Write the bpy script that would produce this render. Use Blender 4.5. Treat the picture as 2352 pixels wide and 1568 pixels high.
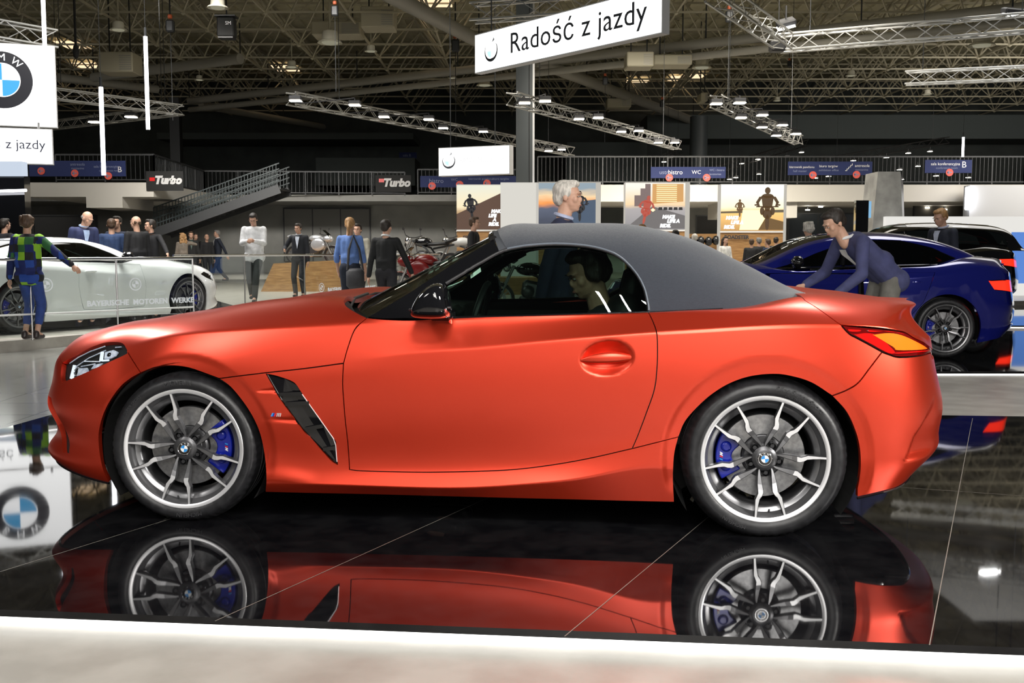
import bpy, bmesh, math, random
import numpy as np
from mathutils import Vector, Matrix, Euler
from mathutils.bvhtree import BVHTree
from mathutils.geometry import delaunay_2d_cdt
SC = bpy.context.scene
COL = SC.collection
for o in list(bpy.data.objects): bpy.data.objects.remove(o)
# ---------------------------------------------------------------- camera
FPX = 2400.0; PITCH = math.atan(209/2400.0); CAMH = 1.178
cam_d = bpy.data.cameras.new('camera'); cam = bpy.data.objects.new('camera', cam_d); COL.objects.link(cam)
cam_d.sensor_width = 36.0; cam_d.lens = FPX*36.0/2352.0
cam_d.clip_end = 400; cam_d.clip_start = 0.05
cam.location = (0, 0, CAMH); cam.rotation_euler = (math.pi/2-PITCH, 0, 0)
SC.camera = cam
# ---------------------------------------------------------------- world and exposure
W = bpy.data.worlds.new('hall_air'); SC.world = W; W.use_nodes = True
W.node_tree.nodes['Background'].inputs[0].default_value = (0.62, 0.66, 0.68, 1)
W.node_tree.nodes['Background'].inputs[1].default_value = 0.05
SC.view_settings.view_transform = 'Standard'; SC.view_settings.look = 'None'
SC.view_settings.exposure = 0.0; SC.view_settings.gamma = 1.0
SC.view_settings.use_curve_mapping = False
SC.cycles.max_bounces = 8; SC.cycles.transparent_max_bounces = 16
SC.cycles.sample_clamp_indirect = 6.0
def area(name, loc, target, size, power, col=(1, .97, .92), sy=None, spread=160):
    d = bpy.data.lights.new(name, 'AREA'); d.energy = power; d.color = col
    d.shape = 'RECTANGLE' if sy else 'SQUARE'; d.size = size
    if sy: d.size_y = sy
    d.spread = math.radians(spread)
    o = bpy.data.objects.new(name, d); COL.objects.link(o); o.location = loc
    v = Vector(target)-Vector(loc); o.rotation_euler = v.to_track_quat('-Z', 'Y').to_euler()
    return o
# large lights out of view around the stand, added for the cars and visitors
area('offscreen_light', (5.6, .8, 2.8), (1.65, 4.25, .75), 1.3, 370, sy=1.0)  # added at the right to raise the glow on the rear wing
for i in range(6): area('tube_light', (-.3+.26*i, -.6, 4.9), (-.3+.26*i, 4.6, .8), .025, 20, sy=.5)
area('offscreen_light', (-4.8, .3, 5.0), (-1.5, 5.0, .7), 1.6, 90)
area('offscreen_light', (.3, -2.2, 3.2), (0, 4.4, .5), 2.6, 230)  # added broad frontal fill for the car's flank
area('offscreen_light', (-5.2, 7.8, 4.4), (-1.8, 5.2, .8), .9, 85)
area('offscreen_light', (3.0, 7.8, 6.0), (1.4, 4.9, .9), .8, 70)
area('offscreen_light', (-6.5, 15.5, 6.5), (-5.8, 15.5, 0), 5, 620, spread=120)
area('offscreen_light', (6.5, 14.5, 6.5), (5.5, 13.5, 0), 3, 60, spread=100)
area('offscreen_light', (-8, 25, 7.9), (-7, 27, 0), 7, 900, spread=140)
area('offscreen_light', (5, 26, 8.2), (5, 30, 0), 7, 800, (1, .93, .82), spread=150)
area('offscreen_light', (14, 26, 6.8), (14, 26, 0), 8, 450, spread=150)
area('offscreen_hall_light', (8, 34.2, 9.8), (8, 52, 0), 11, 1300, (1, .92, .8), 2, 52)  # wide lights kept out of view, added to brighten the far walls
area('offscreen_hall_light', (-9, 34, 9.8), (-10, 52, 0), 10, 800, (1, .95, .88), 2, 55)
area('offscreen_hall_light', (-24, 40, 7.5), (-26, 58, 2), 10, 130, (1, .95, .88), 4, 110)
area('offscreen_hall_light', (26, 42, 8.), (28, 58, 3), 10, 1000, (1, .93, .85), 4, 110)
area('roof_fill_light', (0, 26, 7.5), (0, 40, 13), 22, 38, (1, .93, .72), 3, 170)  # added upward fill that lifts the roof; no fixture stands there
# ---------------------------------------------------------------- pixel helpers (2352 x 1568 frame)
CT, ST = math.cos(PITCH), math.sin(PITCH)
def ray(u, v):
    r = (u-1176)/FPX; q = (784-v)/FPX
    return Vector((r, CT+q*ST, -ST+q*CT))
def at_z(u, v, z):
    d = ray(u, v); t = (z-CAMH)/d.z; return Vector((0, 0, CAMH))+d*t
def at_y(u, v, y):
    d = ray(u, v); t = y/d.y; return Vector((0, 0, CAMH))+d*t
ORD = 'first second third fourth fifth sixth seventh eighth ninth tenth eleventh twelfth thirteenth fourteenth fifteenth sixteenth seventeenth eighteenth nineteenth twentieth twenty-first twenty-second twenty-third twenty-fourth'.split()
# ---------------------------------------------------------------- tags
def setp(o, label=None, cat=None, group=None, kind=None):
    if label: o['label'] = label
    if cat: o['category'] = cat
    if group: o['group'] = group
    if kind: o['kind'] = kind
    return o
def thing(name, label, cat, loc=(0, 0, 0), rz=0, group=None):
    o = bpy.data.objects.new(name, None); COL.objects.link(o); o.empty_display_size = .1
    o.location = loc; o.rotation_euler = (0, 0, rz)
    return setp(o, label, cat, group)
def link_mesh(name, me, parent=None, mat=None):
    o = bpy.data.objects.new(name, me); COL.objects.link(o)
    if parent is not None: o.parent = parent
    if mat is not None:
        for m in (mat if isinstance(mat, (list, tuple)) else [mat]): me.materials.append(m)
    return o
def copy_tree(o, parent=None):
    c = o.copy(); COL.objects.link(c)
    if parent is not None: c.parent = parent
    for ch in list(o.children): copy_tree(ch, c)
    return c
# ---------------------------------------------------------------- materials
def mat(name, col=(.5, .5, .5), rough=.5, metal=0., **k):
    m = bpy.data.materials.new(name); m.use_nodes = True
    b = m.node_tree.nodes['Principled BSDF']
    b.inputs['Base Color'].default_value = (*col, 1); b.inputs['Roughness'].default_value = rough
    b.inputs['Metallic'].default_value = metal
    for kk, vv in k.items(): b.inputs[kk.replace('_', ' ')].default_value = vv
    return m
def bsdf(m): return m.node_tree.nodes['Principled BSDF']
def noisy(m, c1, c2, scale=8., detail=4., rough=None, bump=0., stretch=(1, 1, 1), bscale=None):
    nt = m.node_tree; N = nt.nodes; L = nt.links
    tc = N.new('ShaderNodeTexCoord'); mp = N.new('ShaderNodeMapping'); L.new(tc.outputs['Object'], mp.inputs[0])
    mp.inputs['Scale'].default_value = stretch
    no = N.new('ShaderNodeTexNoise'); no.inputs['Scale'].default_value = scale; no.inputs['Detail'].default_value = detail
    L.new(mp.outputs[0], no.inputs['Vector'])
    cr = N.new('ShaderNodeValToRGB'); cr.color_ramp.elements[0].color = (*c1, 1); cr.color_ramp.elements[1].color = (*c2, 1)
    cr.color_ramp.elements[0].position = .35; cr.color_ramp.elements[1].position = .65
    L.new(no.outputs['Fac'], cr.inputs[0]); L.new(cr.outputs[0], bsdf(m).inputs['Base Color'])
    if rough:
        mr = N.new('ShaderNodeMapRange'); mr.inputs['To Min'].default_value = rough[0]; mr.inputs['To Max'].default_value = rough[1]
        L.new(no.outputs['Fac'], mr.inputs['Value']); L.new(mr.outputs[0], bsdf(m).inputs['Roughness'])
    if bump:
        nb = no
        if bscale:
            nb = N.new('ShaderNodeTexNoise'); nb.inputs['Scale'].default_value = bscale; L.new(mp.outputs[0], nb.inputs['Vector'])
        bp = N.new('ShaderNodeBump'); bp.inputs['Strength'].default_value = bump; bp.inputs['Distance'].default_value = .01
        L.new(nb.outputs['Fac'], bp.inputs['Height']); L.new(bp.outputs[0], bsdf(m).inputs['Normal'])
    return m
def emis(name, col, s):
    m = mat(name, (0, 0, 0), .5); b = bsdf(m)
    b.inputs['Emission Color'].default_value = (*col, 1); b.inputs['Emission Strength'].default_value = s
    return m
def glassy(name, tint, gloss=1.0, rough=0.0, ior=1.5):
    m = bpy.data.materials.new(name); m.use_nodes = True; nt = m.node_tree; N = nt.nodes; L = nt.links
    N.remove(N['Principled BSDF']); out = N['Material Output']
    t = N.new('ShaderNodeBsdfTransparent'); t.inputs[0].default_value = (*tint, 1)
    ge_ = N.new('ShaderNodeNewGeometry'); mi_ = N.new('ShaderNodeMapRange'); mi_.inputs['To Min'].default_value = ior; mi_.inputs['To Max'].default_value = 1/ior; L.new(ge_.outputs['Backfacing'], mi_.inputs['Value'])
    g = N.new('ShaderNodeBsdfGlossy'); g.inputs['Roughness'].default_value = rough; g.inputs[0].default_value = (gloss, gloss, gloss, 1)
    f = N.new('ShaderNodeFresnel'); L.new(mi_.outputs[0], f.inputs[0])
    mx = N.new('ShaderNodeMixShader'); L.new(f.outputs[0], mx.inputs[0]); L.new(t.outputs[0], mx.inputs[1]); L.new(g.outputs[0], mx.inputs[2])
    L.new(mx.outputs[0], out.inputs[0]); return m
# ---------------------------------------------------------------- mesh builder
class MB:
    def __init__(s): s.v = []; s.f = []; s.m = []
    def add(s, vs, fs, mi=0):
        b = len(s.v); s.v += [tuple(p) for p in vs]; s.f += [tuple(b+i for i in f) for f in fs]; s.m += [mi]*len(fs); return s
    def box(s, c, d, mi=0, R=None, bev=0.):
        x, y, z = d[0]/2, d[1]/2, d[2]/2; c = Vector(c)
        if bev > 0:
            b = min(bev, x*.9, y*.9, z*.9)
            vs = []
            for sx in (-1, 1):
                for sy in (-1, 1):
                    for sz in (-1, 1):
                        vs += [(sx*x, sy*(y-b), sz*(z-b)), (sx*(x-b), sy*y, sz*(z-b)), (sx*(x-b), sy*(y-b), sz*z)]
            bm = bmesh.new(); [bm.verts.new(q) for q in vs]
            bmesh.ops.convex_hull(bm, input=bm.verts); bm.verts.index_update()
            P = [c+(R @ q.co if R else q.co) for q in bm.verts]; F = [[q.index for q in f.verts] for f in bm.faces]; bm.free()
            return s.add(P, F, mi)
        P = [Vector((sx*x, sy*y, sz*z)) for sx in (-1, 1) for sy in (-1, 1) for sz in (-1, 1)]
        P = [c+(R @ p if R else p) for p in P]
        return s.add(P, [(0, 1, 3, 2), (4, 6, 7, 5), (0, 4, 5, 1), (2, 3, 7, 6), (0, 2, 6, 4), (1, 5, 7, 3)], mi)
    def bx(s, x0, x1, y0, y1, z0, z1, mi=0, bev=0.):
        return s.box(((x0+x1)/2, (y0+y1)/2, (z0+z1)/2), (abs(x1-x0), abs(y1-y0), abs(z1-z0)), mi, None, bev)
    def tube(s, pts, r, n=8, mi=0, cap=True, closed=False):
        pts = [Vector(p) for p in pts]; k = len(pts); rs = r if isinstance(r, (list, tuple)) else [r]*k
        b = len(s.v); up = None
        for i, p in enumerate(pts):
            if closed: t = pts[(i+1) % k]-pts[i-1]
            else: t = pts[min(i+1, k-1)]-pts[max(i-1, 0)]
            if t.length < 1e-9: t = Vector((0, 0, 1))
            t.normalize()
            if up is None: up = Vector((0, 0, 1)) if abs(t.z) < .9 else Vector((1, 0, 0))
            a = (up-t*up.dot(t)); a = a.normalized() if a.length > 1e-6 else t.orthogonal().normalized(); up = a; c = t.cross(a)
            for j in range(n):
                th = 2*math.pi*j/n; s.v.append(tuple(p+a*(rs[i]*math.cos(th))+c*(rs[i]*math.sin(th))))
        for i in range(k if closed else k-1):
            i2 = (i+1) % k
            for j in range(n):
                j2 = (j+1) % n; s.f.append((b+i*n+j, b+i*n+j2, b+i2*n+j2, b+i2*n+j)); s.m.append(mi)
        if cap and not closed:
            s.f.append(tuple(b+j for j in range(n-1, -1, -1))); s.m.append(mi)
            s.f.append(tuple(b+(k-1)*n+j for j in range(n))); s.m.append(mi)
        return s
    def bar(s, a, b, w, h=None, mi=0):
        a, b = Vector(a), Vector(b); t = b-a; L = t.length
        if L < 1e-9: return s
        R = t.to_track_quat('X', 'Z').to_matrix(); return s.box((a+b)/2, (L, w, h or w), mi, R)
    def lathe(s, prof, axis='z', n=48, c=(0, 0, 0), mi=0, mis=None, arc=None):
        # prof list of (radius, height)
        b = len(s.v); k = len(prof); a0, a1 = arc or (0, 2*math.pi); full = arc is None
        nn = n if full else n+1
        for (r, h) in prof:
            for j in range(nn):
                th = a0+(a1-a0)*j/n; x, y = r*math.cos(th), r*math.sin(th)
                p = (x, y, h) if axis == 'z' else ((x, h, y) if axis == 'y' else (h, x, y))
                s.v.append((p[0]+c[0], p[1]+c[1], p[2]+c[2]))
        for i in range(k-1):
            for j in range(n):
                j2 = (j+1) % nn; s.f.append((b+i*nn+j, b+i*nn+j2, b+(i+1)*nn+j2, b+(i+1)*nn+j)); s.m.append(mis[i] if mis else mi)
        return s
    def ball(s, c, r, n=12, mi=0, R=None):
        r = r if isinstance(r, (tuple, list)) else (r, r, r); b = len(s.v); h = n//2; c = Vector(c)
        for i in range(h+1):
            ph = math.pi*i/h
            for j in range(n):
                th = 2*math.pi*j/n; q = Vector((r[0]*math.sin(ph)*math.cos(th), r[1]*math.sin(ph)*math.sin(th), r[2]*math.cos(ph)))
                s.v.append(tuple(c+(R @ q if R else q)))
        for i in range(h):
            for j in range(n):
                j2 = (j+1) % n; s.f.append((b+i*n+j, b+(i+1)*n+j, b+(i+1)*n+j2, b+i*n+j2)); s.m.append(mi)
        return s
    def prism(s, poly, h0, h1, f=None, mi=0):
        # poly 2d ccw; f maps (a,b,h)->xyz
        f = f or (lambda a, b, h: (a, b, h)); n = len(poly)
        vs = [f(a, b, h0) for a, b in poly]+[f(a, b, h1) for a, b in poly]
        fs = [tuple(range(n-1, -1, -1)), tuple(range(n, 2*n))]+[(i, (i+1) % n, n+(i+1) % n, n+i) for i in range(n)]
        return s.add(vs, fs, mi)
    def build(s, name, mats=None, parent=None, smooth=False, ang=40, M=None, clean=True):
        me = bpy.data.meshes.new(name); me.from_pydata(s.v, [], s.f)
        ms = mats if isinstance(mats, (list, tuple)) else ([mats] if mats else [])
        for m in ms: me.materials.append(m)
        me.polygons.foreach_set('material_index', s.m)
        if M: me.transform(M)
        if clean:
            bm = bmesh.new(); bm.from_mesh(me); bmesh.ops.remove_doubles(bm, verts=bm.verts, dist=1e-5)
            bmesh.ops.recalc_face_normals(bm, faces=bm.faces); bm.to_mesh(me); bm.free()
        if smooth: me.shade_smooth(); me.set_sharp_from_angle(angle=math.radians(ang))
        return link_mesh(name, me, parent)
FONT = {}
def text_mesh(txt, size=1., ext=.0, shear=0., align='CENTER', off=0.0, space=1., sx=1.):
    c = bpy.data.curves.new('lettering', 'FONT'); c.body = txt; c.size = size; c.extrude = ext; c.shear = shear
    c.align_x = align; c.align_y = 'CENTER'; c.offset = off; c.space_character = space; c.resolution_u = 3
    o = bpy.data.objects.new('lettering', c); COL.objects.link(o); bpy.context.view_layer.update()
    me = bpy.data.meshes.new_from_object(o.evaluated_get(bpy.context.evaluated_depsgraph_get()))
    bpy.data.objects.remove(o); bpy.data.curves.remove(c)
    if sx != 1.: me.transform(Matrix.Diagonal((sx, 1, 1, 1)))
    return me
def frame_mat(o, xd, yd):
    x = Vector(xd).normalized(); y = Vector(yd); y = (y-x*y.dot(x)).normalized(); z = x.cross(y)
    M = Matrix.Identity(4)
    for i in range(3): M[i][0] = x[i]; M[i][1] = y[i]; M[i][2] = z[i]; M[i][3] = Vector(o)[i]
    return M
def text_on(name, txt, m, parent, M, **k):
    me = text_mesh(txt, **k); me.transform(M); me.materials.clear(); return link_mesh(name, me, parent, m)
# ---------------------------------------------------------------- shared materials
M = {}
M['paint'] = mat('frozen_orange_paint', (.80, .050, .014), .36, .82, Coat_Weight=.6, Coat_IOR=1.6, Coat_Roughness=.30)
M['gloss_black'] = mat('gloss_black', (.006, .006, .007), .05, 0, Coat_Weight=.5, Coat_Roughness=.03)
M['black'] = mat('matt_black', (.006, .006, .006), .75)
M['dark'] = mat('dark_plastic', (.018, .018, .02), .45)
M['rubber'] = noisy(mat('tyre_rubber', (.012, .012, .013), .42), (.010, .010, .011), (.016, .016, .018), 30, 3, (.36, .5), .15)
M['rubber_mark'] = mat('tyre_lettering', (.035, .035, .038), .38)
M['machined'] = mat('machined_alloy', (.90, .90, .92), .36, .7)
M['alloy_dark'] = mat('dark_alloy', (.10, .10, .105), .35, .7)
M['alloy_mid'] = mat('grey_alloy', (.26, .26, .27), .33, .8)
M['disc'] = noisy(mat('brake_disc_steel', (.4, .4, .41), .33, .9), (.33, .33, .34), (.45, .45, .46), 60, 2)
M['chrome'] = mat('chrome', (.85, .85, .87), .08, 1)
M['steel'] = mat('satin_steel', (.5, .5, .5), .3, .9)
M['caliper'] = mat('blue_caliper', (.003, .012, .28), .3, .1, Coat_Weight=.6)
M['white'] = mat('white_paint', (.78, .78, .77), .5)
M['red'] = mat('red_enamel', (.6, .015, .015), .35)
M['lblue'] = mat('light_blue_enamel', (.03, .25, .62), .3)
M['dblue'] = mat('deep_blue_enamel', (.01, .03, .25), .3)
M['glass'] = glassy('tinted_window_glass', (.30, .39, .34), .9)
M['fabric'] = noisy(mat('soft_top_fabric', (.028, .034, .046), .85, 0, Sheen_Weight=.25), (.018, .023, .034), (.026, .032, .046), 60, 6, None, .4, (1, 1, 14), 160)
M['trimgrey'] = mat('roof_edge_trim', (.06, .065, .075), .6)
M['leather'] = mat('black_leather', (.015, .015, .016), .5)
M['skin'] = noisy(mat('skin', (.55, .32, .22), .5, 0, Subsurface_Weight=.05), (.50, .29, .20), (.60, .36, .26), 12, 3)
M['lens'] = mat('clear_lamp_lens', (.9, .93, .95), .03, 0)
M['seam'] = mat('seam_black', (.003, .003, .003), .6)
M['glass_dark'] = glassy('dark_window_glass', (.05, .06, .06), .9)
TLM = mat('tail_lamp_red_glass', (.5, .004, .004), .1, 0, Coat_Weight=1.); bsdf(TLM).inputs['Emission Color'].default_value = (1, .03, .01, 1); bsdf(TLM).inputs['Emission Strength'].default_value = 1.6
M['floor'] = noisy(mat('stand_flooring', (.42, .40, .37), .38), (.31, .29, .255), (.41, .39, .35), 4.5, 10, (.30, .45))
M['tile'] = mat('hall_tile', (.20, .20, .19), .16)
M['platform'] = noisy(mat('black_glass_floor', (.006, .006, .007), .03, 0, IOR=1.43), (.004, .004, .005), (.010, .010, .011), 9, 6, (.015, .05))
M['joint'] = mat('joint_line', (.22, .20, .17), .5)
M['led'] = emis('led_strip', (1, .99, .95), 3.2)
M['lamp'] = emis('lamp_face', (1, .93, .80), 30.)
M['tube'] = emis('led_tube', (.93, .93, 1), 9.)
M['sign'] = emis('sign_face', (1, 1, .99), 2.2)
M['deck'] = noisy(mat('roof_sheet', (.50, .47, .32), .7), (.46, .43, .29), (.55, .52, .36), 3, 4)
M['frame'] = mat('roof_steel', (.40, .37, .27), .6)
M['duct'] = mat('duct_metal', (.30, .29, .25), .5, .1)
M['truss'] = mat('truss_alloy', (.55, .55, .53), .35, .8)
M['wall_dark'] = noisy(mat('dark_wall', (.035, .042, .040), .8), (.030, .036, .035), (.042, .05, .047), 1, 3)
M['wall_grey'] = noisy(mat('grey_wall', (.20, .20, .185), .7), (.18, .18, .17), (.22, .22, .205), 1, 3)
M['wall_pale'] = mat('pale_wall', (.55, .53, .48), .7)
M['wood'] = noisy(mat('oak_board', (.36, .19, .07), .5), (.28, .14, .05), (.46, .26, .10), 3, 6, None, 0, (1, 1, 9))
M['navy'] = mat('banner_blue', (.007, .018, .10), .7)
M['ink'] = mat('sign_ink', (.03, .035, .045), .6)
M['stone'] = noisy(mat('stone_cladding', (.30, .30, .28), .6), (.22, .22, .21), (.38, .38, .36), 2.2, 8)
M['acrylic'] = glassy('barrier_glass', (.93, .96, .95), .9, 0, 1.45)
M['metal_dark'] = mat('dark_steel', (.03, .032, .034), .5, .3)
# ================================================================ the orange roadster
def nspline(t, P, te):
    # natural cubic spline, t knots (n), P (n, ...), te (m,)
    t = np.asarray(t, float); n = len(t); h = np.diff(t); P = np.asarray(P, float); sh = P.shape[1:]; Q = P.reshape(n, -1)
    A = np.zeros((n, n)); b = np.zeros_like(Q); A[0, 0] = A[-1, -1] = 1
    for i in range(1, n-1):
        A[i, i-1] = h[i-1]; A[i, i] = 2*(h[i-1]+h[i]); A[i, i+1] = h[i]
        b[i] = 6*((Q[i+1]-Q[i])/h[i]-(Q[i]-Q[i-1])/h[i-1])
    Mm = np.linalg.solve(A, b); te = np.asarray(te, float)
    i = np.clip(np.searchsorted(t, te, side='right')-1, 0, n-2); d = (te-t[i])[:, None]; H = h[i][:, None]; e = H-d
    r = Mm[i]*e**3/(6*H)+Mm[i+1]*d**3/(6*H)+(Q[i]/H-Mm[i]*H/6)*e+(Q[i+1]/H-Mm[i+1]*H/6)*d
    return r.reshape((len(te),)+sh)
def sstep(a, b, x):
    t = np.clip((x-a)/(b-a), 0, 1); return t*t*(3-2*t)
CARX, CARY, CARA, CY = -1.4225, 4.464, 0.1, 0.90       # wheelbase origin of the near side, yaw, half width
car = thing('roadster', 'matt orange two-seat roadster with black soft top on the glossy black platform', 'car', (CARX, CARY, 0), -CARA)
ca_, sa_ = math.cos(CARA), math.sin(CARA)
def w2l(p): dx, dy = p[0]-CARX, p[1]-CARY; return Vector((dx*ca_-dy*sa_, dx*sa_+dy*ca_, p[2]))
CAML = w2l((0, 0, CAMH))
def rayl(u, v): d = ray(u, v); return Vector((d.x*ca_-d.y*sa_, d.x*sa_+d.y*ca_, d.z))
def inv(u, v, w):                # pixel -> local point on the plane at lateral distance w from the car's middle
    d = rayl(u, v); t = ((CY-w)-CAML.y)/d.y; return CAML+d*t
def projl(p):
    x, y, z = p; wx = CARX+x*ca_+y*sa_; wy = CARY-x*sa_+y*ca_; zz = z-CAMH
    d = wy*CT-zz*ST; up = wy*ST+zz*CT; return (1176+FPX*wx/d, 784-FPX*up/d)
XS = [-.30, -.15, 0, .2, .4, .6, .8, 1.0, 1.25, 1.5, 1.75, 2.0, 2.2, 2.4, 2.6, 2.8, 2.95]
TFx = [.222, .426, .639, .806, .926, .981, 1.0]; TFw = [.966, .914, .823, .686, .457, .229, 0]
TRx = [.2, .39, .55, .71, .86, .96, 1.0]; TRw = [.967, .911, .82, .69, .5, .244, 0]
# ring: side half-widths, side heights, front sight constant or x, front z, rear sight constant or x, rear z
RINGS = [
 dict(w=[.845,.855,.86,.86,.858,.853,.85,.848,.848,.85,.853,.86,.87,.885,.895,.89,.86], z=[.145,.14,.135,.133,.131,.130,.130,.129,.128,.127,.126,.125,.13,.14,.15,.165,.195], cf=-1.09, zf=.215, cr=3.31, zr=.255),
 dict(w=[.86,.875,.885,.89,.892,.893,.893,.893,.892,.892,.894,.90,.908,.918,.922,.908,.872], z=[.19,.18,.175,.175,.178,.178,.176,.174,.178,.20,.235,.285,.27,.26,.26,.265,.28], cf=-1.13, zf=.25, cr=3.39, zr=.30),
 dict(w=[.862,.885,.897,.895,.885,.874,.868,.865,.866,.871,.881,.898,.913,.925,.929,.915,.878], z=[.29,.28,.27,.262,.255,.25,.25,.25,.262,.28,.325,.385,.37,.36,.355,.355,.36], cf=-1.085, zf=.33, cr=3.415, zr=.37),
 dict(w=[.868,.892,.906,.906,.896,.884,.876,.873,.874,.880,.890,.905,.918,.928,.932,.919,.885], z=[.43,.43,.43,.43,.43,.42,.42,.42,.43,.44,.46,.49,.50,.50,.50,.49,.49], cf=-1.12, zf=.45, cr=3.428, zr=.49),
 dict(w=[.862,.893,.908,.910,.903,.894,.888,.886,.887,.892,.901,.914,.925,.932,.933,.919,.885], z=[.55,.56,.565,.575,.58,.585,.595,.605,.615,.63,.645,.66,.67,.68,.68,.67,.66], cf=-1.10, zf=.56, cr=3.395, zr=.65),
 dict(w=[.825,.868,.888,.895,.889,.882,.880,.880,.881,.887,.897,.909,.920,.925,.922,.900,.863], z=[.655,.675,.69,.70,.705,.708,.718,.747,.768,.795,.820,.843,.857,.871,.880,.880,.873], cf=-1.075, zf=.655, cr=3.365, zr=.79),
 dict(w=[.775,.812,.832,.842,.842,.838,.832,.826,.824,.83,.838,.85,.862,.868,.86,.83,.785], z=[.758,.795,.822,.839,.850,.859,.866,.862,.864,.876,.889,.903,.914,.925,.933,.928,.915], cf=-1.035, zf=.70, cr=3.292, zr=.87),
 dict(w=[.62,.62,.62,.62,.625,.65,.74,.80,.80,.80,.80,.80,.795,.78,.72,.64,.62], z=[.850,.876,.900,.933,.955,.964,.927,.889,.893,.903,.912,.921,.932,.946,.984,.982,.965], cf=-.93, zf=.762, cr=3.296, zr=.925),
 dict(w=[.36,.36,.36,.36,.36,.37,.40,.44,.44,.44,.44,.44,.44,.44,.44,.38,.36], z=[.853,.878,.899,.926,.945,.956,.95,.94,.94,.945,.95,.955,.965,.975,.985,.972,.962], xf=-.655, zf=.792, xr=3.245, zr=.942),
 dict(w=[0]*17, z=[.855,.876,.896,.918,.938,.950,.95,.95,.95,.95,.95,.955,.96,.965,.975,.966,.958], xf=-.62, zf=.80, xr=3.262, zr=.950),
]
def ring_pts(R):
    w, z = R['w'], R['z']; W0, W1 = w[0], w[-1]
    if 'xf' in R: xf = R['xf']
    else:
        xf = -.4
        while min([-.30+(xf+.30)*a-.57*W0*b for a, b in zip(TFx, TFw)]) > R['cf']: xf -= .001
    if 'xr' in R: xr = R['xr']
    else:
        xr = 3.0
        while max([2.95+(xr-2.95)*a+.287*W1*b for a, b in zip(TRx, TRw)]) < R['cr']: xr += .001
    P = []
    for a, b in list(zip(TFx, TFw))[::-1]:
        s = a*a*(3-2*a)*.6+a*.4; P.append((-.30+(xf+.30)*a, W0*b, z[0]+(R['zf']-z[0])*s))
    for x, ww, zz in zip(XS, w, z): P.append((x, ww, zz))
    for a, b in zip(TRx, TRw):
        s = a*a*(3-2*a)*.6+a*.4; P.append((2.95+(xr-2.95)*a, W1*b, z[-1]+(R['zr']-z[-1])*s))
    return P
RP = np.array([ring_pts(R) for R in RINGS])            # (10, 31, 3) -> x, w, z
mid = RP[1:6]; seg = np.linalg.norm(np.diff(mid, axis=1), axis=2).mean(axis=0)
UK = np.concatenate([[0], np.cumsum(seg)]); NK = len(UK)
VK = np.array([0, .05, .14, .28, .42, .54, .64, .82, 1.09, 1.45])
NU, NV = 1500, 400
UG = np.linspace(0, UK[-1], NU); VG = np.linspace(0, VK[-1], NV)
# along the car, mirrored ghosts at both ends
g = 2
Pm = np.concatenate([RP[:, g:0:-1], RP, RP[:, -2:-2-g:-1]], axis=1).copy(); Pm[:, :g, 1] *= -1; Pm[:, -g:, 1] *= -1
Ug = np.concatenate([-UK[g:0:-1], UK, 2*UK[-1]-UK[-2:-2-g:-1]])
PU = nspline(Ug, np.swapaxes(Pm, 0, 1), UG)             # (NU,10,3)
PU = np.swapaxes(PU, 0, 1)                             # (10,NU,3)
def vspline(ks, idx, extra=None):
    # smooth spline over rings idx, evaluated at VG inside its range
    Q = PU[idx]; t = VK[idx]
    if extra:
        Q = np.concatenate([Q, PU[[8, 7]]*np.array([1, -1, 1])]); t = np.concatenate([t, 2*VK[9]-VK[[8, 7]]])
    return nspline(t, Q, ks)
S = vspline(VG, list(range(10)), True)                  # (NV,NU,3)
def sharp(groups):
    out = S.copy()
    for gi, idx in enumerate(groups):
        m = (VG >= VK[idx[0]]-1e-9) & (VG <= VK[idx[-1]]+1e-9)
        out[m] = vspline(VG[m], idx, idx[-1] == 9)
    return out
S5 = sharp([[0, 1, 2, 3, 4, 5], [5, 6, 7, 8, 9]])
S6 = sharp([[0, 1, 2, 3, 4, 5, 6], [6, 7, 8, 9]])
S1 = sharp([[0, 1], [1, 2, 3, 4, 5, 6, 7, 8, 9]])
X = S[:, :, 0]
m5 = (sstep(.65, 1.1, X))[:, :, None]; m6 = (sstep(-.35, -.1, X)*(1-sstep(.75, 1.1, X)))[:, :, None]
m1 = (sstep(.4, .6, X)*(1-sstep(2.1, 2.3, X)))[:, :, None]
S = S+m5*(S5-S)+m6*(S6-S)*.7+m1*(S1-S)
# wheel arch bands, gill scallops
Xn, Wn, Zn = S[..., 0], S[..., 1], S[..., 2]
for cx, cz, r0, band in ((-.002, .325, .362, .055), (2.478, .322, .375, .06)):
    rr = np.hypot(Xn-cx, Zn-cz)
    q = r0+band-rr; d = .006*(1-sstep(-.035, .0, rr-r0-band))+.09*np.clip(q-.01, 0, .08)
    Wn -= d*sstep(.16, .24, Zn)*(Wn > .7)*(1-sstep(.76, .80, Zn))*.7
# ---- gills behind the front wheel: two wedge creases running into the vent
def wedge(x0, x1, z1, dep, hgt, sgn):
    s = np.clip((Xn-x0)/(x1-x0), 0, 1); s = np.where(Xn > x1+.02, 0, s)
    dz = (Zn-z1)*sgn
    t = np.clip(dz/(hgt*s+1e-6), -1, 1)
    return dep*s*np.where(dz > 0, 1-sstep(0, 1, t), 1-sstep(0, .35, -t))
Wn -= wedge(.32, .425, .578, .012, .03, 1)
Wn -= wedge(.34, .545, .452, .012, .03, 1)
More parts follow.
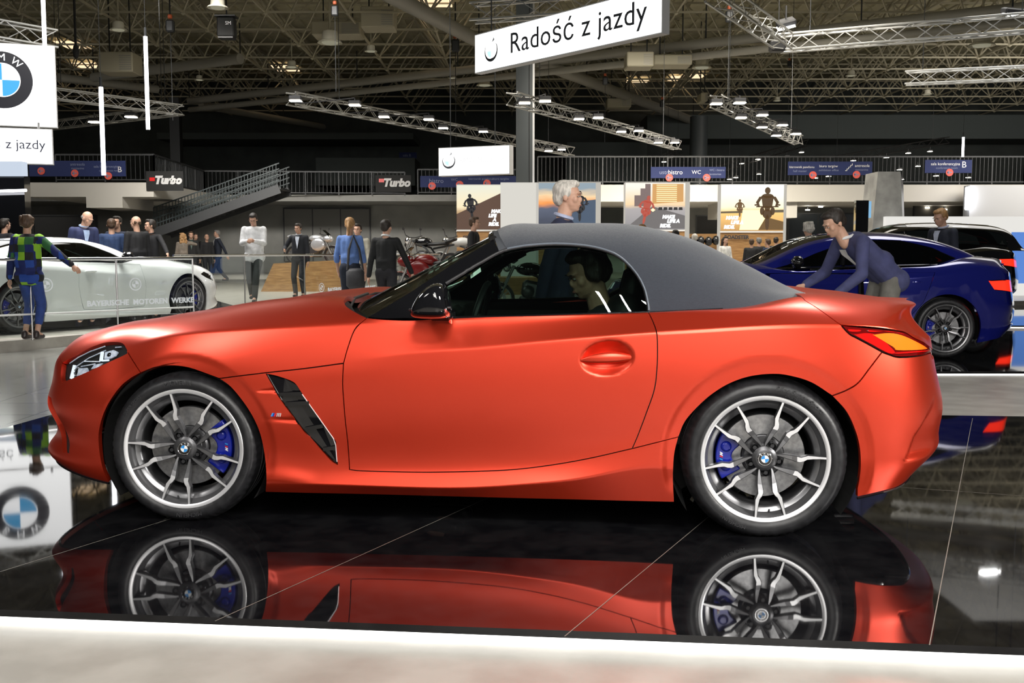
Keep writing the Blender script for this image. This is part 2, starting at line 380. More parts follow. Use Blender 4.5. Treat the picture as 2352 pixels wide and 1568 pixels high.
# rear bumper recess behind the corner
DU, DV = UG[1]-UG[0], VG[1]-VG[0]
G3 = np.stack([Xn, CY-Wn, Zn], axis=-1)
def normals(G):
    du = np.gradient(G, axis=1); dv = np.gradient(G, axis=0); n = np.cross(du, dv)
    return n/(np.linalg.norm(n, axis=2, keepdims=True)+1e-12)
N3 = normals(G3)
def bil(A, U, V):
    fu = np.clip(np.asarray(U)/DU, 0, NU-1.001); fv = np.clip(np.asarray(V)/DV, 0, NV-1.001)
    i = fu.astype(int); j = fv.astype(int); a = (fu-i)[:, None]; b = (fv-j)[:, None]
    return A[j, i]*(1-a)*(1-b)+A[j, i+1]*a*(1-b)+A[j+1, i]*(1-a)*b+A[j+1, i+1]*a*b
STU, STV = 5, 2
iu = np.arange(0, NU, STU); iv = np.arange(0, NV, STV); nu, nv = len(iu), len(iv)
gv = G3[np.ix_(iv, iu)].reshape(-1, 3); gf = [(j*nu+i, j*nu+i+1, (j+1)*nu+i+1, (j+1)*nu+i) for j in range(nv-1) for i in range(nu-1)]
BV = BVHTree.FromPolygons([tuple(p) for p in gv], gf)
def dom(u, v):
    d = rayl(u, v).normalized(); h = BV.ray_cast(CAML, d)
    if h[0] is None:
        # nearest surface point to the sight line
        best = None
        for t in np.linspace(3.2, 6.5, 60):
            q = BV.find_nearest(CAML+d*t)
            if best is None or q[3] < best[3]: best = q
        h = (best[0], best[1], best[2])
    k = h[2]; j, i = divmod(k, nu-1); p = h[0]
    # local invert
    a, b, c = Vector(gv[j*nu+i]), Vector(gv[j*nu+i+1]), Vector(gv[(j+1)*nu+i])
    e1, e2, q = b-a, c-a, p-a
    a11, a12, a22 = e1.dot(e1), e1.dot(e2), e2.dot(e2); r1, r2 = q.dot(e1), q.dot(e2); det = a11*a22-a12*a12
    s = (r1*a22-r2*a12)/det if det > 1e-14 else 0; t = (r2*a11-r1*a12)/det if det > 1e-14 else 0
    return ((iu[i]+min(max(s, 0), 1)*STU)*DU, (iv[j]+min(max(t, 0), 1)*STV)*DV)
def dens(P, step=.012, closed=True):
    out = []; n = len(P)
    for i in range(n if closed else n-1):
        a, b = np.array(P[i]), np.array(P[(i+1) % n]); L = np.hypot(*(b-a)); k = max(1, int(L/step))
        for q in range(k): out.append(tuple(a+(b-a)*q/k))
    if not closed: out.append(tuple(P[-1]))
    return out
def smooth_px(P, n=6):
    # catmull-rom through pixel points
    P = [np.array(p, float) for p in P]; out = []
    for i in range(len(P)-1):
        p0 = P[i-1] if i else 2*P[0]-P[1]; p1, p2 = P[i], P[i+1]; p3 = P[i+2] if i+2 < len(P) else 2*P[-1]-P[-2]
        for q in range(n):
            t = q/n; out.append(.5*((2*p1)+(-p0+p2)*t+(2*p0-5*p1+4*p2-p3)*t*t+(-p0+3*p1-3*p2+p3)*t**3))
    out.append(P[-1]); return [tuple(p) for p in out]
def line(P, n=6): return [dom(*p) for p in smooth_px(P, n)]
def inset(poly, d):
    P = np.array(poly); n = len(P); A = 0
    for i in range(n): A += P[i-1][0]*P[i][1]-P[i][0]*P[i-1][1]
    sg = 1 if A > 0 else -1; out = []
    for i in range(n):
        e1 = P[i]-P[i-1]; e2 = P[(i+1) % n]-P[i]
        n1 = np.array([-e1[1], e1[0]])/(np.hypot(*e1)+1e-9); n2 = np.array([-e2[1], e2[0]])/(np.hypot(*e2)+1e-9)
        m = n1+n2; m = m/(np.hypot(*m)+1e-9); c = max(.5, m.dot(n1)); out.append(tuple(P[i]+sg*m*d/c))
    return out
def in_poly(P, x, y):
    P = np.array(P); x0, y0 = P[:, 0], P[:, 1]; x1, y1 = np.roll(x0, -1), np.roll(y0, -1)
    c = ((y0 > y[:, None]) != (y1 > y[:, None])) & (x[:, None] < (x1-x0)*(y[:, None]-y0)/(y1-y0+1e-12)+x0)
    return (c.sum(axis=1) % 2) == 1
def dist_poly(P, x, y):
    P = np.array(P); A = P; B = np.roll(P, -1, axis=0); d = B-A; L2 = (d**2).sum(1)+1e-12
    q = np.stack([x, y], 1)[:, None]-A[None]; t = np.clip((q*d).sum(2)/L2, 0, 1); r = q-t[..., None]*d
    return np.sqrt((r**2).sum(2)).min(1)
def panel(name, polys, m, parent, gap=.0022, off=0., cell=.011, depth=.022, mirror='copy', evalf=None, normf=None, sym=False, fl_mat=None, bulge=0., cy=CY):
    # polys: outer boundary in surface coordinates, then holes
    evalf = evalf or (lambda U, V: bil(G3, U, V)); normf = normf or (lambda U, V: bil(N3, U, V))
    loops = []
    for k, P in enumerate(polys):
        Q = dens(P, cell); loops.append(inset(Q, gap if k == 0 else -gap) if gap else Q)
    outer = np.array(loops[0]); lo, hi = outer.min(0), outer.max(0)
    gx, gy = np.meshgrid(np.arange(lo[0]+cell/2, hi[0], cell), np.arange(lo[1]+cell/2, hi[1], cell))
    gx = gx.ravel(); gy = gy.ravel(); ok = in_poly(loops[0], gx, gy) & (dist_poly(loops[0], gx, gy) > cell*.45)
    for h in loops[1:]: ok &= ~in_poly(h, gx, gy) & (dist_poly(h, gx, gy) > cell*.45)
    pts = [Vector(p) for L in loops for p in L]; edges = []; b = 0
    for L in loops:
        edges += [(b+i, b+(i+1) % len(L)) for i in range(len(L))]; b += len(L)
    pts += [Vector((a, c)) for a, c in zip(gx[ok], gy[ok])]
    vo, eo, fo, ov, oe, of_ = delaunay_2d_cdt(pts, edges, [], 0, 1e-7)
    V2 = np.array([(p.x, p.y) for p in vo]); tri = np.array(fo)
    cen = V2[tri].mean(1); ok = in_poly(loops[0], cen[:, 0], cen[:, 1])
    for h in loops[1:]: ok &= ~in_poly(h, cen[:, 0], cen[:, 1])
    tri = tri[ok]
    U, V = V2[:, 0], V2[:, 1]; P3 = evalf(U, V); NN = normf(U, V); NN /= (np.linalg.norm(NN, axis=1, keepdims=True)+1e-12)
    if bulge:
        dd = np.minimum.reduce([dist_poly(L, U, V) for L in loops]); P3 = P3+NN*(bulge*np.sqrt(np.clip(dd/.03, 0, 1)))[:, None]
    P3 = P3+NN*off
    # boundary edges for flange
    from collections import Counter
    ec = Counter()
    for t in tri:
        for a, c in ((t[0], t[1]), (t[1], t[2]), (t[2], t[0])): ec[(min(a, c), max(a, c))] += 1
    be = []
    for t in tri:
        for a, c in ((t[0], t[1]), (t[1], t[2]), (t[2], t[0])):
            if ec[(min(a, c), max(a, c))] == 1: be.append((a, c))
    # orientation
    a, b_, c = P3[tri[:, 0]], P3[tri[:, 1]], P3[tri[:, 2]]
    flip = (np.cross(b_-a, c-a)*NN[tri[:, 0]]).sum() < 0
    verts = [tuple(p) for p in P3]; norm = [tuple(q) for q in NN]; faces = [tuple(int(i) for i in (t[::-1] if flip else t)) for t in tri]; mi = [0]*len(faces)
    if depth:
        bs = sorted({int(i) for e in be for i in e}); mp = {}; 
        for i in bs: mp[i] = len(verts); verts.append(tuple(P3[i]-NN[i]*depth)); norm.append(tuple(NN[i]))
        mp0 = {}
        for (p, q) in be:
            p, q = int(p), int(q)
            if sym and abs(P3[p][1]-cy) < 2e-3 and abs(P3[q][1]-cy) < 2e-3: continue
            f = (q, p, mp[p], mp[q]) if not flip else (p, q, mp[q], mp[p]); faces.append(f); mi.append(1 if fl_mat else 0)
    if sym:
        n0 = len(verts)
        verts += [(x, 2*cy-y, z) for x, y, z in verts]; norm += [(x, -y, z) for x, y, z in norm]
        faces += [tuple(n0+i for i in f[::-1]) for f in faces]; mi += mi
    def mk(vs, fs, ns, nm):
        me = bpy.data.meshes.new(nm); me.from_pydata(vs, [], fs); me.shade_smooth()
        ms = [m]+([fl_mat] if fl_mat else [])
        for q in ms: me.materials.append(q)
        me.polygons.foreach_set('material_index', mi)
        # flange corners get their own flat normals, the skin keeps the analytic ones
        ln = np.zeros((len(me.loops), 3)); nvn = np.array(ns); nt = len(tri)*(2 if sym else 1)
        li = np.zeros(len(me.loops), dtype=np.int32); me.loops.foreach_get('vertex_index', li); ln[:] = nvn[li]
        for p in me.polygons:
            if len(p.vertices) == 4:
                for l in p.loop_indices: ln[l] = p.normal
        me.normals_split_custom_set([tuple(q) for q in ln])
        return link_mesh(nm, me, parent)
    o = mk(verts, faces, norm, name); res = [o]
    if mirror == 'copy' and not sym:
        res.append(mk([(x, 2*cy-y, z) for x, y, z in verts], [f[::-1] for f in faces], [(x, -y, z) for x, y, z in norm], name))
    return res
G3p = G3.copy(); N3p = N3.copy()
# ---- recess behind the rear corner, bowl behind the door handle (both real dents in the skin)
UU, VV = np.meshgrid(UG, VG)
RC = [(4.74, .358), (4.64, .30), (4.557, .215), (4.51, .075), (4.80, .075), (5.0, .2), (5.0, .36)]
ru = RC and (UU > 4.45) & (VV < .4)
du_, dv_ = UU[ru], VV[ru]; ins = in_poly(RC, du_, dv_); dd = np.where(ins, dist_poly(RC, du_, dv_), 0)
fade = 1-sstep(4.60, 4.80, du_)
G3[ru] -= N3[ru]*(.026*sstep(0, 1, dd/.045)*fade)[:, None]
# crease of the tail spoiler, rising from above the lamp to the tip
A0, B0_ = np.array([4.367, .565]), np.array([4.86, .87]); dl_ = (B0_-A0)/np.linalg.norm(B0_-A0)
al = (UU-A0[0])*dl_[0]+(VV-A0[1])*dl_[1]; pd = (UU-A0[0])*dl_[1]-(VV-A0[1])*dl_[0]
sp_ = (al > 0) & (pd > 0) & (VV > .50) & (UU < 5.3)
G3[sp_] -= N3[sp_]*(.020*np.clip(pd[sp_]/.05, 0, 1)*sstep(0, .20, al[sp_])*(1-sstep(.33, .46, al[sp_]))*sstep(.50, .56, VV[sp_]))[:, None]
hc = dom(1394, 822)
er = ((UU-hc[0])/.117)**2+((VV-hc[1])/.052)**2; er_in = er < 1
G3[er_in] -= N3[er_in]*(.030*sstep(0, 1, 1-er[er_in])**.8)[:, None]
N3 = normals(G3)
VB = .818
def cl(P, top=VB): return [(u, min(v, top)) for u, v in P]
archF_up = line([(323, 856), (358, 843), (396, 840), (434, 845), (473, 858), (503, 869)])
archF_r = line([(503, 869), (530, 889), (561, 927), (584, 965), (599, 1004), (608, 1053), (611, 1099), (609, 1128)])
archF_l = line([(323, 856), (300, 869), (279, 886), (259, 912), (243, 940), (232, 972), (227, 1005), (231, 1047), (239, 1082), (249, 1105)])
hood_b = line([(291, 804), (300, 820), (323, 856)])
hl_top = line([(143, 834), (164, 822), (202, 801), (238, 788), (266, 786), (282, 790), (291, 804)])
hl_bot = line([(291, 804), (291, 811), (253, 829), (205, 851), (164, 869), (143, 877)])
hl_fr = line([(143, 877), (140, 862), (143, 834)])
fend = line([(503, 869), (600, 857), (700, 846), (789, 834)])
df_up = line([(843, 730), (816, 755), (800, 795), (789, 834)])
df_lo = line([(789, 834), (787, 878), (789, 915), (793, 965), (799, 1018), (803, 1078)])
d_bot = line([(803, 1078), (830, 1081), (900, 1083), (1000, 1084), (1150, 1080), (1250, 1070), (1350, 1053), (1452, 1030)])
d_rear = line([(1490, 718), (1500, 739), (1508, 763), (1510, 795), (1509, 845), (1503, 894), (1486, 944), (1465, 1000), (1452, 1030)])
sill_r = line([(1452, 1030), (1500, 1018), (1559, 1003)])
archR_l = line([(1559, 1003), (1550, 1040), (1547, 1080), (1547, 1110), (1549, 1150)])
archR_u = line([(1559, 1003), (1576, 965), (1615, 923), (1653, 894), (1691, 875), (1730, 864), (1775, 860), (1814, 864), (1863, 879), (1911, 909)])
archR_r = line([(1911, 909), (1944, 946), (1965, 992), (1974, 1030), (1976, 1068), (1973, 1100), (1969, 1122)])
rb_l = line([(1911, 909), (1944, 896), (1971, 879), (1997, 846), (2026, 808)])
tl_bl = line([(1932, 747), (1950, 766), (1968, 776), (1996, 791), (2026, 808)])
tl_b = line([(2026, 808), (2042, 814), (2065, 820), (2111, 817), (2138, 810)])
tl_t = line([(1932, 747), (1973, 750), (2019, 754), (2060, 759), (2083, 764), (2103, 776), (2124, 786)])
trunk = line([(1849, 690), (1881, 710), (1932, 747)])
belt_f = line([(843, 730), (870, 733), (900, 735), (941, 736), (985, 734)])
UE = UK[-1]
tl_e = [tl_t[-1], (tl_t[-1][0]+.13, .505), (tl_t[-1][0]+.12, .47), tl_b[-1]]
R_ = lambda L: L[::-1]
def chain(*Ls):
    out = []
    for L in Ls:
        for p in L:
            if not out or abs(p[0]-out[-1][0])+abs(p[1]-out[-1][1]) > 2e-3: out.append((float(p[0]), float(p[1])))
    if abs(out[0][0]-out[-1][0])+abs(out[0][1]-out[-1][1]) < 2e-3: out.pop()
    return out
slit = [(.60, .352), (.70, .352), (.757, .292), (.778, .24), (.795, .19), (.835, .13), (.852, .098), (.81, .095), (.74, .15), (.69, .20), (.65, .26)]
kidney = [(.05, .40), (.30, .41), (.34, .50), (.30, .60), (.06, .63)]
intake = [(.03, .09), (.42, .10), (.50, .2), (.42, .30), (.03, .31)]
bar_top = [(.5, .655), (.25, .662), (0, .665)]
P_ = M['paint']
panel('front_bumper', [chain(R_(archF_l), R_(hood_b), hl_bot, hl_fr, bar_top, [(0, 0)], [(archF_l[-1][0], 0)]), slit, kidney, intake], P_, car, sym=True)
hood_rear = [(2.07, 1.45), (2.075, 1.3), (2.09, 1.1), (2.105, .98), (2.120, .87)]+line([(790, 692), (797, 704), (819, 718), (843, 730)])
panel('bonnet', [chain([(0, .665), (0, 1.45)], hood_rear, df_up, R_(fend), R_(archF_up), R_(hood_b), R_(hl_top), bar_top)], P_, car, sym=True)
vent = line([(612, 859), (632, 863), (652, 869), (670, 876), (680, 884), (694, 905), (733, 960), (767, 1008), (771, 1020), (773, 1045), (775, 1066)])+line([(775, 1066), (761, 1057), (742, 1036), (711, 1001), (697, 988), (647, 920), (626, 885), (612, 859)])
vent = chain(vent)
panel('front_fender', [chain(fend, df_lo, d_bot, sill_r, archR_l, [(archR_l[-1][0], 0), (archF_r[-1][0], 0)], R_(archF_r)), vent], P_, car, cell=.010)
dtop = chain(belt_f, [(2.60, .70), (2.63, .79), (2.68, VB), (d_rear[0][0], VB)])
dr = [(d_rear[0][0], VB)]+cl(d_rear)
panel('door', [chain(dtop, dr, R_(d_bot), R_(df_lo), R_(df_up))], P_, car, cell=.0065)
qtop = chain([(d_rear[0][0], VB)], [(3.55, VB), (3.8, VB), (4.0, VB), (4.09, .815), (4.105, .79)], trunk)
panel('rear_quarter_panel', [chain(qtop, tl_bl, R_(rb_l), R_(archR_u), R_(sill_r), R_(dr))], P_, car, cell=.010)
panel('rear_bumper', [chain(archR_r, [(archR_r[-1][0], 0), (UE, 0), (UE, .475)], [(5.15, .475)], tl_e[2:], R_(tl_b), R_(rb_l))], P_, car, sym=True, cell=.010)
panel('boot_lid', [chain(R_(trunk), [(4.105, .79), (4.10, .86), (4.085, 1.05), (4.085, 1.45), (UE, 1.45), (UE, .48), (5.16, .48)], tl_e[1:2], R_(tl_t))], P_, car, sym=True, cell=.010)
# dark shell under the panels, so that the joints read as gaps
ub = chain([(0, 0), (archF_l[-1][0], 0)], R_(archF_l), archF_up, archF_r, [(archF_r[-1][0], 0), (archR_l[-1][0], 0)], R_(archR_l), archR_u, archR_r, [(archR_r[-1][0], 0), (UE, 0), (UE, .44), (4.95, .47), (4.60, .58), (4.48, .75), (4.40, 1.0), (4.36, 1.45), (4.07, 1.45), (4.07, .80), (2.7, .80), (2.55, .66), (2.25, .66), (2.09, 1.0), (2.05, 1.45), (0, 1.45)])
panel('inner_shell', [ub], M['black'], car, gap=0.006, off=-.024, cell=.03, depth=0, sym=True)
# ---- lamps
def lamp_mat(name, f):
    m = mat(name, (1, 1, 1), .08, 0); return m
m_red = mat('tail_lamp_red', (.62, .004, .004), .08, 0, Coat_Weight=1., Coat_Roughness=.02); bsdf(m_red).inputs['Emission Color'].default_value = (1, .02, .01, 1); bsdf(m_red).inputs['Emission Strength'].default_value = .25
m_amb = mat('tail_lamp_amber', (.9, .16, .01), .1, 0, Coat_Weight=1.); bsdf(m_amb).inputs['Emission Color'].default_value = (1, .17, .01, 1); bsdf(m_amb).inputs['Emission Strength'].default_value = .35
m_drk = mat('tail_lamp_dark_red', (.12, .002, .002), .06, 0, Coat_Weight=1.)
tls = panel('tail_lamp', [chain(tl_bl, tl_b, R_(tl_e), R_(tl_t))], m_drk, car, gap=.002, off=.001, cell=.01, depth=.02, bulge=.004)
for q, t in enumerate(tls): t['label'] = 'red and amber tail lamp'
def sub(px, nm, m, off, cell=.008):
    P = px if isinstance(px[0][0], float) and px[0][0] < 20 else line(px, 4)
    rs = panel(nm, [chain(P)], m, None, gap=.001, off=off, cell=cell, depth=.004)
    for r, t in zip(rs, tls): r.parent = t
sub([(1958, 768), (1990, 764), (2015, 772), (2052, 806), (2040, 812), (2000, 791), (1958, 768)], 'lamp_segment', m_red, .0085)
sub([(2000, 768), (2040, 764), (2075, 772), (2120, 796), (2118, 803), (2060, 805), (2048, 797), (2000, 768)], 'lamp_segment', m_amb, .0095)
sub([(1945, 755), (1975, 757), (1972, 762), (1950, 762), (1945, 755)], 'lamp_segment', m_red, .0085)
sub([(1992, 757), (2060, 763), (2075, 769), (2040, 762), (1996, 763), (1992, 757)], 'lamp_segment', m_red, .0085)
sub([(2050, 809), (2125, 804), (2128, 807), (2060, 813), (2050, 809)], 'lamp_segment', m_red, .0085)
# headlamp: dark bowl, projector units and light bars, clear cover
hl_poly = chain(hl_bot, hl_fr, hl_top)
hbs = panel('headlamp', [hl_poly], M['gloss_black'], car, gap=.002, off=-.030, cell=.01, depth=0)
def bilp(u, v, off): p = bil(G3, [u], [v])[0]+bil(N3, [u], [v])[0]*off; return Vector(p)
M['hl_lens'] = glassy('headlamp_cover_glass', (.9, .93, .95), 1.0, 0, 1.55)
drl = emis('light_bar', (.85, .92, 1.), 1.2); REFL = noisy(mat('lamp_reflector', (.6, .66, .8), .3, .1), (.45, .52, .66), (.85, .9, 1.), 70, 3)
for si, hb in enumerate(hbs):
    sg = 1 if si == 0 else -1
    fl = lambda p: Vector((p[0], CY+(p[1]-CY)*sg, p[2]))
    cv = panel('lens_cover', [hl_poly], M['hl_lens'], None, gap=.002, off=.0005, cell=.012, depth=0, mirror='no')[0]
    if si: 
        cv.data.transform(Matrix.Translation((0, 2*CY, 0)) @ Matrix.Diagonal((1, -1, 1, 1))); cv.data.flip_normals()
    cv.parent = hb
    for (px, py, r) in ((171, 851, .032), (247, 812, .030)):
        d = dom(px, py); c = fl(bilp(*d, -.024)); n = fl(bilp(*d, .1))-c; n.normalize()
        b = MB(); b.lathe([(r*.62, 0), (r*.62, .012), (r*.55, .014), (r*.54, .004)], 'z', 24); b.ball((0, 0, .004), (r*.58, r*.58, r*.4), 16, 1)
        o = b.build('projector', [M['machined'], M['gloss_black']], hb, True); q = n.to_track_quat('Z', 'Y'); o.rotation_euler = q.to_euler(); o.location = c
    for P in ([(172, 862), (176, 844), (196, 843), (200, 853), (190, 858)], [(236, 822), (238, 806), (258, 801), (268, 806), (262, 816), (248, 822)], [(205, 846), (212, 836), (232, 832), (222, 842)]):
        q = [fl(bilp(*dom(*p), -.010)) for p in P]; q2 = [fl(bilp(*dom(*p), -.016)) for p in P]; k_ = len(q); MB().add(q+q2, [tuple(range(k_)), tuple(range(k_, 2*k_))]+[(i, (i+1) % k_, k_+(i+1) % k_, k_+i) for i in range(k_)]).build('reflector', REFL, hb)
    for a, c_, r in (((159, 868), (167, 837), .009), ((228, 826), (231, 806), .008), ((231, 826), (246, 825), .004)):
        p, q = fl(bilp(*dom(*a), -.012)), fl(bilp(*dom(*c_), -.012)); MB().tube([p, q], r, 8).build('light_bar', drl, hb, True)
    for pl in ([(156, 832), (176, 818), (204, 804), (238, 792)], [(168, 842), (200, 820), (240, 802)], [(190, 828), (226, 829)], [(182, 840), (215, 834)], [(262, 795), (276, 794)]):
        MB().tube([fl(bilp(*dom(*p), -.010)) for p in pl], .0026, 6).build('reflector_trim', REFL, hb, True)
    # cover edge
# ---- vent: dark grille with blades, bright edge
nn_ = lambda px, off: bilp(*dom(*px), off)
for sg in (1, -1):
    fl = lambda p: Vector((p[0], CY+(p[1]-CY)*sg, p[2]))
    b = MB(); ctr = [(612, 859), (652, 869), (680, 884), (733, 960), (768, 1010), (775, 1066), (742, 1036), (697, 988), (647, 920)]
    top = [fl(nn_(p, -.006)) for p in ctr]; bot = [fl(nn_(p, -.011)) for p in ctr]
    n = len(ctr); b.add(bot, [tuple(range(n))]); b.add(top+bot, [(i, (i+1) % n, n+(i+1) % n, n+i) for i in range(n)])
    vg = b.build('side_vent', M['gloss_black'], car)
    for a, c_ in (((640, 905), (693, 904)), ((655, 928), (710, 925)), ((700, 986), (742, 978)), ((742, 1032), (771, 1028))):
        p, q = fl(nn_(a, -.004)), fl(nn_(c_, -.002)); MB().bar(p, q, .008, .016).build('vent_blade', M['gloss_black'], vg)
    MB().tube([fl(nn_(p, .0005)) for p in [(694, 905), (733, 960), (766, 1007), (771, 1022), (774, 1060)]], .0022, 6).build('vent_edge', M['machined'], vg, True)
# ---- badge on the fender
d0 = dom(634, 952); o0 = bilp(*d0, .002); xa = bilp(d0[0]+.02, d0[1], .002)-bilp(d0[0]-.02, d0[1], .002); nz = Vector(bil(N3, [d0[0]], [d0[1]])[0]); ya = nz.cross(xa)
if ya.z < 0: ya = -ya
FM = frame_mat(o0, xa, ya)
bd = MB(); k = .22
for i, mi in ((0, 1), (1, 2), (2, 3)):
    x0 = -.020+i*.0065; bd.prism([(x0-.002, -.0075), (x0+.0045, -.0075), (x0+.0045+.006, .0075), (x0-.002+.006, .0075)], 0, .002, mi=mi)
x0 = 0
for (a, c_, w) in ((.002, .006, .004), (.010, .012, .0035), (.016, .020, .004)): bd.prism([(a, -.0075), (a+w, -.0075), (c_+w, .0075), (c_, .0075)], 0, .002, mi=0)
bd.prism([(.003, .004), (.018, .004), (.020, .0075), (.005, .0075)], 0, .002, mi=0)
bd.build('badge', [M['machined'], M['lblue'], M['dblue'], M['red']], car, M=FM)
# ---- fuel/boot seams come from the panels; door handle
for sg in (1, -1):
    fl = lambda p: Vector((p[0], CY+(p[1]-CY)*sg, p[2]))
    b = MB(); n = 18; secs = []
    for i in range(n+1):
        t = i/n; u, v = 1334+124*t, 827-6*t+(-3*math.sin(math.pi*t)); s = math.sin(math.pi*min(max(t, .02), .98))**.55
        h = .023*s*(1 if t < .8 else 1); c = inv(u, v, 0.897+.006*math.sin(math.pi*t)); c.y -= 0.0
        ring = [Vector((c.x, c.y-.010*s*math.cos(a)-.0, c.z+h*math.sin(a)*(1 if math.sin(a) > 0 else 1.05))) for a in np.linspace(0, 2*math.pi, 12, endpoint=False)]
        secs.append([fl(p) for p in ring])
    vs = [p for s_ in secs for p in s_]; fs = [(i*12+j, i*12+(j+1) % 12, (i+1)*12+(j+1) % 12, (i+1)*12+j) for i in range(n) for j in range(12)]
    b.add(vs, fs).build('door_handle', P_, car, True, 60)
# ================================================================ greenhouse
GX = [.70, .95, 1.15, 1.28, 1.36, 1.50, 1.63, 1.77, 1.90, 2.03, 2.14, 2.25, 2.36, 2.47, 2.57, 2.65, 2.70]
gz5 = [.98, 1.12, 1.22, 1.262, 1.296, 1.304, 1.307, 1.306, 1.302, 1.281, 1.251, 1.212, 1.158, 1.104, 1.053, 1.013, .990]
gz4 = [.97, 1.11, 1.21, 1.256, 1.289, 1.296, 1.299, 1.298, 1.294, 1.272, 1.244, 1.204, 1.150, 1.096, 1.043, 1.006, .987]
gz3 = [.96, 1.09, 1.185, 1.230, 1.262, 1.271, 1.273, 1.271, 1.265, 1.243, 1.214, 1.175, 1.124, 1.075, 1.028, .998, .984]
gz2 = [.95, 1.05, 1.13, 1.180, 1.205, 1.216, 1.217, 1.212, 1.203, 1.182, 1.156, 1.122, 1.081, 1.041, 1.006, .990, .982]
gz1 = [.92, .98, 1.03, 1.050, 1.060, 1.065, 1.066, 1.065, 1.063, 1.055, 1.044, 1.030, 1.013, .998, .985, .983, .981]
gz0 = [.888, .884, .886, .889, .891, .896, .901, .906, .911, .916, .922, .927, .933, .941, .953, .968, .980]
gw0 = [.80, .795, .79, .79, .79, .79, .79, .79, .79, .79, .79, .787, .78, .765, .73, .665, .58]
gw1 = [.74, .735, .73, .73, .73, .73, .73, .73, .73, .73, .728, .722, .712, .695, .66, .61, .54]
gw2 = [.66, .655, .645, .64, .64, .64, .64, .64, .64, .64, .636, .63, .618, .60, .575, .54, .49]
gw3 = [.55]*11+[.54, .53, .51, .49, .46, .42]; gw4 = [.32]*14+[.31, .29, .27]; gw5 = [0]*17
GP = np.array([[(x, w, z) for x, w, z in zip(GX, ww, zz)] for ww, zz in ((gw0, gz0), (gw1, gz1), (gw2, gz2), (gw3, gz3), (gw4, gz4), (gw5, gz5))])
SKn = np.array([0, .18, .36, .47, .72, 1.04])
GXg = np.linspace(.70, 2.70, 420); GSg = np.linspace(0, 1.04, 260)
A_ = nspline(GX, np.swapaxes(GP, 0, 1), GXg)
Q = np.concatenate([np.swapaxes(A_, 0, 1), np.swapaxes(A_, 0, 1)[[4, 3]]*np.array([1, -1, 1])]); tt = np.concatenate([SKn, 2*1.04-SKn[[4, 3]]])
GS3 = nspline(tt, Q, GSg); GS3 = np.stack([GS3[..., 0], CY-GS3[..., 1], GS3[..., 2]], -1); GN3 = normals(GS3)
gdu, gdv = GXg[1]-GXg[0], GSg[1]-GSg[0]
def gb(A, U, V):
    fu = np.clip((np.asarray(U)-.70)/gdu, 0, 418.999); fv = np.clip(np.asarray(V)/gdv, 0, 258.999)
    i = fu.astype(int); j = fv.astype(int); a = (fu-i)[:, None]; b = (fv-j)[:, None]
    return A[j, i]*(1-a)*(1-b)+A[j, i+1]*a*(1-b)+A[j+1, i]*(1-a)*b+A[j+1, i+1]*a*b
ge = lambda U, V: gb(GS3, U, V); gn = lambda U, V: gb(GN3, U, V)
gi = np.arange(0, 420, 3); gj = np.arange(0, 260, 2); NI = len(gi); NJ = len(gj)
gvs = GS3[np.ix_(gj, gi)].reshape(-1, 3)
GB = BVHTree.FromPolygons([tuple(p) for p in gvs], [(j*NI+i, j*NI+i+1, (j+1)*NI+i+1, (j+1)*NI+i) for j in range(NJ-1) for i in range(NI-1)])
def gdom(u, v):
    d = rayl(u, v).normalized(); h = GB.ray_cast(CAML, d)
    if h[0] is None:
        best = None
        for t in np.linspace(3.6, 6, 50):
            q = GB.find_nearest(CAML+d*t)
            if best is None or q[3] < best[3]: best = q
        h = best
    j, i = divmod(h[2], NI-1); p = h[0]; a, b, c = Vector(gvs[j*NI+i]), Vector(gvs[j*NI+i+1]), Vector(gvs[(j+1)*NI+i])
    e1, e2, q = b-a, c-a, p-a; s = q.dot(e1)/e1.dot(e1); t = q.dot(e2)/e2.dot(e2)
    return (.70+(gi[i]+min(max(s, 0), 1)*3)*gdu, (gj[j]+min(max(t, 0), 1)*2)*gdv)
def gline(P, n=6): return [gdom(*p) for p in smooth_px(P, n)]
kw = dict(evalf=ge, normf=gn)
opening = gline([(1165, 573), (1211, 565), (1277, 561), (1344, 565), (1393, 576), (1427, 593), (1460, 626), (1480, 662), (1489, 700), (1490, 714)])
xq = opening[-1][0]
fr = gline([(1143, 529), (1150, 548), (1165, 573)])
panel('soft_top', [chain(opening, [(xq, 0), (2.70, 0), (2.70, 1.04), (1.325, 1.04), (1.32, .8)], fr)], M['fabric'], car, gap=0., off=.004, cell=.014, depth=.02, sym=True, **kw)
fr0 = gline([(1133, 533), (1138, 556), (1147, 580)])
panel('roof_edge_band', [chain(fr0, [gdom(1165, 573)], R_(fr), [(1.32, .8), (1.325, 1.04), (1.25, 1.04), (1.25, .8)])], M['trimgrey'], car, gap=0., off=.001, cell=.014, depth=.012, sym=True, **kw)
glass_px = [(1031, 727), (1024, 652), (1060, 630), (1100, 606), (1147, 580)]
gg = [gdom(*p) for p in glass_px]+opening
panel('side_window', [chain(gg, [(xq, .0), (gdom(1250, 722)[0], .0)])], M['glass'], car, gap=.0, off=-.008, cell=.02, depth=0, **kw)
ap_up = gline([(846, 728), (890, 703), (933, 678), (985, 643), (1035, 610), (1085, 580), (1133, 550)])
ap = panel('windscreen_pillar', [chain(ap_up, gline([(1133, 550), (1147, 580)]), gline([(1147, 580), (1085, 613), (1023, 652)]), [gdom(1030, 728), gdom(985, 735), gdom(930, 736), gdom(880, 733)])], M['gloss_black'], car, gap=0., off=.0, cell=.012, depth=.03, **kw)
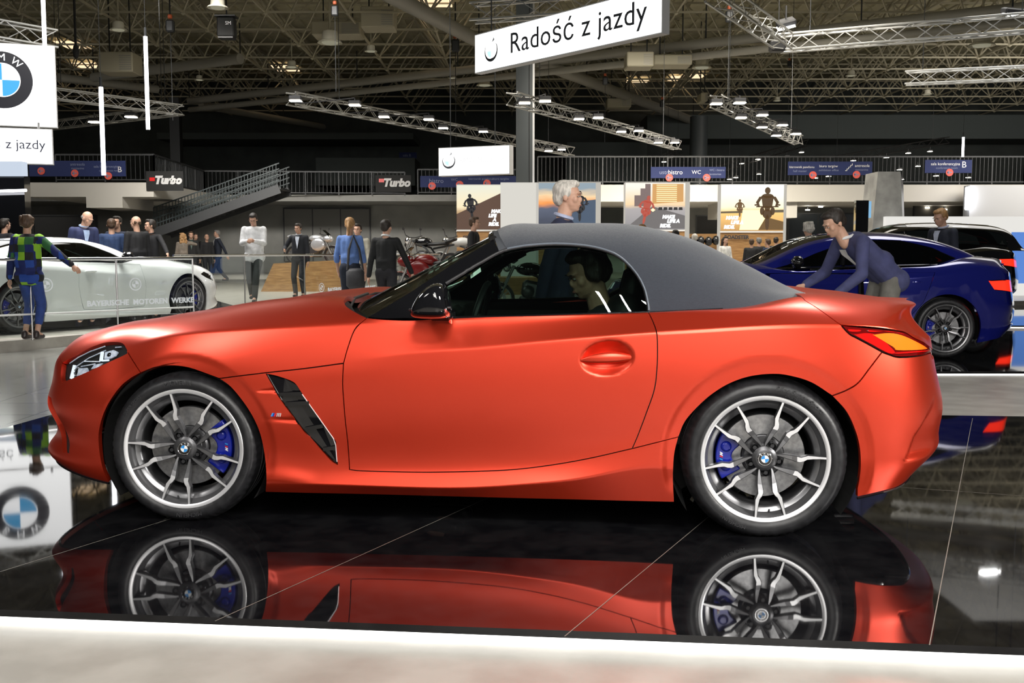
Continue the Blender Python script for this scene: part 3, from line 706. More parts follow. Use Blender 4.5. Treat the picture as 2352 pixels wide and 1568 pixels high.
def tub(name, px, r, m, off=0, both=True, par=None, dm=True):
    for sg in ((1, -1) if both else (1,)):
        pts = [Vector(ge([p[0]], [p[1]])[0])+Vector(gn([p[0]], [p[1]])[0])*off for p in px]
        pts = [Vector((p.x, CY+(p.y-CY)*sg, p.z)) for p in pts]
        MB().tube(pts, r, 8).build(name, m, car, True)
tub('window_seal', [gdom(1024, 652)]+gline([(1060, 630), (1100, 606), (1147, 580), (1165, 574)])+opening, .007, M['dark'], .0)
tub('window_seal', opening, .004, mat('seal_edge', (.10, .12, .15), .4), .006)
tub('belt_trim', [(x, .002) for x in np.linspace(gdom(985, 735)[0], xq, 20)], .0085, M['gloss_black'], .006)
tub('rear_belt_trim', [(x, .002) for x in np.linspace(xq, 2.30, 12)], .006, M['gloss_black'], .006)
# windscreen glass between the pillars, curved in plan
def wpt(s, t):
    a = np.array(ap_up); k = s*(len(a)-1); i = min(int(k), len(a)-2); f = k-i; q = a[i]*(1-f)+a[i+1]*f
    e = ge([q[0]], [q[1]])[0]; xc = .60+(1.262-.60)*s; zc = .925+(1.258-.925)*s; we = CY-e[1]
    xx = xc+(e[0]-xc)*t*t; zz = zc+(e[2]-zc)*t*t; return (xx, CY-we*t, zz)
b = MB(); ns, ntt = 14, 24
b.add([wpt(i/ns, -1+2*j/ntt) for i in range(ns+1) for j in range(ntt+1)], [(i*(ntt+1)+j, i*(ntt+1)+j+1, (i+1)*(ntt+1)+j+1, (i+1)*(ntt+1)+j) for i in range(ns) for j in range(ntt)])
b.build('windscreen', M['glass'], car, True, 80)
MB().tube([wpt(1, -1+2*j/ntt) for j in range(ntt+1)], .018, 8).build('windscreen_header', M['gloss_black'], car, True)
# cowl tray and wipers
b = MB(); row = []
for j in range(25):
    t = -1+2*j/24; g_ = wpt(0, t); row.append(((g_[0]-.14+.06*t*t, g_[1], g_[2]-.03-.05*t*t), (g_[0]+.03, g_[1], g_[2]-.02)))
b.add([p for r in row for p in r], [(2*i, 2*i+1, 2*i+3, 2*i+2) for i in range(24)]).build('cowl_tray', M['dark'], car, True)
for (t0, t1, s1) in ((.72, .05, .05), (.1, -.6, .05)):
    a, c_ = Vector(wpt(.0, t0)), Vector(wpt(s1, t1)); a += Vector((-.05, 0, .0)); c_ += Vector((-.02, 0, .02)); mid_ = (a+c_)/2+Vector((-.02, 0, .015))
    w_ = MB().tube([a, mid_, c_], .008, 6).build('wiper', M['dark'], car, True)
# far-side fin aerial not in view; mirrors
for sg in (1, -1):
    fl = lambda p: Vector((p[0], CY+(p[1]-CY)*sg, p[2]))
    b = MB()
    outl = [(941, 715), (952, 688), (970, 665), (990, 652), (1008, 648), (1022, 655), (1031, 675), (1034, 700), (1037, 712), (1032, 732), (1000, 733), (960, 732), (943, 727)]
    near = [inv(u, v, .955) for u, v in outl]; cxz = sum(near, Vector())/len(near); rings = []
    for (w, s) in ((1.035, .35), (1.03, .62), (1.01, .85), (.98, .97), (.94, 1.0), (.90, .97), (.865, .90)):
        rings.append([fl(Vector((cxz.x+(p.x-cxz.x)*s, CY-w, cxz.z+(p.z-cxz.z)*s))) for p in near])
    n = len(outl); vs = [p for r in rings for p in r]; fs = [(i*n+j, i*n+(j+1) % n, (i+1)*n+(j+1) % n, (i+1)*n+j) for i in range(6) for j in range(n)]+[tuple(range(n)), tuple(range(6*n, 7*n))]
    mo = b.add(vs, fs).build('door_mirror', M['gloss_black'], car, True, 60)
    sb = mo.modifiers.new('round', 'SUBSURF'); sb.levels = sb.render_levels = 2
    st = [(935, 712), (1036, 706), (1036, 714), (936, 724)]
    MB().tube([fl(inv(940, 711, .975)), fl(inv(985, 707, 1.03)), fl(inv(1034, 706, .985))], .005, 6).build('mirror_rib', M['dark'], mo, True)
    MB().box(fl(Vector((cxz.x+.02, CY-.84, cxz.z-.055))), (.10, .12, .05), bev=.015).build('mirror_foot', M['gloss_black'], mo)
    gl = MB().add([fl(Vector((cxz.x+.062, CY-w, cxz.z+zz))) for w, zz in ((.89, -.06), (1.0, -.06), (1.01, .03), (.90, .05))], [(0, 1, 2, 3)]).build('mirror_glass', M['chrome'], mo)
# ================================================================ wheels
def pol(r, deg, y=0.): a = math.radians(deg); return Vector((r*math.sin(a), y, r*math.cos(a)))
def roundel(R, parent, Mx, name='badge', simple=False, ringmat=None, th=.003, white=None, blue=None, rot=0.):
    b = MB(); n = 48
    def ring(r0, r1, z, mi, a0=0, a1=360, k=n):
        vs = []; fs = []
        for i in range(k+1):
            a = math.radians(a0+(a1-a0)*i/k+rot); c, s = math.cos(a), math.sin(a); vs += [(r0*c, r0*s, z), (r1*c, r1*s, z)]
        for i in range(k): fs.append((2*i, 2*i+1, 2*i+3, 2*i+2))
        b.add(vs, fs, mi)
    z = th; ring(.0001, R, 0, 0); 
    if not simple: ring(R*.965, R, z*.5, 1)
    ring(R*.60, R*.965 if not simple else R, z*.45, 0); ring(R*.57, R*.60, z*.6, 1)
    for q in range(4): ring(.0001, R*.57, z*.5, 2 if q % 2 == 0 else 3, q*90, q*90+90, 12)
    b.lathe([(R, 0), (R, z*.5)], 'z', n, mi=0)
    o = b.build(name, [ringmat or M['gloss_black'], M['chrome'] if not simple else (white or M['white']), white or M['white'], blue or M['lblue']], parent, M=Mx, clean=False)
    for ch, a in (('B', 128), ('M', 90), ('W', 52)):
        me = text_mesh(ch, size=R*.36, ext=th*.1); me.transform(Matrix.Translation((0, 0, z*.62)) @ Matrix.Rotation(math.radians(a-90+rot), 4, 'Z') @ Matrix.Translation((0, R*.785, 0))); me.transform(Mx)
        me.materials.clear(); link_mesh('letter', me, o if parent is not None else o, white or M['white'])
    return o
def bend_text(txt, size, r0, deg, parent, m, y=-.0135, shear=0, ext=.0012, sx=1.):
    me = text_mesh(txt, size=size, ext=ext, shear=shear, sx=sx)
    for v in me.vertices:
        a = math.radians(deg)+v.co.x/r0; r = r0+v.co.y; yy = y-v.co.z
        v.co = (r*math.sin(a), yy, r*math.cos(a))
    me.update(); me.materials.clear(); return link_mesh('tyre_lettering', me, parent, m)
def wheel(name, loc, rot, steer, tyre_r, cal_deg, texts, tw=.25):
    # thing part: an empty at the hub so that it can turn; face towards -y
    T = MB(); R0 = tyre_r; k = R0/.33
    prof = [(.252, .012), (.256, .002), (.263, -.006), (.275, -.0115), (.287, -.0125), (.299, -.009), (.308, -.001), (.3155, .010), (.3215, .024), (.3265, .038), (.33, .052), (.322, .054), (.322, .062), (.33, .064), (.33, .105), (.322, .107), (.322, .117), (.33, .119), (.33, .16), (.322, .162), (.322, .172), (.33, .174), (.329, .20), (.322, .225), (.30, .245), (.26, .24)]
    prof = [(r*k if r > .3 else r+(k-1)*.33*max(0, (r-.26)/.04), h) for r, h in prof]
    n = 180; T.lathe(prof, 'y', n)
    for row in (7, 8, 9):
        for j in range(0, n, 3):
            x, y, z = T.v[row*n+j]; s = 1-.010; T.v[row*n+j] = (x*s, y+.002, z*s)
    ty = T.build(name, M['rubber'], car, True, 35); ty.location = loc; ty.rotation_euler = (0, 0, steer)
    for t in texts: bend_text(parent=ty, m=M['rubber_mark'], **t)
    # alloy rim
    b = MB(); b.lathe([(.250, .014), (.263, .002), (.264, -.003), (.260, -.007), (.250, -.006), (.244, -.002)], 'y', 96, mi=0)
    b.lathe([(.244, -.002), (.240, .012), (.236, .022), (.232, .026)], 'y', 96, mi=2)
    b.lathe([(.232, .026), (.228, .040), (.212, .046), (.206, .052)], 'y', 96, mi=2)
    b.lathe([(.206, .052), (.204, .058), (.200, .16), (.215, .22)], 'y', 96, mi=1)
    rm = b.build('alloy_rim', [M['machined'], M['alloy_dark'], M['alloy_mid']], ty, True, 30)
    rm.rotation_euler = (0, rot, 0)
    RR = .258
    yt = lambda r: np.interp(r, [.17, .3, .42, .5, .6, .97], [.022, .014, .008, .002, -.001, -.002])
    Lp = [(.17, .6), (.24, 5.0), (.32, 10.2), (.42, 14.6), (.50, 17.6), (.56, 19.4), (.62, 18.3), (.67, 17.4), (.74, 18.5), (.84, 19.7), (.97, 20.7)]
    Rp = [(.20, 12.), (.26, 18.), (.33, 22.8), (.42, 26.2), (.50, 28.4), (.54, 28.8), (.60, 26.8), (.65, 24.0), (.74, 23.3), (.84, 23.2), (.97, 23.5)]
    for q in range(5):
        for sgn in (1, -1):
            b = MB(); vs = []; m_ = len(Lp)
            for (r, a), (r2, a2) in zip(Lp, Rp):
                wdt = abs(math.radians(a2-a)*r*RR); ins = min(.0022, wdt*.2)/(r*RR)*57.3
                A, B = q*72+sgn*a, q*72+sgn*a2; ia = sgn*ins; ya, yb = yt(r), yt(r2)
                vs += [pol(r*RR, A, ya+.030), pol(r*RR, A, ya+.003), pol(r*RR, A+ia, ya), pol(r2*RR, B-ia, yb), pol(r2*RR, B, yb+.003), pol(r2*RR, B, yb+.030)]
            fs = []; ms = []
            for i in range(m_-1):
                for j in range(5):
                    fs.append((i*6+j, i*6+j+1, (i+1)*6+j+1, (i+1)*6+j))
                    ms.append(0 if (j == 2 and i >= 4) else (2 if j == 2 and i < 4 else 1))
            for f, mi in zip(fs, ms): b.add([vs[i] for i in f], [(0, 1, 2, 3)], mi)
            b.build('spoke', [M['machined'], M['alloy_dark'], M['alloy_mid']], rm)
    b = MB(); b.lathe([(.0, .010), (.034, .010), (.040, .012), (.050, .018), (.056, .030), (.058, .06), (.075, .075)], 'y', 48, mi=0)
    hb = b.build('hub', [M['alloy_dark']], rm, True, 30)
    b = MB(); b.lathe([(.0295, .010), (.0295, .006), (.028, .005), (.027, .006), (0, .006)], 'y', 48); b.build('hub_cap', M['chrome'], rm, True, 30)
    roundel(.0265, hb, Matrix.Translation((0, .0055, 0)) @ Matrix.Rotation(math.pi/2, 4, 'X'), 'badge', th=.001, rot=math.degrees(rot)*0)
    for q in range(5):
        c = pol(.060, 36+q*72, .03); b = MB()
        b.lathe([(.0145, 0), (.0145, .04)], 'y', 16, c=(c.x, .014, c.z)); b.lathe([(0, .018), (.0085, .018), (.0095, .024), (.0095, .05)], 'y', 6, c=(c.x, 0, c.z)); b.build('wheel_bolt', M['dark'], rm)
    v_ = MB().tube([pol(.226, 180, .03), pol(.215, 180, .018)], .004, 8).build('valve', M['dark'], rm)
    b = MB(); b.lathe([(.09, .085), (.172, .085), (.174, .088), (.174, .112), (.09, .112)], 'y', 72); b.lathe([(.0, .062), (.078, .062), (.085, .068), (.088, .085)], 'y', 48, mi=1)
    d = b.build('brake_disc', [M['disc'], M['alloy_dark']], ty, True, 30)
    b = MB(); a0, a1 = cal_deg; npt = 10
    poly = [pol(.195, a0+(a1-a0)*i/npt) for i in range(npt+1)]+[pol(.118+.012*math.cos(math.pi*(i/npt-.5)*2), a1+(a0-a1)*i/npt) for i in range(npt+1)]
    b.prism([(p.x, p.z) for p in poly], .052, .13, lambda a, c, h: (a, h, c))
    for f in (.25, .75):
        c = pol(.158, a0+(a1-a0)*f); b.lathe([(0, .040), (.018, .041), (.023, .052)], 'y', 16, c=(c.x, 0, c.z))
    cp = b.build('brake_caliper', M['caliper'], ty, True, 30); bv = cp.modifiers.new('b', 'BEVEL'); bv.width = .005; bv.segments = 2
    cp['label'] = 'blue brake caliper'
    am = (a0+a1)/2; c = pol(.172, am, .050); tdir = pol(1, am+90); rdir = pol(1, am)
    F = frame_mat(c, -tdir if am > 180 else -tdir, rdir) if False else frame_mat(c, Vector((0, 0, -1)) if am < 180 else Vector((0, 0, 1)), Vector((1, 0, 0)) if am < 180 else Vector((-1, 0, 0)))
    mb = MB()
    for i, mi in ((0, 1), (1, 2), (2, 3)): mb.prism([(-.018+i*.006, -.006), (-.013+i*.006, -.006), (-.009+i*.006, .006), (-.014+i*.006, .006)], -.001, .001, mi=mi)
    mb.prism([(.001, -.006), (.005, -.006), (.008, .002), (.010, -.006), (.013, -.006), (.0195, .006), (.015, .006), (.0125, .0), (.010, .006), (.0065, .006)], -.001, .001, mi=0)
    mb.build('caliper_badge', [M['white'], M['lblue'], M['dblue'], M['red']], cp, M=F)
    return ty
MICH = [dict(txt='MICHELIN', size=.026, r0=.289, deg=-3, sx=1.05), dict(txt='MICHELIN', size=.024, r0=.289, deg=176, sx=1.05), dict(txt='SUPER SPORT', size=.018, r0=.290, deg=-48)]
PSS = [dict(txt='Pilot Super Sport', size=.027, r0=.296, deg=27, shear=.35, sx=1.15), dict(txt='275/35 ZR19', size=.012, r0=.274, deg=22), dict(txt='MICHELIN', size=.022, r0=.292, deg=205, sx=1.05)]
rotF = math.radians(0)
# spoke pattern: V centres seen at 354 deg behind, front wheel turned a little
wheel('front_wheel', (0, .005, .322), math.radians(10), math.radians(4), .330, (52, 128), MICH)
wheel('rear_wheel', (2.47, -.005, .328), math.radians(-6), 0, .3375, (240, 300), PSS, .27)
# far side: same wheels turned round
for o in [o for o in car.children if o.name.startswith(('front_wheel', 'rear_wheel'))]:
    c = copy_tree(o, car); c.location = (o.location.x, 2*CY-o.location.y, o.location.z); c.rotation_euler = (0, 0, math.pi+o.rotation_euler.z)
# wheel housings, floor pan, sills inside
for cx, r in ((0.0, .372), (2.47, .385)):
    for sg in (1, -1):
        b = MB(); pr = [(r, .02), (r, .42), (.02, .42)]
        b.lathe([(a, (CY+(h-CY)*sg)) for a, h in pr], 'y', 40, c=(cx, 0, .325), arc=(math.radians(-36), math.radians(216)))
        b.build('wheel_housing', M['black'], car)
b = MB(); b.bx(.40, 2.06, .08, 1.72, .125, .20); b.bx(-.60, .40, .45, 1.35, .15, .30); b.bx(2.06, 3.0, .45, 1.35, .20, .34); b.bx(-.62, -.42, .35, 1.45, .18, .22); b.bx(2.85, 3.0, .3, 1.5, .25, .34)
b.build('floor_pan', M['black'], car)
b = MB(); lip = []
px = [(122, 1074), (156, 1087), (198, 1098), (250, 1112)]
for sg in (1, -1):
    pts = [Vector(bil(G3, [u_], [0.])[0]) for u_ in np.linspace(.02, archF_l[-1][0], 40)]; MB().tube([(p.x, CY+(p.y-CY)*sg, p.z-.003) for p in pts], .006, 6).build('front_splitter', M['gloss_black'], car, True)
    pts = [Vector(bil(G3, [u_], [0.])[0]) for u_ in np.linspace(archR_r[-1][0], UE-.02, 40)]
    MB().tube([(p.x, CY+(p.y-CY)*sg, p.z-.003) for p in pts], .005, 6).build('rear_diffuser_edge', M['gloss_black'], car, True)
    t_ = MB(); t_.lathe([(.045, 0), (.045, .10), (.040, .10), (.040, .0)], 'x', 24, c=(3.05, CY-.55*sg, .30)); t_.build('exhaust_tip', M['chrome'], car, True)
# ================================================================ cabin
L_ = M['leather']
def seat(name, w):
    e = MB(); y = CY-w
    e.box((1.52, y, .42), (.52, .50, .16), bev=.05)
    e.box((1.83, y, .70), (.16, .48, .60), R=Matrix.Rotation(.30, 3, 'Y'), bev=.06)
    e.box((1.93, y, 1.00), (.10, .26, .20), R=Matrix.Rotation(.25, 3, 'Y'), bev=.04)
    return e.build(name, L_, car, True, 50)
seat('seat', .38); seat('seat', -.38)
b = MB(); b.box((.93, CY, .80), (.40, 1.40, .20), bev=.05); b.box((1.02, CY-.38, .88), (.22, .40, .08), bev=.03); b.build('dashboard', M['dark'], car, True, 50)
b = MB(); b.box((1.45, CY, .50), (1.1, .22, .24), bev=.04); b.build('centre_console', M['dark'], car, True, 50)
b = MB(); b.tube([Vector((1.22+.045*math.cos(a), CY-.38+.18*math.sin(a), .86+.165*math.cos(a))) for a in np.linspace(0, 2*math.pi, 28, endpoint=False)], .014, 8, closed=True); b.box((1.21, CY-.38, .85), (.04, .30, .05), R=Matrix.Rotation(.25, 3, 'Y')); b.tube([(1.2, CY-.38, .84), (1.02, CY-.38, .80)], .03, 8); b.build('steering_wheel', M['dark'], car, True, 50)
for sg in (1, -1):
    b = MB(); yy = CY-.72*sg; b.bx(.95, 2.02, yy-.02, yy+.02, .30, .84); b.bx(1.15, 1.75, yy-.02+.03*sg, yy+.02+.04*sg, .60, .66, bev=.02); b.build('door_trim', M['dark'], car)
b = MB(); b.bx(2.02, 2.62, .18, 1.62, .35, .88); b.bx(.60, .80, .2, 1.6, .35, .80); b.bx(.6, 2.1, .16, 1.64, .20, .26); b.build('cabin_lining', M['black'], car)
for sg in (1, -1):
    MB().tube([(2.05, CY-.52*sg, .86), (2.09, CY-.50*sg, 1.05), (2.09, CY-.25*sg, 1.05), (2.05, CY-.23*sg, .86)], .025, 8).build('roll_hoop', M['dark'], car, True)
MB().box((1.27, CY-.0, 1.17), (.03, .22, .06), bev=.012).build('interior_mirror', M['dark'], car)
# ================================================================ people
def capsule(b, p, q, r0, r1, n=12):
    p, q = Vector(p), Vector(q); d = q-p; L = d.length
    if L < 1e-6: b.ball(p, r0, n); return
    t = d/L; pts = []; rs = []
    for a in (-80, -55, -30, 0): pts.append(p+t*(r0*math.sin(math.radians(a)))); rs.append(r0*math.cos(math.radians(a)))
    for a in (0, 30, 55, 80): pts.append(q+t*(r1*math.sin(math.radians(a)))); rs.append(r1*math.cos(math.radians(a)))
    b.tube(pts, rs, n)
def fuse(b, name, m, parent, vox, sm=4):
    me = bpy.data.meshes.new('t'); me.from_pydata(b.v, [], b.f); o = bpy.data.objects.new('t', me); COL.objects.link(o)
    r = o.modifiers.new('r', 'REMESH'); r.mode = 'VOXEL'; r.voxel_size = vox
    s = o.modifiers.new('s', 'SMOOTH'); s.factor = .5; s.iterations = sm
    bpy.context.view_layer.update(); m2 = bpy.data.meshes.new_from_object(o.evaluated_get(bpy.context.evaluated_depsgraph_get()))
    bpy.data.objects.remove(o); bpy.data.meshes.remove(me); m2.name = name; m2.shade_smooth(); m2.materials.clear()
    return link_mesh(name, m2, parent, m)
def ik(a, c, l1, l2, hint):
    a, c = Vector(a), Vector(c); d = c-a; L = min(d.length, (l1+l2)*.999); d.normalize(); c = a+d*L
    x = (l1*l1-l2*l2+L*L)/(2*L); h = math.sqrt(max(l1*l1-x*x, 0)); hv = Vector(hint); hv = hv-d*hv.dot(d)
    if hv.length < 1e-5: hv = d.orthogonal()
    return a+d*x+hv.normalized()*h, c
MC = {}
def cloth(col, rough=.8):
    k = tuple(round(c, 3) for c in col)
    if k not in MC: MC[k] = noisy(mat('cloth', col, rough), tuple(c*.85 for c in col), tuple(min(1, c*1.12) for c in col), 14, 4, None, .5)
    return MC[k]
HAIR = {k: noisy(mat('hair_'+k, c, .55), tuple(x*.7 for x in c), tuple(x*1.25 for x in c), 60, 3, None, .6, (1, 1, .3)) for k, c in
        dict(dark=(.02, .014, .010), brown=(.07, .038, .02), blond=(.36, .20, .08), white=(.55, .52, .47), grey=(.2, .19, .18)).items()}
M['eye'] = mat('eye_white', (.42, .38, .35), .4); M['iris'] = mat('dark_iris', (.02, .015, .01), .1); M['lips'] = mat('lips', (.42, .16, .13), .5)
def person(label, loc, H=1.78, face=0., hair='brown', style='short', top=(.02, .02, .03), legs=(.015, .015, .02), shoes=(.01, .01, .01), kind='jacket',
           lh=None, rh=None, lf=(.10, 0), rf=(-.10, 0), lean=0., turn=0., nod=0., shirt=None, vox=.013, sit=False, female=False, mtop=None, short=False, group=None, hunch=0., bare=False, lift=(0, 0)):
    # local frame: faces -y, its left hand on +x; unit height 1.78
    r = thing('person', label, 'person', loc, math.radians(face), group); k = H/1.745; r.scale = (k, k, k)
    hz = .50 if sit else .94
    pel = Vector((0, .0, hz)); th = math.radians(lean)
    def T(x, y, z):     # point on the torso, leaning forwards about the hips
        yy, zz = y, z; s, c = math.sin(th), math.cos(th); e = math.radians(hunch)*max(0, z-.2)
        s, c = math.sin(th+e), math.cos(th+e); return pel+Vector((x, yy*c-zz*s, zz*c+yy*s))
    che = T(0, 0, .38); shl, shr = T(.178, 0, .468), T(-.178, 0, .468); nb = T(0, -.0, .53)
    wsh = .9 if female else 1.; shl = che+(shl-che)*wsh; shr = che+(shr-che)*wsh
    tn = math.radians(turn); nd = math.radians(nod)+th*.55
    Rh = Matrix.Rotation(tn, 3, 'Z') @ Matrix.Rotation(nd, 3, 'X')
    hc = nb+Vector((0, -math.sin(th*.8)*.075, .052))+Rh @ Vector((0, -.022, .095))
    hd = lambda x, y, z: hc+Rh @ Vector((x, y, z))
    lh = Vector(lh) if lh else Vector((.25, -.03, hz-.10)); rh = Vector(rh) if rh else Vector((-.25, -.03, hz-.10))
    ell, lw = ik(shl, lh, .29, .26, (.5, .7, -.3)); elr, rw = ik(shr, rh, .29, .26, (-.5, .7, -.3))
    hipl, hipr = pel+Vector((.09, 0, -.03)), pel+Vector((-.09, 0, -.03))
    if sit: kl, al = Vector((.14, -.45, .50)), Vector((.14, -.75, .20)); kr, ar = Vector((-.14, -.45, .50)), Vector((-.14, -.75, .20))
    else:
        kl, al = ik(hipl, (lf[0], lf[1], .09+lift[0]), .44, .42, (0, -1, 0)); kr, ar = ik(hipr, (rf[0], rf[1], .09+lift[1]), .44, .42, (0, -1, 0))
    # --- skin: one continuous figure
    b = MB()
    b.ball(hd(0, .012, .03), (.074, .092, .088), 16, R=Rh); b.ball(hd(0, -.028, -.035), (.056, .064, .072), 14, R=Rh); b.ball(hd(0, -.060, -.078), (.026, .024, .022), 10, R=Rh)
    b.ball(hd(0, -.088, -.012), (.011, .016, .022), 8, R=Rh); b.ball(hd(0, -.078, .030), (.052, .020, .012), 8, R=Rh); b.ball(hd(0, -.086, -.053), (.022, .010, .009), 8, R=Rh)
    for s in (-1, 1): b.ball(hd(s*.076, .010, -.005), (.010, .020, .030), 8, R=Rh); b.ball(hd(s*.040, -.055, -.015), (.024, .024, .026), 8, R=Rh)
    capsule(b, nb+Vector((0, .01, -.04)), hd(0, .012, -.05), .056, .052)
    for s, sh in ((1, shl), (-1, shr)): capsule(b, che, sh, .075, .046)
    capsule(b, T(0, 0, .05), T(0, 0, .40), .080, .085)
    for sh, el, w, s in ((shl, ell, lw, 1), (shr, elr, rw, -1)):
        capsule(b, sh, el, .045, .038); capsule(b, el, w, .038, .025)
        d = (w-el).normalized(); inn = Vector((-s, -.25, 0)); inn = (inn-d*inn.dot(d)).normalized(); pn = d.cross(inn)
        c = w+d*.05; 
        for q in (-.022, -.008, .008, .022): capsule(b, w+inn*q*.6, w+d*.085+pn*q*1.3, .016, .013, 8)
        for q, L in ((-.030, .062), (-.010, .075), (.010, .080), (.030, .070)):
            p0 = w+d*.085+pn*q; p1 = p0+d*L*.5+inn*.010; capsule(b, p0, p1, .0095, .009, 8); capsule(b, p1, p1+d*L*.42+inn*.028, .009, .0078, 8)
        t0 = w+d*.03-pn*.02; t1 = t0-pn*.025+d*.035+inn*.018; capsule(b, t0, t1, .013, .011, 8); capsule(b, t1, t1+d*.032+inn*.006, .010, .009, 8)
    for hp, kn, an in ((hipl, kl, al), (hipr, kr, ar)):
        capsule(b, hp, kn, .070, .050); capsule(b, kn, an, .048, .035); capsule(b, an, an+Vector((0, -.10, -.04)), .035, .03)
    body = fuse(b, 'body', M['skin'], r, vox*.72, 2)
    for s in (-1, 1):
        e = MB(); e.ball(hd(s*.031, -.080, .008), (.011, .008, .0055), 10, R=Rh); e.ball(hd(s*.031, -.086, .008), (.005, .004, .0048), 8, 1, R=Rh); e.build('eye', [M['eye'], M['iris']], r, True, clean=False)
        MB().box(hd(s*.031, -.091, .030), (.030, .008, .006), R=Rh, bev=.003).build('eyebrow', HAIR['dark' if hair != 'white' else 'grey'], r)
    MB().ball(hd(0, -.0935, -.053), (.021, .006, .0065), 8, R=Rh).build('mouth', M['lips'], r, True)
    # --- hair
    hm = HAIR[hair]
    if style != 'bald':
        b = MB(); 
        b.ball(hd(0, .030, .050), (.083, .092, .080), 14, R=Rh); b.ball(hd(0, .060, .0), (.074, .058, .070), 12, R=Rh); b.ball(hd(0, -.030, .098), (.062, .055, .032), 10, R=Rh)
        for s in (-1, 1): b.ball(hd(s*.068, .012, .030), (.018, .045, .045), 8, R=Rh)
        if style in ('long', 'curly'):
            for s in (-1, 0, 1): capsule(b, hd(s*.065, .055, .03), hd(s*.085, .075, -.20), .045, .038)
            if style == 'curly':
                rn = random.Random(3)
                for i in range(26): b.ball(hd(rn.uniform(-.11, .11), rn.uniform(.02, .11), rn.uniform(-.22, .10)), .026, 8)
        if style == 'pony': capsule(b, hd(0, .10, .03), hd(0, .135, -.05), .032, .030); capsule(b, hd(0, .135, -.05), hd(.0, .12, -.17), .030, .018)
        if style == 'full':
            rn = random.Random(5)
            for i in range(30):
                a = rn.uniform(0, 6.28); b.ball(hd(.078*math.cos(a), .02+.082*math.sin(a)*(1 if math.sin(a) > 0 else .6), rn.uniform(-.02, .11)), .027, 8)
        fuse(b, 'hair', hm, r, .011, 3)
    else:
        b = MB()
        for s in (-1, 1): b.ball(hd(s*.066, .040, .005), (.016, .045, .035), 8, R=Rh)
        b.ball(hd(0, .088, -.005), (.055, .016, .038), 8, R=Rh); fuse(b, 'hair', hm, r, .011, 2)
    # --- clothes
    tm = mtop or cloth(top); b = MB(); fat = {'jacket': 1., 'coat': 1.14, 'shirt': .88, 'sweater': .95}[kind]; capsule(b, T(0, .004, .02), T(0, .004, .41), .118*fat, .122*fat, 14)
    for x in (-.065, .065):
        capsule(b, T(x, .0, .06 if kind != 'jacket' else -.04), T(x*1.1, .0, .42), .105*fat*(.92 if female else 1), .100*fat, 14)
    for sh in (shl, shr): capsule(b, T(0, .01, .445), sh+Vector((0, 0, -.004)), .082, .060*fat)
    capsule(b, T(-.05, .01, .15), T(.05, .01, .15), .12*fat, .12*fat)
    cuff = .58 if bare else .97
    for sh, el, w in ((shl, ell, lw), (shr, elr, rw)):
        capsule(b, sh, el, .062*fat, .050*fat); capsule(b, el, el+(w-el)*(.3 if bare else .99), .054*fat, (.050 if bare else .040)*max(1, fat*.95))
    if kind in ('jacket', 'coat'):
        capsule(b, T(-.08, .0, -.06), T(.08, .0, -.06), .115*fat, .115*fat)
    fuse(b, {'jacket': 'jacket', 'coat': 'jacket', 'shirt': 'shirt', 'sweater': 'sweater'}[kind], tm, r, vox, 4)
    if shirt:
        b = MB(); b.tube([nb+Vector((.062*math.cos(a), .004+.060*math.sin(a), .014+.018*math.sin(a))) for a in np.linspace(0, 2*math.pi, 16, endpoint=False)], .014, 6, closed=True)
        if kind == 'jacket':
            f = .126*fat+.002; b.add([T(-.050, -f+.030, .49), T(.050, -f+.030, .49), T(.046, -f+.004, .44), T(.0, -f-.006, .20), T(-.046, -f+.004, .44)], [(0, 1, 2, 3, 4)])
        b.build('shirt_collar', cloth(shirt), r, True)
    lm = cloth(legs); b = MB()
    capsule(b, pel+Vector((-.055, 0, .0)), pel+Vector((.055, 0, .0)), .112, .112, 14)
    for hp, kn, an in ((hipl, kl, al), (hipr, kr, ar)):
        capsule(b, hp, kn, .092, .068); end = kn+(an-kn)*(.62 if short else .97); capsule(b, kn, end, .068, .056)
    fuse(b, 'trousers', lm, r, vox, 4)
    for an, f in ((al, lf), (ar, rf)):
        b = MB(); capsule(b, an+Vector((0, .03, -.045)), an+Vector((0, -.13, -.052)), .040, .034); capsule(b, an+Vector((0, .02, -.0)), an+Vector((0, .02, -.04)), .043, .045); fuse(b, 'shoe', cloth(shoes, .4), r, .011, 2)
    return r
# ================================================================ the other display cars share one body builder
def side_cast(x, z):
    h = BV.ray_cast(Vector((x, -3, z)), Vector((0, 1, 0)))
    if h[0] is None: h = BV.find_nearest(Vector((x, 0, z)))
    k = h[2] if len(h) > 2 else 0; j, i = divmod(k, nu-1); p = h[0]
    a, b, c = Vector(gv[j*nu+i]), Vector(gv[j*nu+i+1]), Vector(gv[(j+1)*nu+i]); e1, e2, q = b-a, c-a, p-a
    a11, a12, a22 = e1.dot(e1), e1.dot(e2), e2.dot(e2); r1, r2 = q.dot(e1), q.dot(e2); det = a11*a22-a12*a12
    s = (r1*a22-r2*a12)/det; t = (r2*a11-r1*a12)/det
    return ((iu[i]+min(max(s, 0), 1)*STU)*DU, (iv[j]+min(max(t, 0), 1)*STV)*DV)
WHEELS = [o for o in car.children if o.name.startswith(('front_wheel', 'rear_wheel'))]
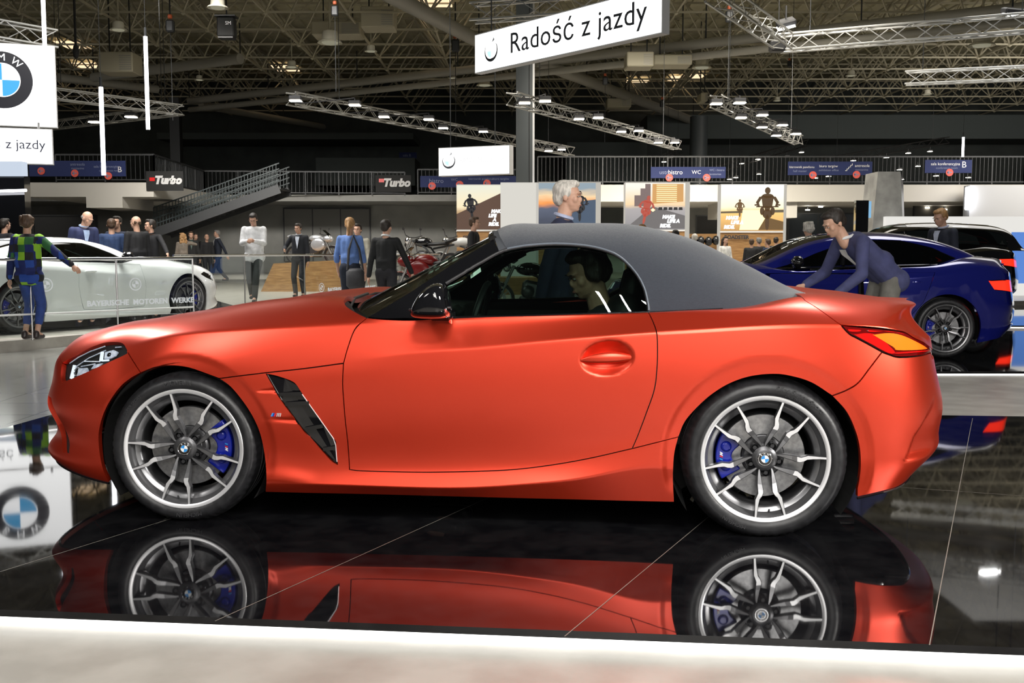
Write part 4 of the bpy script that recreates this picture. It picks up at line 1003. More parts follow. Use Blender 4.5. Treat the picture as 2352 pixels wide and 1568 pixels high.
def other_car(name, label, loc, rz, paint, wb=2.82, fo=.86, ro=1.15, hz=1.03, zlift=0., roof=None, belt=.93, cab=(.75, 3.2), head=True, doors=1, wr=.35, pillar_m=None, glass=None, mirror_side=1, flipx=False, bpil=None, w_top=.62, swing=0, lift_deck=0., group=None, mirror_m=None):
    # local: x runs from the front axle to the back, near side is -y
    root = thing(name, label, 'car', loc, rz, group); hc_ = .95
    G3b = G3p; N3b = N3p
    def warp(P):
        P = np.array(P, float); x, y, z = P[:, 0].copy(), P[:, 1], P[:, 2].copy()
        X_ = np.where(x < 0, x*fo/.84, np.where(x < 2.47, x*wb/2.47, wb+(x-2.47)*ro/.90))
        Z_ = z*hz*(1+lift_deck*sstep(2.2, 2.9, x)*sstep(.4, .9, z)); return np.stack([X_, y-CY, Z_+0*z], 1)
    def unx(x): return x*.84/fo if x < 0 else (x*2.47/wb if x < wb else 2.47+(x-wb)*.90/ro)
    dz = lambda x, z: side_cast(unx(x), z/hz/(1+lift_deck*float(sstep(2.2, 2.9, unx(x)))*float(sstep(.4, .9, z/hz))))
    ev = lambda U, V: warp(bil(G3b, U, V)); nf = lambda U, V: bil(N3b, U, V)
    k2 = dict(evalf=ev, normf=nf, cell=.035, cy=0)
    def arch(cx, r):
        a = [math.radians(t) for t in np.linspace(-38, 218, 34)]; P = [(cx-r*math.cos(t), wr+r*math.sin(t)) for t in a]; return [dz(*p) for p in P if p[1] > .18]
    A1, A2 = arch(0, wr+.045), arch(wb, wr+.045)
    xs0, xs1 = cab; u0 = dz(xs0, .80*hz)[0]; u1 = dz(xs1, .84*hz)[0]
    out = chain([(0, 0), (A1[0][0], 0)], A1, [(A1[-1][0], 0), (A2[0][0], 0)], A2, [(A2[-1][0], 0), (UE, 0), (UE, 1.45), (u1+.12, 1.45), (u1+.1, .95), (u1, VB), (u0, VB), (u0-.06, 1.0), (u0-.12, 1.45), (0, 1.45)])
    holes = []; fill = []; swing_done = []
    def hole(nm, P, m, off=0., **kk): q = chain([dz(*p) for p in P]); holes.append(q); fill.append((nm, q, m, off, kk))
    xb = [(xs0+.10, .22), (xs0+.98, .24)] if doors >= 1 else []
    zt = lambda x: (.86+.02*(x/wb))*hz
    d1 = [(xs0+.13, .27), (xs0+.10, .55), (xs0+.16, zt(xs0)), (xs0+.7, zt(xs0+.7)), (xs0+1.22, zt(xs0+1.2)), (xs0+1.24, .6), (xs0+1.16, .27)]
    hole('door', d1, paint)
    if doors == 2: hole('door', [(xs0+1.21, .27), (xs0+1.28, .6), (xs0+1.26, zt(xs0+1.3)), (xs0+1.7, zt(xs0+1.7)), (xs0+2.0, zt(xs0+2.)), (xs0+1.88, .62), (xs0+1.66, .40), (xs0+1.6, .27)], paint)
    hole('headlamp', [(-.60, .60), (-.42, .655), (-.30, .72), (-.40, .755), (-.56, .70)], M['gloss_black'])
    hole('tail_lamp', [(wb+.44, .80*hz), (wb+.52, .70*hz), (wb+.90, .66*hz), (wb+.92, .76*hz), (wb+.74, .80*hz)], TLM)
    panel('body_shell', [out]+holes, paint, root, gap=0, sym=True, depth=.02, **k2)
    for nm, q, m, off, kk in fill:
        rs = panel(nm, [q], m, root, gap=.004, off=off, depth=.02, **k2)
        if swing and nm == 'door' and not swing_done:
            swing_done.append(1); o = rs[0]; hv = Vector((xs0+.12, -.90, 0)); Rz = Matrix.Rotation(-math.radians(swing), 4, 'Z'); o.data.transform(Matrix.Translation(hv) @ Rz @ Matrix.Translation(-hv))
            lin = o.data.copy(); lin.transform(Matrix.Translation((math.sin(math.radians(swing))*.05*0, .0, 0))); lo = link_mesh('door_lining', lin, root); lin.materials.clear(); lin.materials.append(M['leather']); nv = Vector((-math.sin(math.radians(swing)), -math.cos(math.radians(swing)), 0)); lo.location = -nv*.05
    # greenhouse
    xsr = np.array([p[0] for p in roof]); zr = np.array([p[1] for p in roof]); n = len(xsr); bz = np.interp(xsr, [xsr[0], xsr[-1]], [belt-.02, belt+.05])
    ends = np.minimum(1, np.minimum((xsr-xsr[0])/.5, (xsr[-1]-xsr)/.5)); zr = np.maximum(zr, bz+.004)
    fr = [0, .42, .80, .92, .985, 1.]; wv = [.78, .72, w_top, .50, .28, 0]
    Gp = np.array([[(x, (w*(.88+.12*e)), b0+(z-b0)*f) for x, z, b0, e in zip(xsr, zr, bz, ends)] for f, w in zip(fr, wv)])
    gx_ = np.linspace(xsr[0], xsr[-1], 260); A_ = np.swapaxes(nspline(xsr, np.swapaxes(Gp, 0, 1), gx_), 0, 1)
    Q = np.concatenate([A_, A_[[4, 3]]*np.array([1, -1, 1])]); G_ = nspline(np.concatenate([SKn, 2*1.04-SKn[[4, 3]]]), Q, GSg); G_ = np.stack([G_[..., 0], -G_[..., 1], G_[..., 2]], -1); Nn = normals(G_)
    du, dv = gx_[1]-gx_[0], gdv
    def gbb(A, U, V):
        fu = np.clip((np.asarray(U)-xsr[0])/du, 0, 258.999); fv = np.clip(np.asarray(V)/dv, 0, 258.999)
        i = fu.astype(int); j = fv.astype(int); a = (fu-i)[:, None]; c = (fv-j)[:, None]
        return A[j, i]*(1-a)*(1-c)+A[j, i+1]*a*(1-c)+A[j+1, i]*(1-a)*c+A[j+1, i+1]*a*c
    k3 = dict(evalf=lambda U, V: gbb(G_, U, V), normf=lambda U, V: gbb(Nn, U, V), cell=.04, cy=0)
    xa, xz = xsr[0], xsr[-1]; xt = xsr[np.argmax(zr > zr.max()-.03)]; xe = xsr[len(zr)-1-np.argmax(zr[::-1] > zr.max()-.05)]
    win = [(xa+.30, .02), (xa+.62*(xt-xa)+.05, .20), (xt+.08, .335), (xe-.05, .335), (xe+.30, .26), (xe+.5*(xz-xe), .13), (xe+.42*(xz-xe), .02)]
    ws = [(xa+.02, .40), (xa+.02, 1.039), (xt-.02, 1.039), (xt-.04, .42), ((xa+xt)/2, .40)]
    rw = [(xe+.12, .44), (xe+.10, 1.039), (xz-.06, 1.039), (xz-.10, .48)]
    gm = glass or M['glass_dark']
    panel('roof', [chain([(xa, 0), (xz, 0), (xz, 1.04), (xa, 1.04)]), win, ws, rw], paint, root, gap=0, sym=True, depth=.015, **k3)
    panel('side_window', [win], gm, root, gap=-.004, off=-.006, depth=0, **k3)
    panel('windscreen', [ws], M['glass'], root, gap=-.004, off=-.006, depth=0, sym=True, **k3)
    panel('rear_window', [rw], gm, root, gap=-.004, off=-.006, depth=0, sym=True, **k3)
    for sg in (1, -1):
        if bpil is not None:
            p = [Vector(gbb(G_, [bpil+t*.05], [.02+.31*t])[0])+Vector((0, -.006, 0)) for t in (0, .5, 1)]; MB().tube([(q.x, q.y*sg, q.z) for q in p], .028, 6).build('door_pillar', M['gloss_black'], root)
        m_ = MB(); cx = xa+.55; m_.box((cx, -.97*sg, belt+.07), (.13, .20, .13), bev=.045); m_.box((cx+.02, -.84*sg, belt+.01), (.08, .14, .04), bev=.01); m_.build('door_mirror', mirror_m or M['gloss_black'], root, True, 50)
        pts = [gbb(G_, [x], [.006])[0] for x in np.linspace(xa+.25, xe+.45*(xz-xe), 16)]
        MB().tube([(p[0], (p[1]-.006)*sg, p[2]) for p in pts], .010, 6).build('window_trim', M['gloss_black'], root, True)
        for dd in range(doors):
            x = xs0+1.04+dd*.78; y = -(.905)*sg; MB().ball((x, y, .78*hz), (.095, .022, .022), 12).build('door_handle', paint, root, True)
    # inside, below and wheels
    b = MB(); b.bx(.42, wb-.42, -.80, .80, .15, .30); b.bx(-.55, wb+.75, -.42, .42, .18, .45); b.bx(xs0-.1, xs1, -.66, .66, .3, belt-.18); b.build('floor_pan', M['black'], root)
    for xx in (xs0+.95,) if doors == 1 else (xs0+.9, xs0+1.8):
        for y in (-.36, .36):
            e = MB(); e.box((xx+.15, y, .82), (.14, .46, .5), R=Matrix.Rotation(.25, 3, 'Y'), bev=.05); e.box((xx+.22, y, 1.10), (.09, .24, .16), bev=.03); e.build('seat', M['leather'], root, True, 50)
    for cx in (0, wb):
        for sg in (1, -1):
            b = MB(); R_w = wr+.06; b.lathe([(R_w, -.80*sg), (R_w, -.45*sg), (.02, -.45*sg)], 'y', 28, c=(cx, 0, wr), arc=(math.radians(-20), math.radians(200))); b.build('wheel_housing', M['black'], root)
    for i, o in enumerate(WHEELS):
        c = copy_tree(o, root); near = o.location.y < .5; fx = 0 if o.name.startswith('front') else wb; s = wr/.33
        c.location = (fx, -.885 if near else .885, wr); c.rotation_euler = (0, 0, 0 if near else math.pi); c.scale = (s, 1, s)
        for q in [c]+list(c.children_recursive):
            for sl in q.material_slots:
                if sl.material in (M['machined'], M['chrome']): sl.link = 'OBJECT'; sl.material = M['alloy_mid']
    return root
# ================================================================ the hall
FZ = -.058; SZ = .08
def stru(b, name, m, **k): return setp(b.build(name, m, **k), kind='structure')
stru(MB().bx(-75, 75, -8, 95, FZ-.2, FZ), 'floor', M['floor'])
def slab(name, label, pts, z0, z1, top, side, cat='display platform', group=None, strip=None, edge=None):
    # plan polygon; edge (i, j) pairs carry the light strip
    r = thing(name, label, cat, (0, 0, z0), 0, group); b = MB(); n = len(pts); h = z1-z0
    A = sum(pts[i-1][0]*pts[i][1]-pts[i][0]*pts[i-1][1] for i in range(n)); pts = pts if A > 0 else pts[::-1]
    b.prism([(p[0], p[1]) for p in pts], h-.024 if strip else 0, h); b.build('platform_top', top, r)
    if strip:
        c = (sum(p[0] for p in pts)/n, sum(p[1] for p in pts)/n)
        b = MB(); q = [(p[0]+(c[0]-p[0])*.004, p[1]+(c[1]-p[1])*.004) for p in pts]; b.prism(q, .001, h-.0245); b.build('light_strip', M['led'], r)
    return r
P1 = [at_z(-500, 1399-36, 0), at_z(0, 1399, 0), at_z(2352, 1487, 0), at_z(2900, 1508, 0), at_z(2900, 966, 0), at_z(2352, 956, 0), at_z(215, 925, 0), at_z(0, 985, 0), at_z(-500, 1120, 0)]
pf = slab('display_platform', 'large black glossy platform with white lit edge carrying the orange roadster', [(p.x, p.y) for p in P1], FZ, 0, M['platform'], None, strip=True)
def seam(r, pts, zz=.0006, w=.0035):
    for a, c in zip(pts[:-1], pts[1:]):
        a = at_z(*a, 0); c = at_z(*c, 0); d = (c-a).normalized(); n = Vector((-d.y, d.x, 0))*w/2
        MB().add([(p.x, p.y, -FZ+zz) for p in (a-n, c-n, c+n, a+n)], [(0, 1, 2, 3)]).build('joint', M['joint'], r)
seam(pf, [(-300, 1407), (0, 1313), (386, 1193), (607, 1125)]); seam(pf, [(494, 1426), (1094, 1155), (1400, 1017)]); seam(pf, [(1297, 1461), (1598, 1211), (1760, 1077)])
seam(pf, [(2135, 1481), (2226, 1000), (2234, 960)]); seam(pf, [(2055, 1118), (2341, 1138), (2600, 1156)])
# raised stand floor at the left and its black plate
S_ = [at_z(-700, 845, SZ), at_z(0, 785, SZ), at_z(272, 761, SZ), at_z(640, 727, SZ), at_z(1000, 706, SZ), (26, 26), (26, 40), (-34, 40), (-34, 14)]
slab('stand_floor', 'raised pale stand floor with white edge under the white coupe', [(p[0], p[1]) for p in S_], FZ, SZ, M['floor'], None, cat='stand floor', strip=None)
b = MB(); a, c = at_z(-700, 845, SZ), at_z(640, 727, SZ); d = (c-a).normalized(); n = Vector((d.y, -d.x, 0))
if n.y > 0: n = -n
b.add([a+n*.01+Vector((0, 0, -.002)), c+n*.01+Vector((0, 0, -.002)), c+n*.01-Vector((0, 0, SZ-FZ-.03)), a+n*.01-Vector((0, 0, SZ-FZ-.03))], [(0, 1, 2, 3)]); b.add([a+n*.012, c+n*.012, c-n*.02, a-n*.02], [(0, 1, 2, 3)])
setp(b.build('edge_light', emis('edge_light', (1, 1, .97), 1.0)), 'white lit skirting along the front of the raised stand floor', 'light strip')
pl = [at_z(-500, 800, SZ+.01), at_z(96, 757, SZ+.01), at_z(330, 738, SZ+.01), at_z(560, 708, SZ+.01), at_z(430, 672, SZ+.01), at_z(-200, 672, SZ+.01)]
slab('floor_plate', 'black glossy plate on the stand floor under the white coupe', [(p.x, p.y) for p in pl], SZ, SZ+.012, M['platform'], None, cat='floor plate')
P2 = [at_z(1500, 853, -.02), at_z(2352, 853, -.02), at_z(2700, 853, -.02), at_z(2700, 762, -.02), at_z(2300, 760, -.02), at_z(1400, 760, -.02)]
slab('display_platform', 'black glossy platform with white lit edge under the blue saloon', [(p.x, p.y) for p in P2], FZ, -.018, M['platform'], None, strip=True)
P3 = [at_z(1900, 745, -.02), at_z(2700, 750, -.02), at_z(2900, 690, -.02), at_z(1800, 690, -.02)]
slab('display_platform', 'platform with white lit edge under the black off-roader', [(p.x, p.y) for p in P3], FZ, -.018, M['platform'], None, strip=True)
# hall tiles, dark and glossy, between the two stands at the left
T_ = [at_z(-400, 1080, FZ+.002), at_z(0, 985, FZ+.002), at_z(215, 926, FZ+.002), at_z(700, 912, FZ+.002), at_z(900, 712, FZ+.002), at_z(640, 735, FZ+.002), at_z(272, 775, FZ+.002), at_z(-400, 850, FZ+.002)]
nt = M['tile'].node_tree; N = nt.nodes; Lk = nt.links; tc = N.new('ShaderNodeTexCoord'); br = N.new('ShaderNodeTexBrick'); Lk.new(tc.outputs['Object'], br.inputs['Vector'])
br.offset = 0; br.inputs['Scale'].default_value = 1.; br.inputs['Brick Width'].default_value = .6; br.inputs['Row Height'].default_value = .6; br.inputs['Mortar Size'].default_value = .006
br.inputs['Color1'].default_value = (.26, .26, .245, 1); br.inputs['Color2'].default_value = (.30, .30, .285, 1); br.inputs['Mortar'].default_value = (.12, .12, .11, 1); Lk.new(br.outputs['Color'], bsdf(M['tile']).inputs['Base Color'])
setp(MB().prism([(p.x, p.y) for p in T_][::-1], FZ+.0005, FZ+.002).build('trim_1', M['tile']), kind='structure')
# ---- roof
stru(MB().bx(-75, 75, 15, 95, 13.2, 13.5), 'ceiling', M['deck'])
b = MB(); x = -75
while x < 75: b.bx(x, x+.12, 20, 92, 13.08, 13.2); x += .9
stru(b, 'trim_2', M['deck'], clean=False)
b = MB(); mod = 3.3; rows = range(0, 19); y0 = 33
for j in rows:
    y = y0+j*mod; half = int((y*.53+4)/mod)+1
    for i in range(-half, half+1):
        x = i*mod; lo = Vector((x, y, 10.7)); 
        if j < len(rows)-1: b.bar(lo, lo+Vector((0, mod, 0)), .075)
        b.bar(lo, lo+Vector((mod, 0, 0)), .075)
        up = Vector((x+mod/2, y+mod/2, 12.95)); b.bar(up, up+Vector((mod, 0, 0)), .09); b.bar(up, up+Vector((0, mod, 0)), .09)
        for dx in (0, mod):
            for dy in (0, mod): b.bar(up, Vector((x+dx, y+dy, 10.7)), .06)
        b.ball(lo, .13, 6)
stru(b, 'trim_3', M['frame'], clean=False)
# ---- walls and gallery
WZ = 13.3
stru(MB().bx(-75, 75, 92, 92.5, FZ, WZ), 'wall_back', M['wall_dark'])
stru(MB().bx(-60, -59.5, 15, 92, FZ, WZ), 'wall_left', M['wall_dark']); stru(MB().bx(59.5, 60, 15, 92, FZ, WZ), 'wall_right', M['wall_dark'])
def zt(v, d): return CAMH+math.tan(math.atan((784-v)/FPX)-PITCH)*d
def xt(u, d, v=520): return (u-1176)/FPX*d*(CT-math.tan(math.atan((784-v)/FPX)-PITCH)*ST)
GD = 52.
stru(MB().bx(-59, 59, 60, 60.4, FZ, 4.3), 'wall_far', M['wall_grey'])
b = MB(); b.bx(xt(1050, GD), 59, GD, 60, zt(463, GD), zt(424, GD)); stru(b, 'trim_4', M['wall_pale'])
b = MB(); b.bx(-59, xt(1050, GD+3), GD+3, 60, zt(462, GD+3), zt(447, GD+3)); stru(b, 'trim_5', M['wall_grey'])
b = MB(); b.bx(xt(60, 46), xt(355, 46), 46, 55, zt(452, 46), zt(419, 46)); b.bx(xt(200, 46), xt(283, 46), 46, 50, zt(477, 46), zt(452, 46)); stru(b, 'trim_6', M['wall_pale'])
b = MB(); b.bx(-59, 59, 75, 75.5, 4, WZ); stru(b, 'wall_upper', M['wall_dark'])
for i, (u0, u1, v0, v1) in enumerate(((765, 785, 380, 450), (630, 648, 390, 455), (1270, 1300, 355, 420), (1430, 1452, 360, 420))):
    setp(MB().bx(xt(u0, 74.8, 400), xt(u1, 74.8, 400), 74.7, 74.95, zt(v1, 74.8), zt(v0, 74.8)).build('door_%d' % (i+1), M['black']), kind='structure')
# gallery shell blocks behind the railing: pale rear band with sloping soffit at the right
b = MB(); b.bx(xt(1480, 72), 59, 71, 75, zt(322, 72), zt(268, 72)); b.bx(xt(1300, 73), xt(1480, 73), 72, 75, zt(420, 73), zt(330, 73)); stru(b, 'trim_7', mat('gallery_grey', (.075, .09, .09), .8))
b = MB(); b.bx(xt(400, 73), xt(960, 73), 70, 75, zt(330, 73), zt(316, 73)); b.bx(xt(740, 73), xt(960, 73), 71, 75, zt(430, 73), zt(368, 73)); stru(b, 'trim_8', mat('gallery_dark', (.05, .06, .058), .8))
def column(u, d, w, v0, v1, m, label, extra=0):
    r = thing('column', label, 'column', (xt(u, d, (max(v0, 0)+v1)/2), d, zt(v1, d))); h = zt(v0, d)-zt(v1, d)
    b = MB(); b.bx(-w/2, w/2, -w/2, w/2, 0, h); b.build('shaft', m, r)
    if extra: MB().bx(w*.28, w*.34, -w/2-.03, -w/2, 0, h).build('cable_duct', M['metal_dark'], r); MB().bx(w*.5, w*.62, -w/2, 0, 0, h).build('side_rail', M['steel'], r)
    return r
M['col'] = mat('column_grey', (.075, .088, .095), .5)
column(1204, 40, .62, -10, 640, M['col'], 'grey steel column behind the large hanging text sign', 1)
column(405, 60, .55, 225, 420, M['metal_dark'], 'dark steel column on the gallery above the left stairs')
def rcol(u, d, r_, v0, v1, m, label): setp(MB().lathe([(0, 0), (r_, 0), (r_, zt(v0, d)-zt(v1, d)), (0, zt(v0, d)-zt(v1, d))], 'z', 24).build('column', m, None, True, 40), label, 'column').location = (xt(u, d, v1), d, zt(v1, d))
rcol(1603, 66, .55, 268, 430, M['col'], 'round concrete column behind the gallery railing at right')
# railings: one thing per run, posts and bars
def railing(pts, h, label, step=.14, name='gallery_railing', m=None, group=None, post=1.6):
    m = m or M['metal_dark']; r = thing(name, label, 'railing', pts[0], 0, group); o = Vector(pts[0])
    bars = MB(); pk = 0
    for a, c in zip(pts[:-1], pts[1:]):
        a, c = Vector(a)-o, Vector(c)-o; L = (c-a).length; up = Vector((0, 0, h)); bars.bar(a+up, c+up, .07); bars.bar(a+Vector((0, 0, .12)), c+Vector((0, 0, .12)), .05)
        k = int(L/step)
        for i in range(k): p = a+(c-a)*i/k; bars.bar(p+Vector((0, 0, .12)), p+up, .022)
        k = max(1, int(L/post))
        for i in range(k+1):
            p = a+(c-a)*i/k; pk += 1
            if pk < 96: MB().bar(p, p+up, .06).build('post', m, r, clean=False)
    bars.build('baluster_panel', m, r, clean=False); return r
zg = zt(423, GD)
railing([(xt(1235, GD), GD+.1, zg), (xt(2350, GD), GD+.1, zg), (58, GD+.1, zg)], 1.35, 'long dark gallery railing above the motorcycle posters', .2)
railing([(xt(960, GD+3, 447), GD+3, zt(447, GD+3)), (xt(1190, GD+3, 447), GD+3, zt(447, GD+3))], 1.3, 'short dark gallery railing under the small hanging sign', .2)
railing([(xt(130, 46, 419), 46, zt(419, 46)), (xt(355, 46, 419), 46, zt(419, 46)), (xt(470, 54, 447), 54, zt(447, 54)), (xt(930, 55, 449), 55, zt(449, 55))], 1.2, 'dark gallery railing at the head of the left stairs', .2)
# stairs at the left
sd = 48.; r = thing('staircase', 'dark metal staircase climbing to the gallery behind the group of men', 'staircase', (xt(355, sd, 560), sd, zt(560, sd)))
x0, z0, x1, z1 = 0, zt(530, sd)-zt(560, sd), xt(645, sd)-xt(355, sd), zt(428, sd)-zt(560, sd); n = 26; b = MB()
for i in range(n):
    xa = x0+(x1-x0)*i/n; za = z0+(z1-z0)*i/n; b.bx(xa, xa+(x1-x0)/n*1.25, 0, 2.2, za-.04, za+.04); b.bx(xa, xa+.03, 0, 2.2, za-.18, za)
b.build('tread_flight', M['metal_dark'], r); b = MB()
for y in (0, 2.2): b.bar((x0, y, z0-.1), (x1, y, z1-.1), .08, .42)
b.build('stringer', M['metal_dark'], r); b = MB()
for y in (0, 2.2):
    for hh in (1.05, .8, .55, .3): b.bar((x0, y, z0+hh), (x1, y, z1+hh), .05)
    for i in range(40): t = i/40; b.bar((x0+(x1-x0)*t, y, z0+(z1-z0)*t), (x0+(x1-x0)*t, y, z0+(z1-z0)*t+1.05), .03)
b.build('handrail', mat('rail_teal', (.018, .028, .03), .5), r)
b = MB(); b.bx(-.2-2.0, x0, 0, 2.2, z0-.1, z0); b.build('landing', M['metal_dark'], r)
for xx in (-2.0, -.3): MB().bx(xx, xx+.15, 1.0, 1.15, FZ-zt(560, sd), z0-.05).build('support_post', M['metal_dark'], r)
# dark openings, shop fronts and downlights of the ground floor
def opening_(u0, u1, v0, v1, d, m, label, name='shop_front', cat='shop front'):
    r = thing(name, label, cat, (xt(u0, d, v1), d, zt(v1, d))); w, h = xt(u1, d)-xt(u0, d), zt(v0, d)-zt(v1, d)
    MB().bx(0, w, 0, .08, 0, h).build('panel', m, r); b = MB(); b.bx(-.06, 0, -.05, .1, 0, h); b.bx(w, w+.06, -.05, .1, 0, h); b.bx(-.06, w+.06, -.05, .1, h, h+.08); b.build('frame', M['metal_dark'], r)
    for k in range(1, int(w/1.6)): MB().bx(k*1.6-.03, k*1.6+.03, -.04, 0, 0, h).build('mullion', M['metal_dark'], r)
    return r
opening_(1600, 1655, 497, 560, 58, M['black'], 'dark doorway between the street and sunset posters')
opening_(1383, 1435, 480, 530, 58, M['wall_dark'], 'dark doorway left of the street poster')
opening_(1810, 1965, 492, 600, 58, mat('shop_dark', (.02, .025, .03), .3), 'dark glazed shop front right of the sunset poster')
opening_(2100, 2330, 470, 500, 57, mat('shop_brown', (.06, .055, .045), .5), 'dim recess under the gallery at far right')
opening_(80, 222, 497, 545, 50, mat('kiosk_dark', (.03, .03, .03), .5), 'dark kiosk wall behind the man in the navy suit')
opening_(655, 850, 480, 600, 59.8, mat('grey_gate', (.13, .13, .12), .6), 'grey roller gate left of the staircase foot')
stru(MB().bx(xt(1580, 56), 59, 53, 59.5, zt(468, 56), zt(463, 56)), 'trim_9', mat('soffit', (.30, .28, .23), .7))
b = MB(); b.bx(xt(1765, 52.5), xt(1830, 52.5), 52.5, 56, zt(500, 52.5), zt(463, 52.5)); b.bx(xt(1655, 52.5), xt(1700, 52.5), 52.5, 56, zt(500, 52.5), zt(463, 52.5)); stru(b, 'trim_10', M['wall_pale'])
for j, (u, v) in enumerate(((1645, 480), (1668, 474), (1705, 480), (1855, 483), (1885, 476), (2130, 478), (2170, 482))):
    p = (xt(u, 57, v), 57, zt(v, 57)); r = thing('downlight', 'small round ceiling downlight under the gallery, '+ORD[j]+' from the left', 'downlight', p, 0, 'downlights under the gallery')
    MB().lathe([(0, 0), (.12, 0), (.12, .05), (0, .05)], 'z', 12).build('lamp_face', M['lamp'], r); MB().tube([(0, 0, .04), (0, 0, .55)], .03, 6).build('stem', M['metal_dark'], r)
# ================================================================ signs, banners, posters
def board(name, label, cat, A, B, h, th, face, side, drop=0., parent_z=None):
    # A, B: lower left / lower right corner in world; board stands vertical, face towards the visitor
    A, B = Vector(A), Vector(B); L = (B-A).length; r = thing(name, label, cat, A); ang = math.atan2(B.y-A.y, B.x-A.x); r.rotation_euler = (0, 0, ang)
    MB().bx(0, L, .004, th, 0, h).build('box', side, r); MB().bx(.02, L-.02, -.002, .004, .02, h-.02).build('face', face, r); return r, L
def face_text(r, txt, x, z, size, m, y=-.006, align='LEFT', **k):
    me = text_mesh(txt, size=size, ext=.002, align=align, **k); me.transform(Matrix.Translation((x, y, z)) @ Matrix.Rotation(math.pi/2, 4, 'X')); me.materials.clear(); return link_mesh('lettering', me, r, m)
def open_ring(r, x, z, R, y=-.008, m=None):
    # dark roundel; the sign's glare at its top is cut into the shape
    b = MB(); vs = []; n = 40
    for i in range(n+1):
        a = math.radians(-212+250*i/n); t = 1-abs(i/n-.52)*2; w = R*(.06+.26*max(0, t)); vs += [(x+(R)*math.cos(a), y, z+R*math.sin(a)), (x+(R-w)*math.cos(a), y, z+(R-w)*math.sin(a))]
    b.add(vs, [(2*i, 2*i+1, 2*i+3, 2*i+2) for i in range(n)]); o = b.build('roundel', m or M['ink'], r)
    q = MB(); vs = [(x, y, z)]+[(x+R*.6*math.cos(math.radians(a)), y, z+R*.6*math.sin(math.radians(a))) for a in range(180, 271, 10)]; q.add(vs, [tuple(range(len(vs)))]); q.build('roundel_quarter', emis('pale_blue', (.55, .85, 1), 1.2), r)
    q = MB(); vs = [(x+R*.1, y, z+R*.75), (x+R*.5, y, z+R*.95), (x+R*.42, y, z+R*1.25)]; q.add(vs, [(0, 1, 2)]); q.build('roundel_tip', mat('grey_ink', (.3, .33, .36), .6), r)
white_e = M['sign']; frame_w = mat('sign_frame', (.5, .5, .5), .5)
# large text sign over the car
dl, dr_ = 19.5, 15.9
A = Vector((xt(1090, dl, 100), dl, zt(143, dl))); B = Vector((xt(1521, dr_, 55), dr_, zt(109, dr_))); zz = (A.z+B.z)/2
r, L = board('hanging_sign', 'long white lit sign reading Radość z jazdy above the roadster', 'sign', (A.x, A.y, zz), (B.x, B.y, zz), .70, .16, white_e, frame_w)
open_ring(r, .50, .34, .19); face_text(r, 'Radość z jazdy', 1.02, .37, .50, M['ink'], space=1.03, sx=1.04, off=.0)
for x in (.4, L-.4): MB().tube([(x, .08, .7), (x, .08, 10.7-zz)], .012, 6).build('cable', M['metal_dark'], r)
# small hanging sign
d = 27.; r, L = board('hanging_sign', 'small white lit sign hanging left of the grey column', 'sign', (xt(1007, d, 370), d, zt(405, d)), (xt(1171, d*.97, 370), d*.97, zt(405, d)), .72, .22, white_e, frame_w)
open_ring(r, .30, .37, .185); face_text(r, 'BMW Motorrad', .60, .37, .21, emis('glare_faded_ink', (.8, .8, .8), 1.1), sx=.9)  # letters paled and ring opened to draw in the sign's glare
for u, v in ((.30, 0), (1.55, 0)): MB().tube([(u, .1, .72), (u, .1, 10.7-zt(405, 27.))], .012, 6).build('cable', M['metal_dark'], r)
# big sign at the left with the round emblem, and its text panel
d = 25.; A = Vector((xt(-190, d*.97, 195), d*.97, 0)); B = Vector((xt(129, d*1.01, 200), d*1.01, 0))
r, L = board('hanging_sign', 'big square white sign with the round emblem at the left edge', 'sign', (A.x, A.y, zt(291, d)), (B.x, B.y, zt(291, d)), zt(101, d)-zt(291, d), .2, white_e, frame_w)
xs_ = (B-A).normalized(); cx = ((xt(12, d, 185)-A.x)/xs_.x); hz_ = (zt(101, d)-zt(291, d))
roundel(.655, r, frame_mat((cx, -.012, hz_*.555), (1, 0, 0), (0, 0, 1)), 'roundel', th=.02, simple=True, ringmat=emis('roundel_black', (.05, .05, .07), .4), white=emis('roundel_white', (1, 1, 1), 2), blue=emis('roundel_blue', (.06, .42, .80), 1.2))
r2, L = board('hanging_sign', 'white text panel reading Radość z jazdy below the square emblem sign', 'sign', (A.x, A.y-.3, zt(379, d)), (B.x, B.y-.3, zt(379, d)), zt(297, d)-zt(379, d), .2, white_e, frame_w)
face_text(r2, 'Radość z jazdy', L-.16, .45, .31, emis('dark_letter', (.06, .07, .12), .5), align='RIGHT', sx=1.02)
for x in (L-.3, .4): MB().tube([(x, .1, (zt(297, d)-zt(379, d))), (x, .1, (zt(297, d)-zt(379, d))+.15)], .03, 6).build('bracket', M['steel'], r2)
# dark media wall under it
setp(MB().bx(xt(-300, 24), xt(64, 24), 23.9, 24.2, SZ, zt(405, 24)).build('media_wall', M['gloss_black']), 'black media wall under the emblem sign at the left edge', 'wall screen')
setp(MB().bx(xt(-300, 23.7), xt(64, 23.7), 23.5, 23.8, zt(404, 23.7), zt(372, 23.7)).build('lit_fascia', emis('fascia', (.75, .85, 1), .8)), 'pale lit fascia under the text panel at the left edge', 'fascia')
MBt = MB().tube([(xt(-300, 23.4), 23.4, zt(447, 23.4)), (xt(64, 23.4), 23.4, zt(437, 23.4))], .03, 6); setp(MBt.build('light_line', M['tube']), 'thin white light line on the black media wall', 'light')
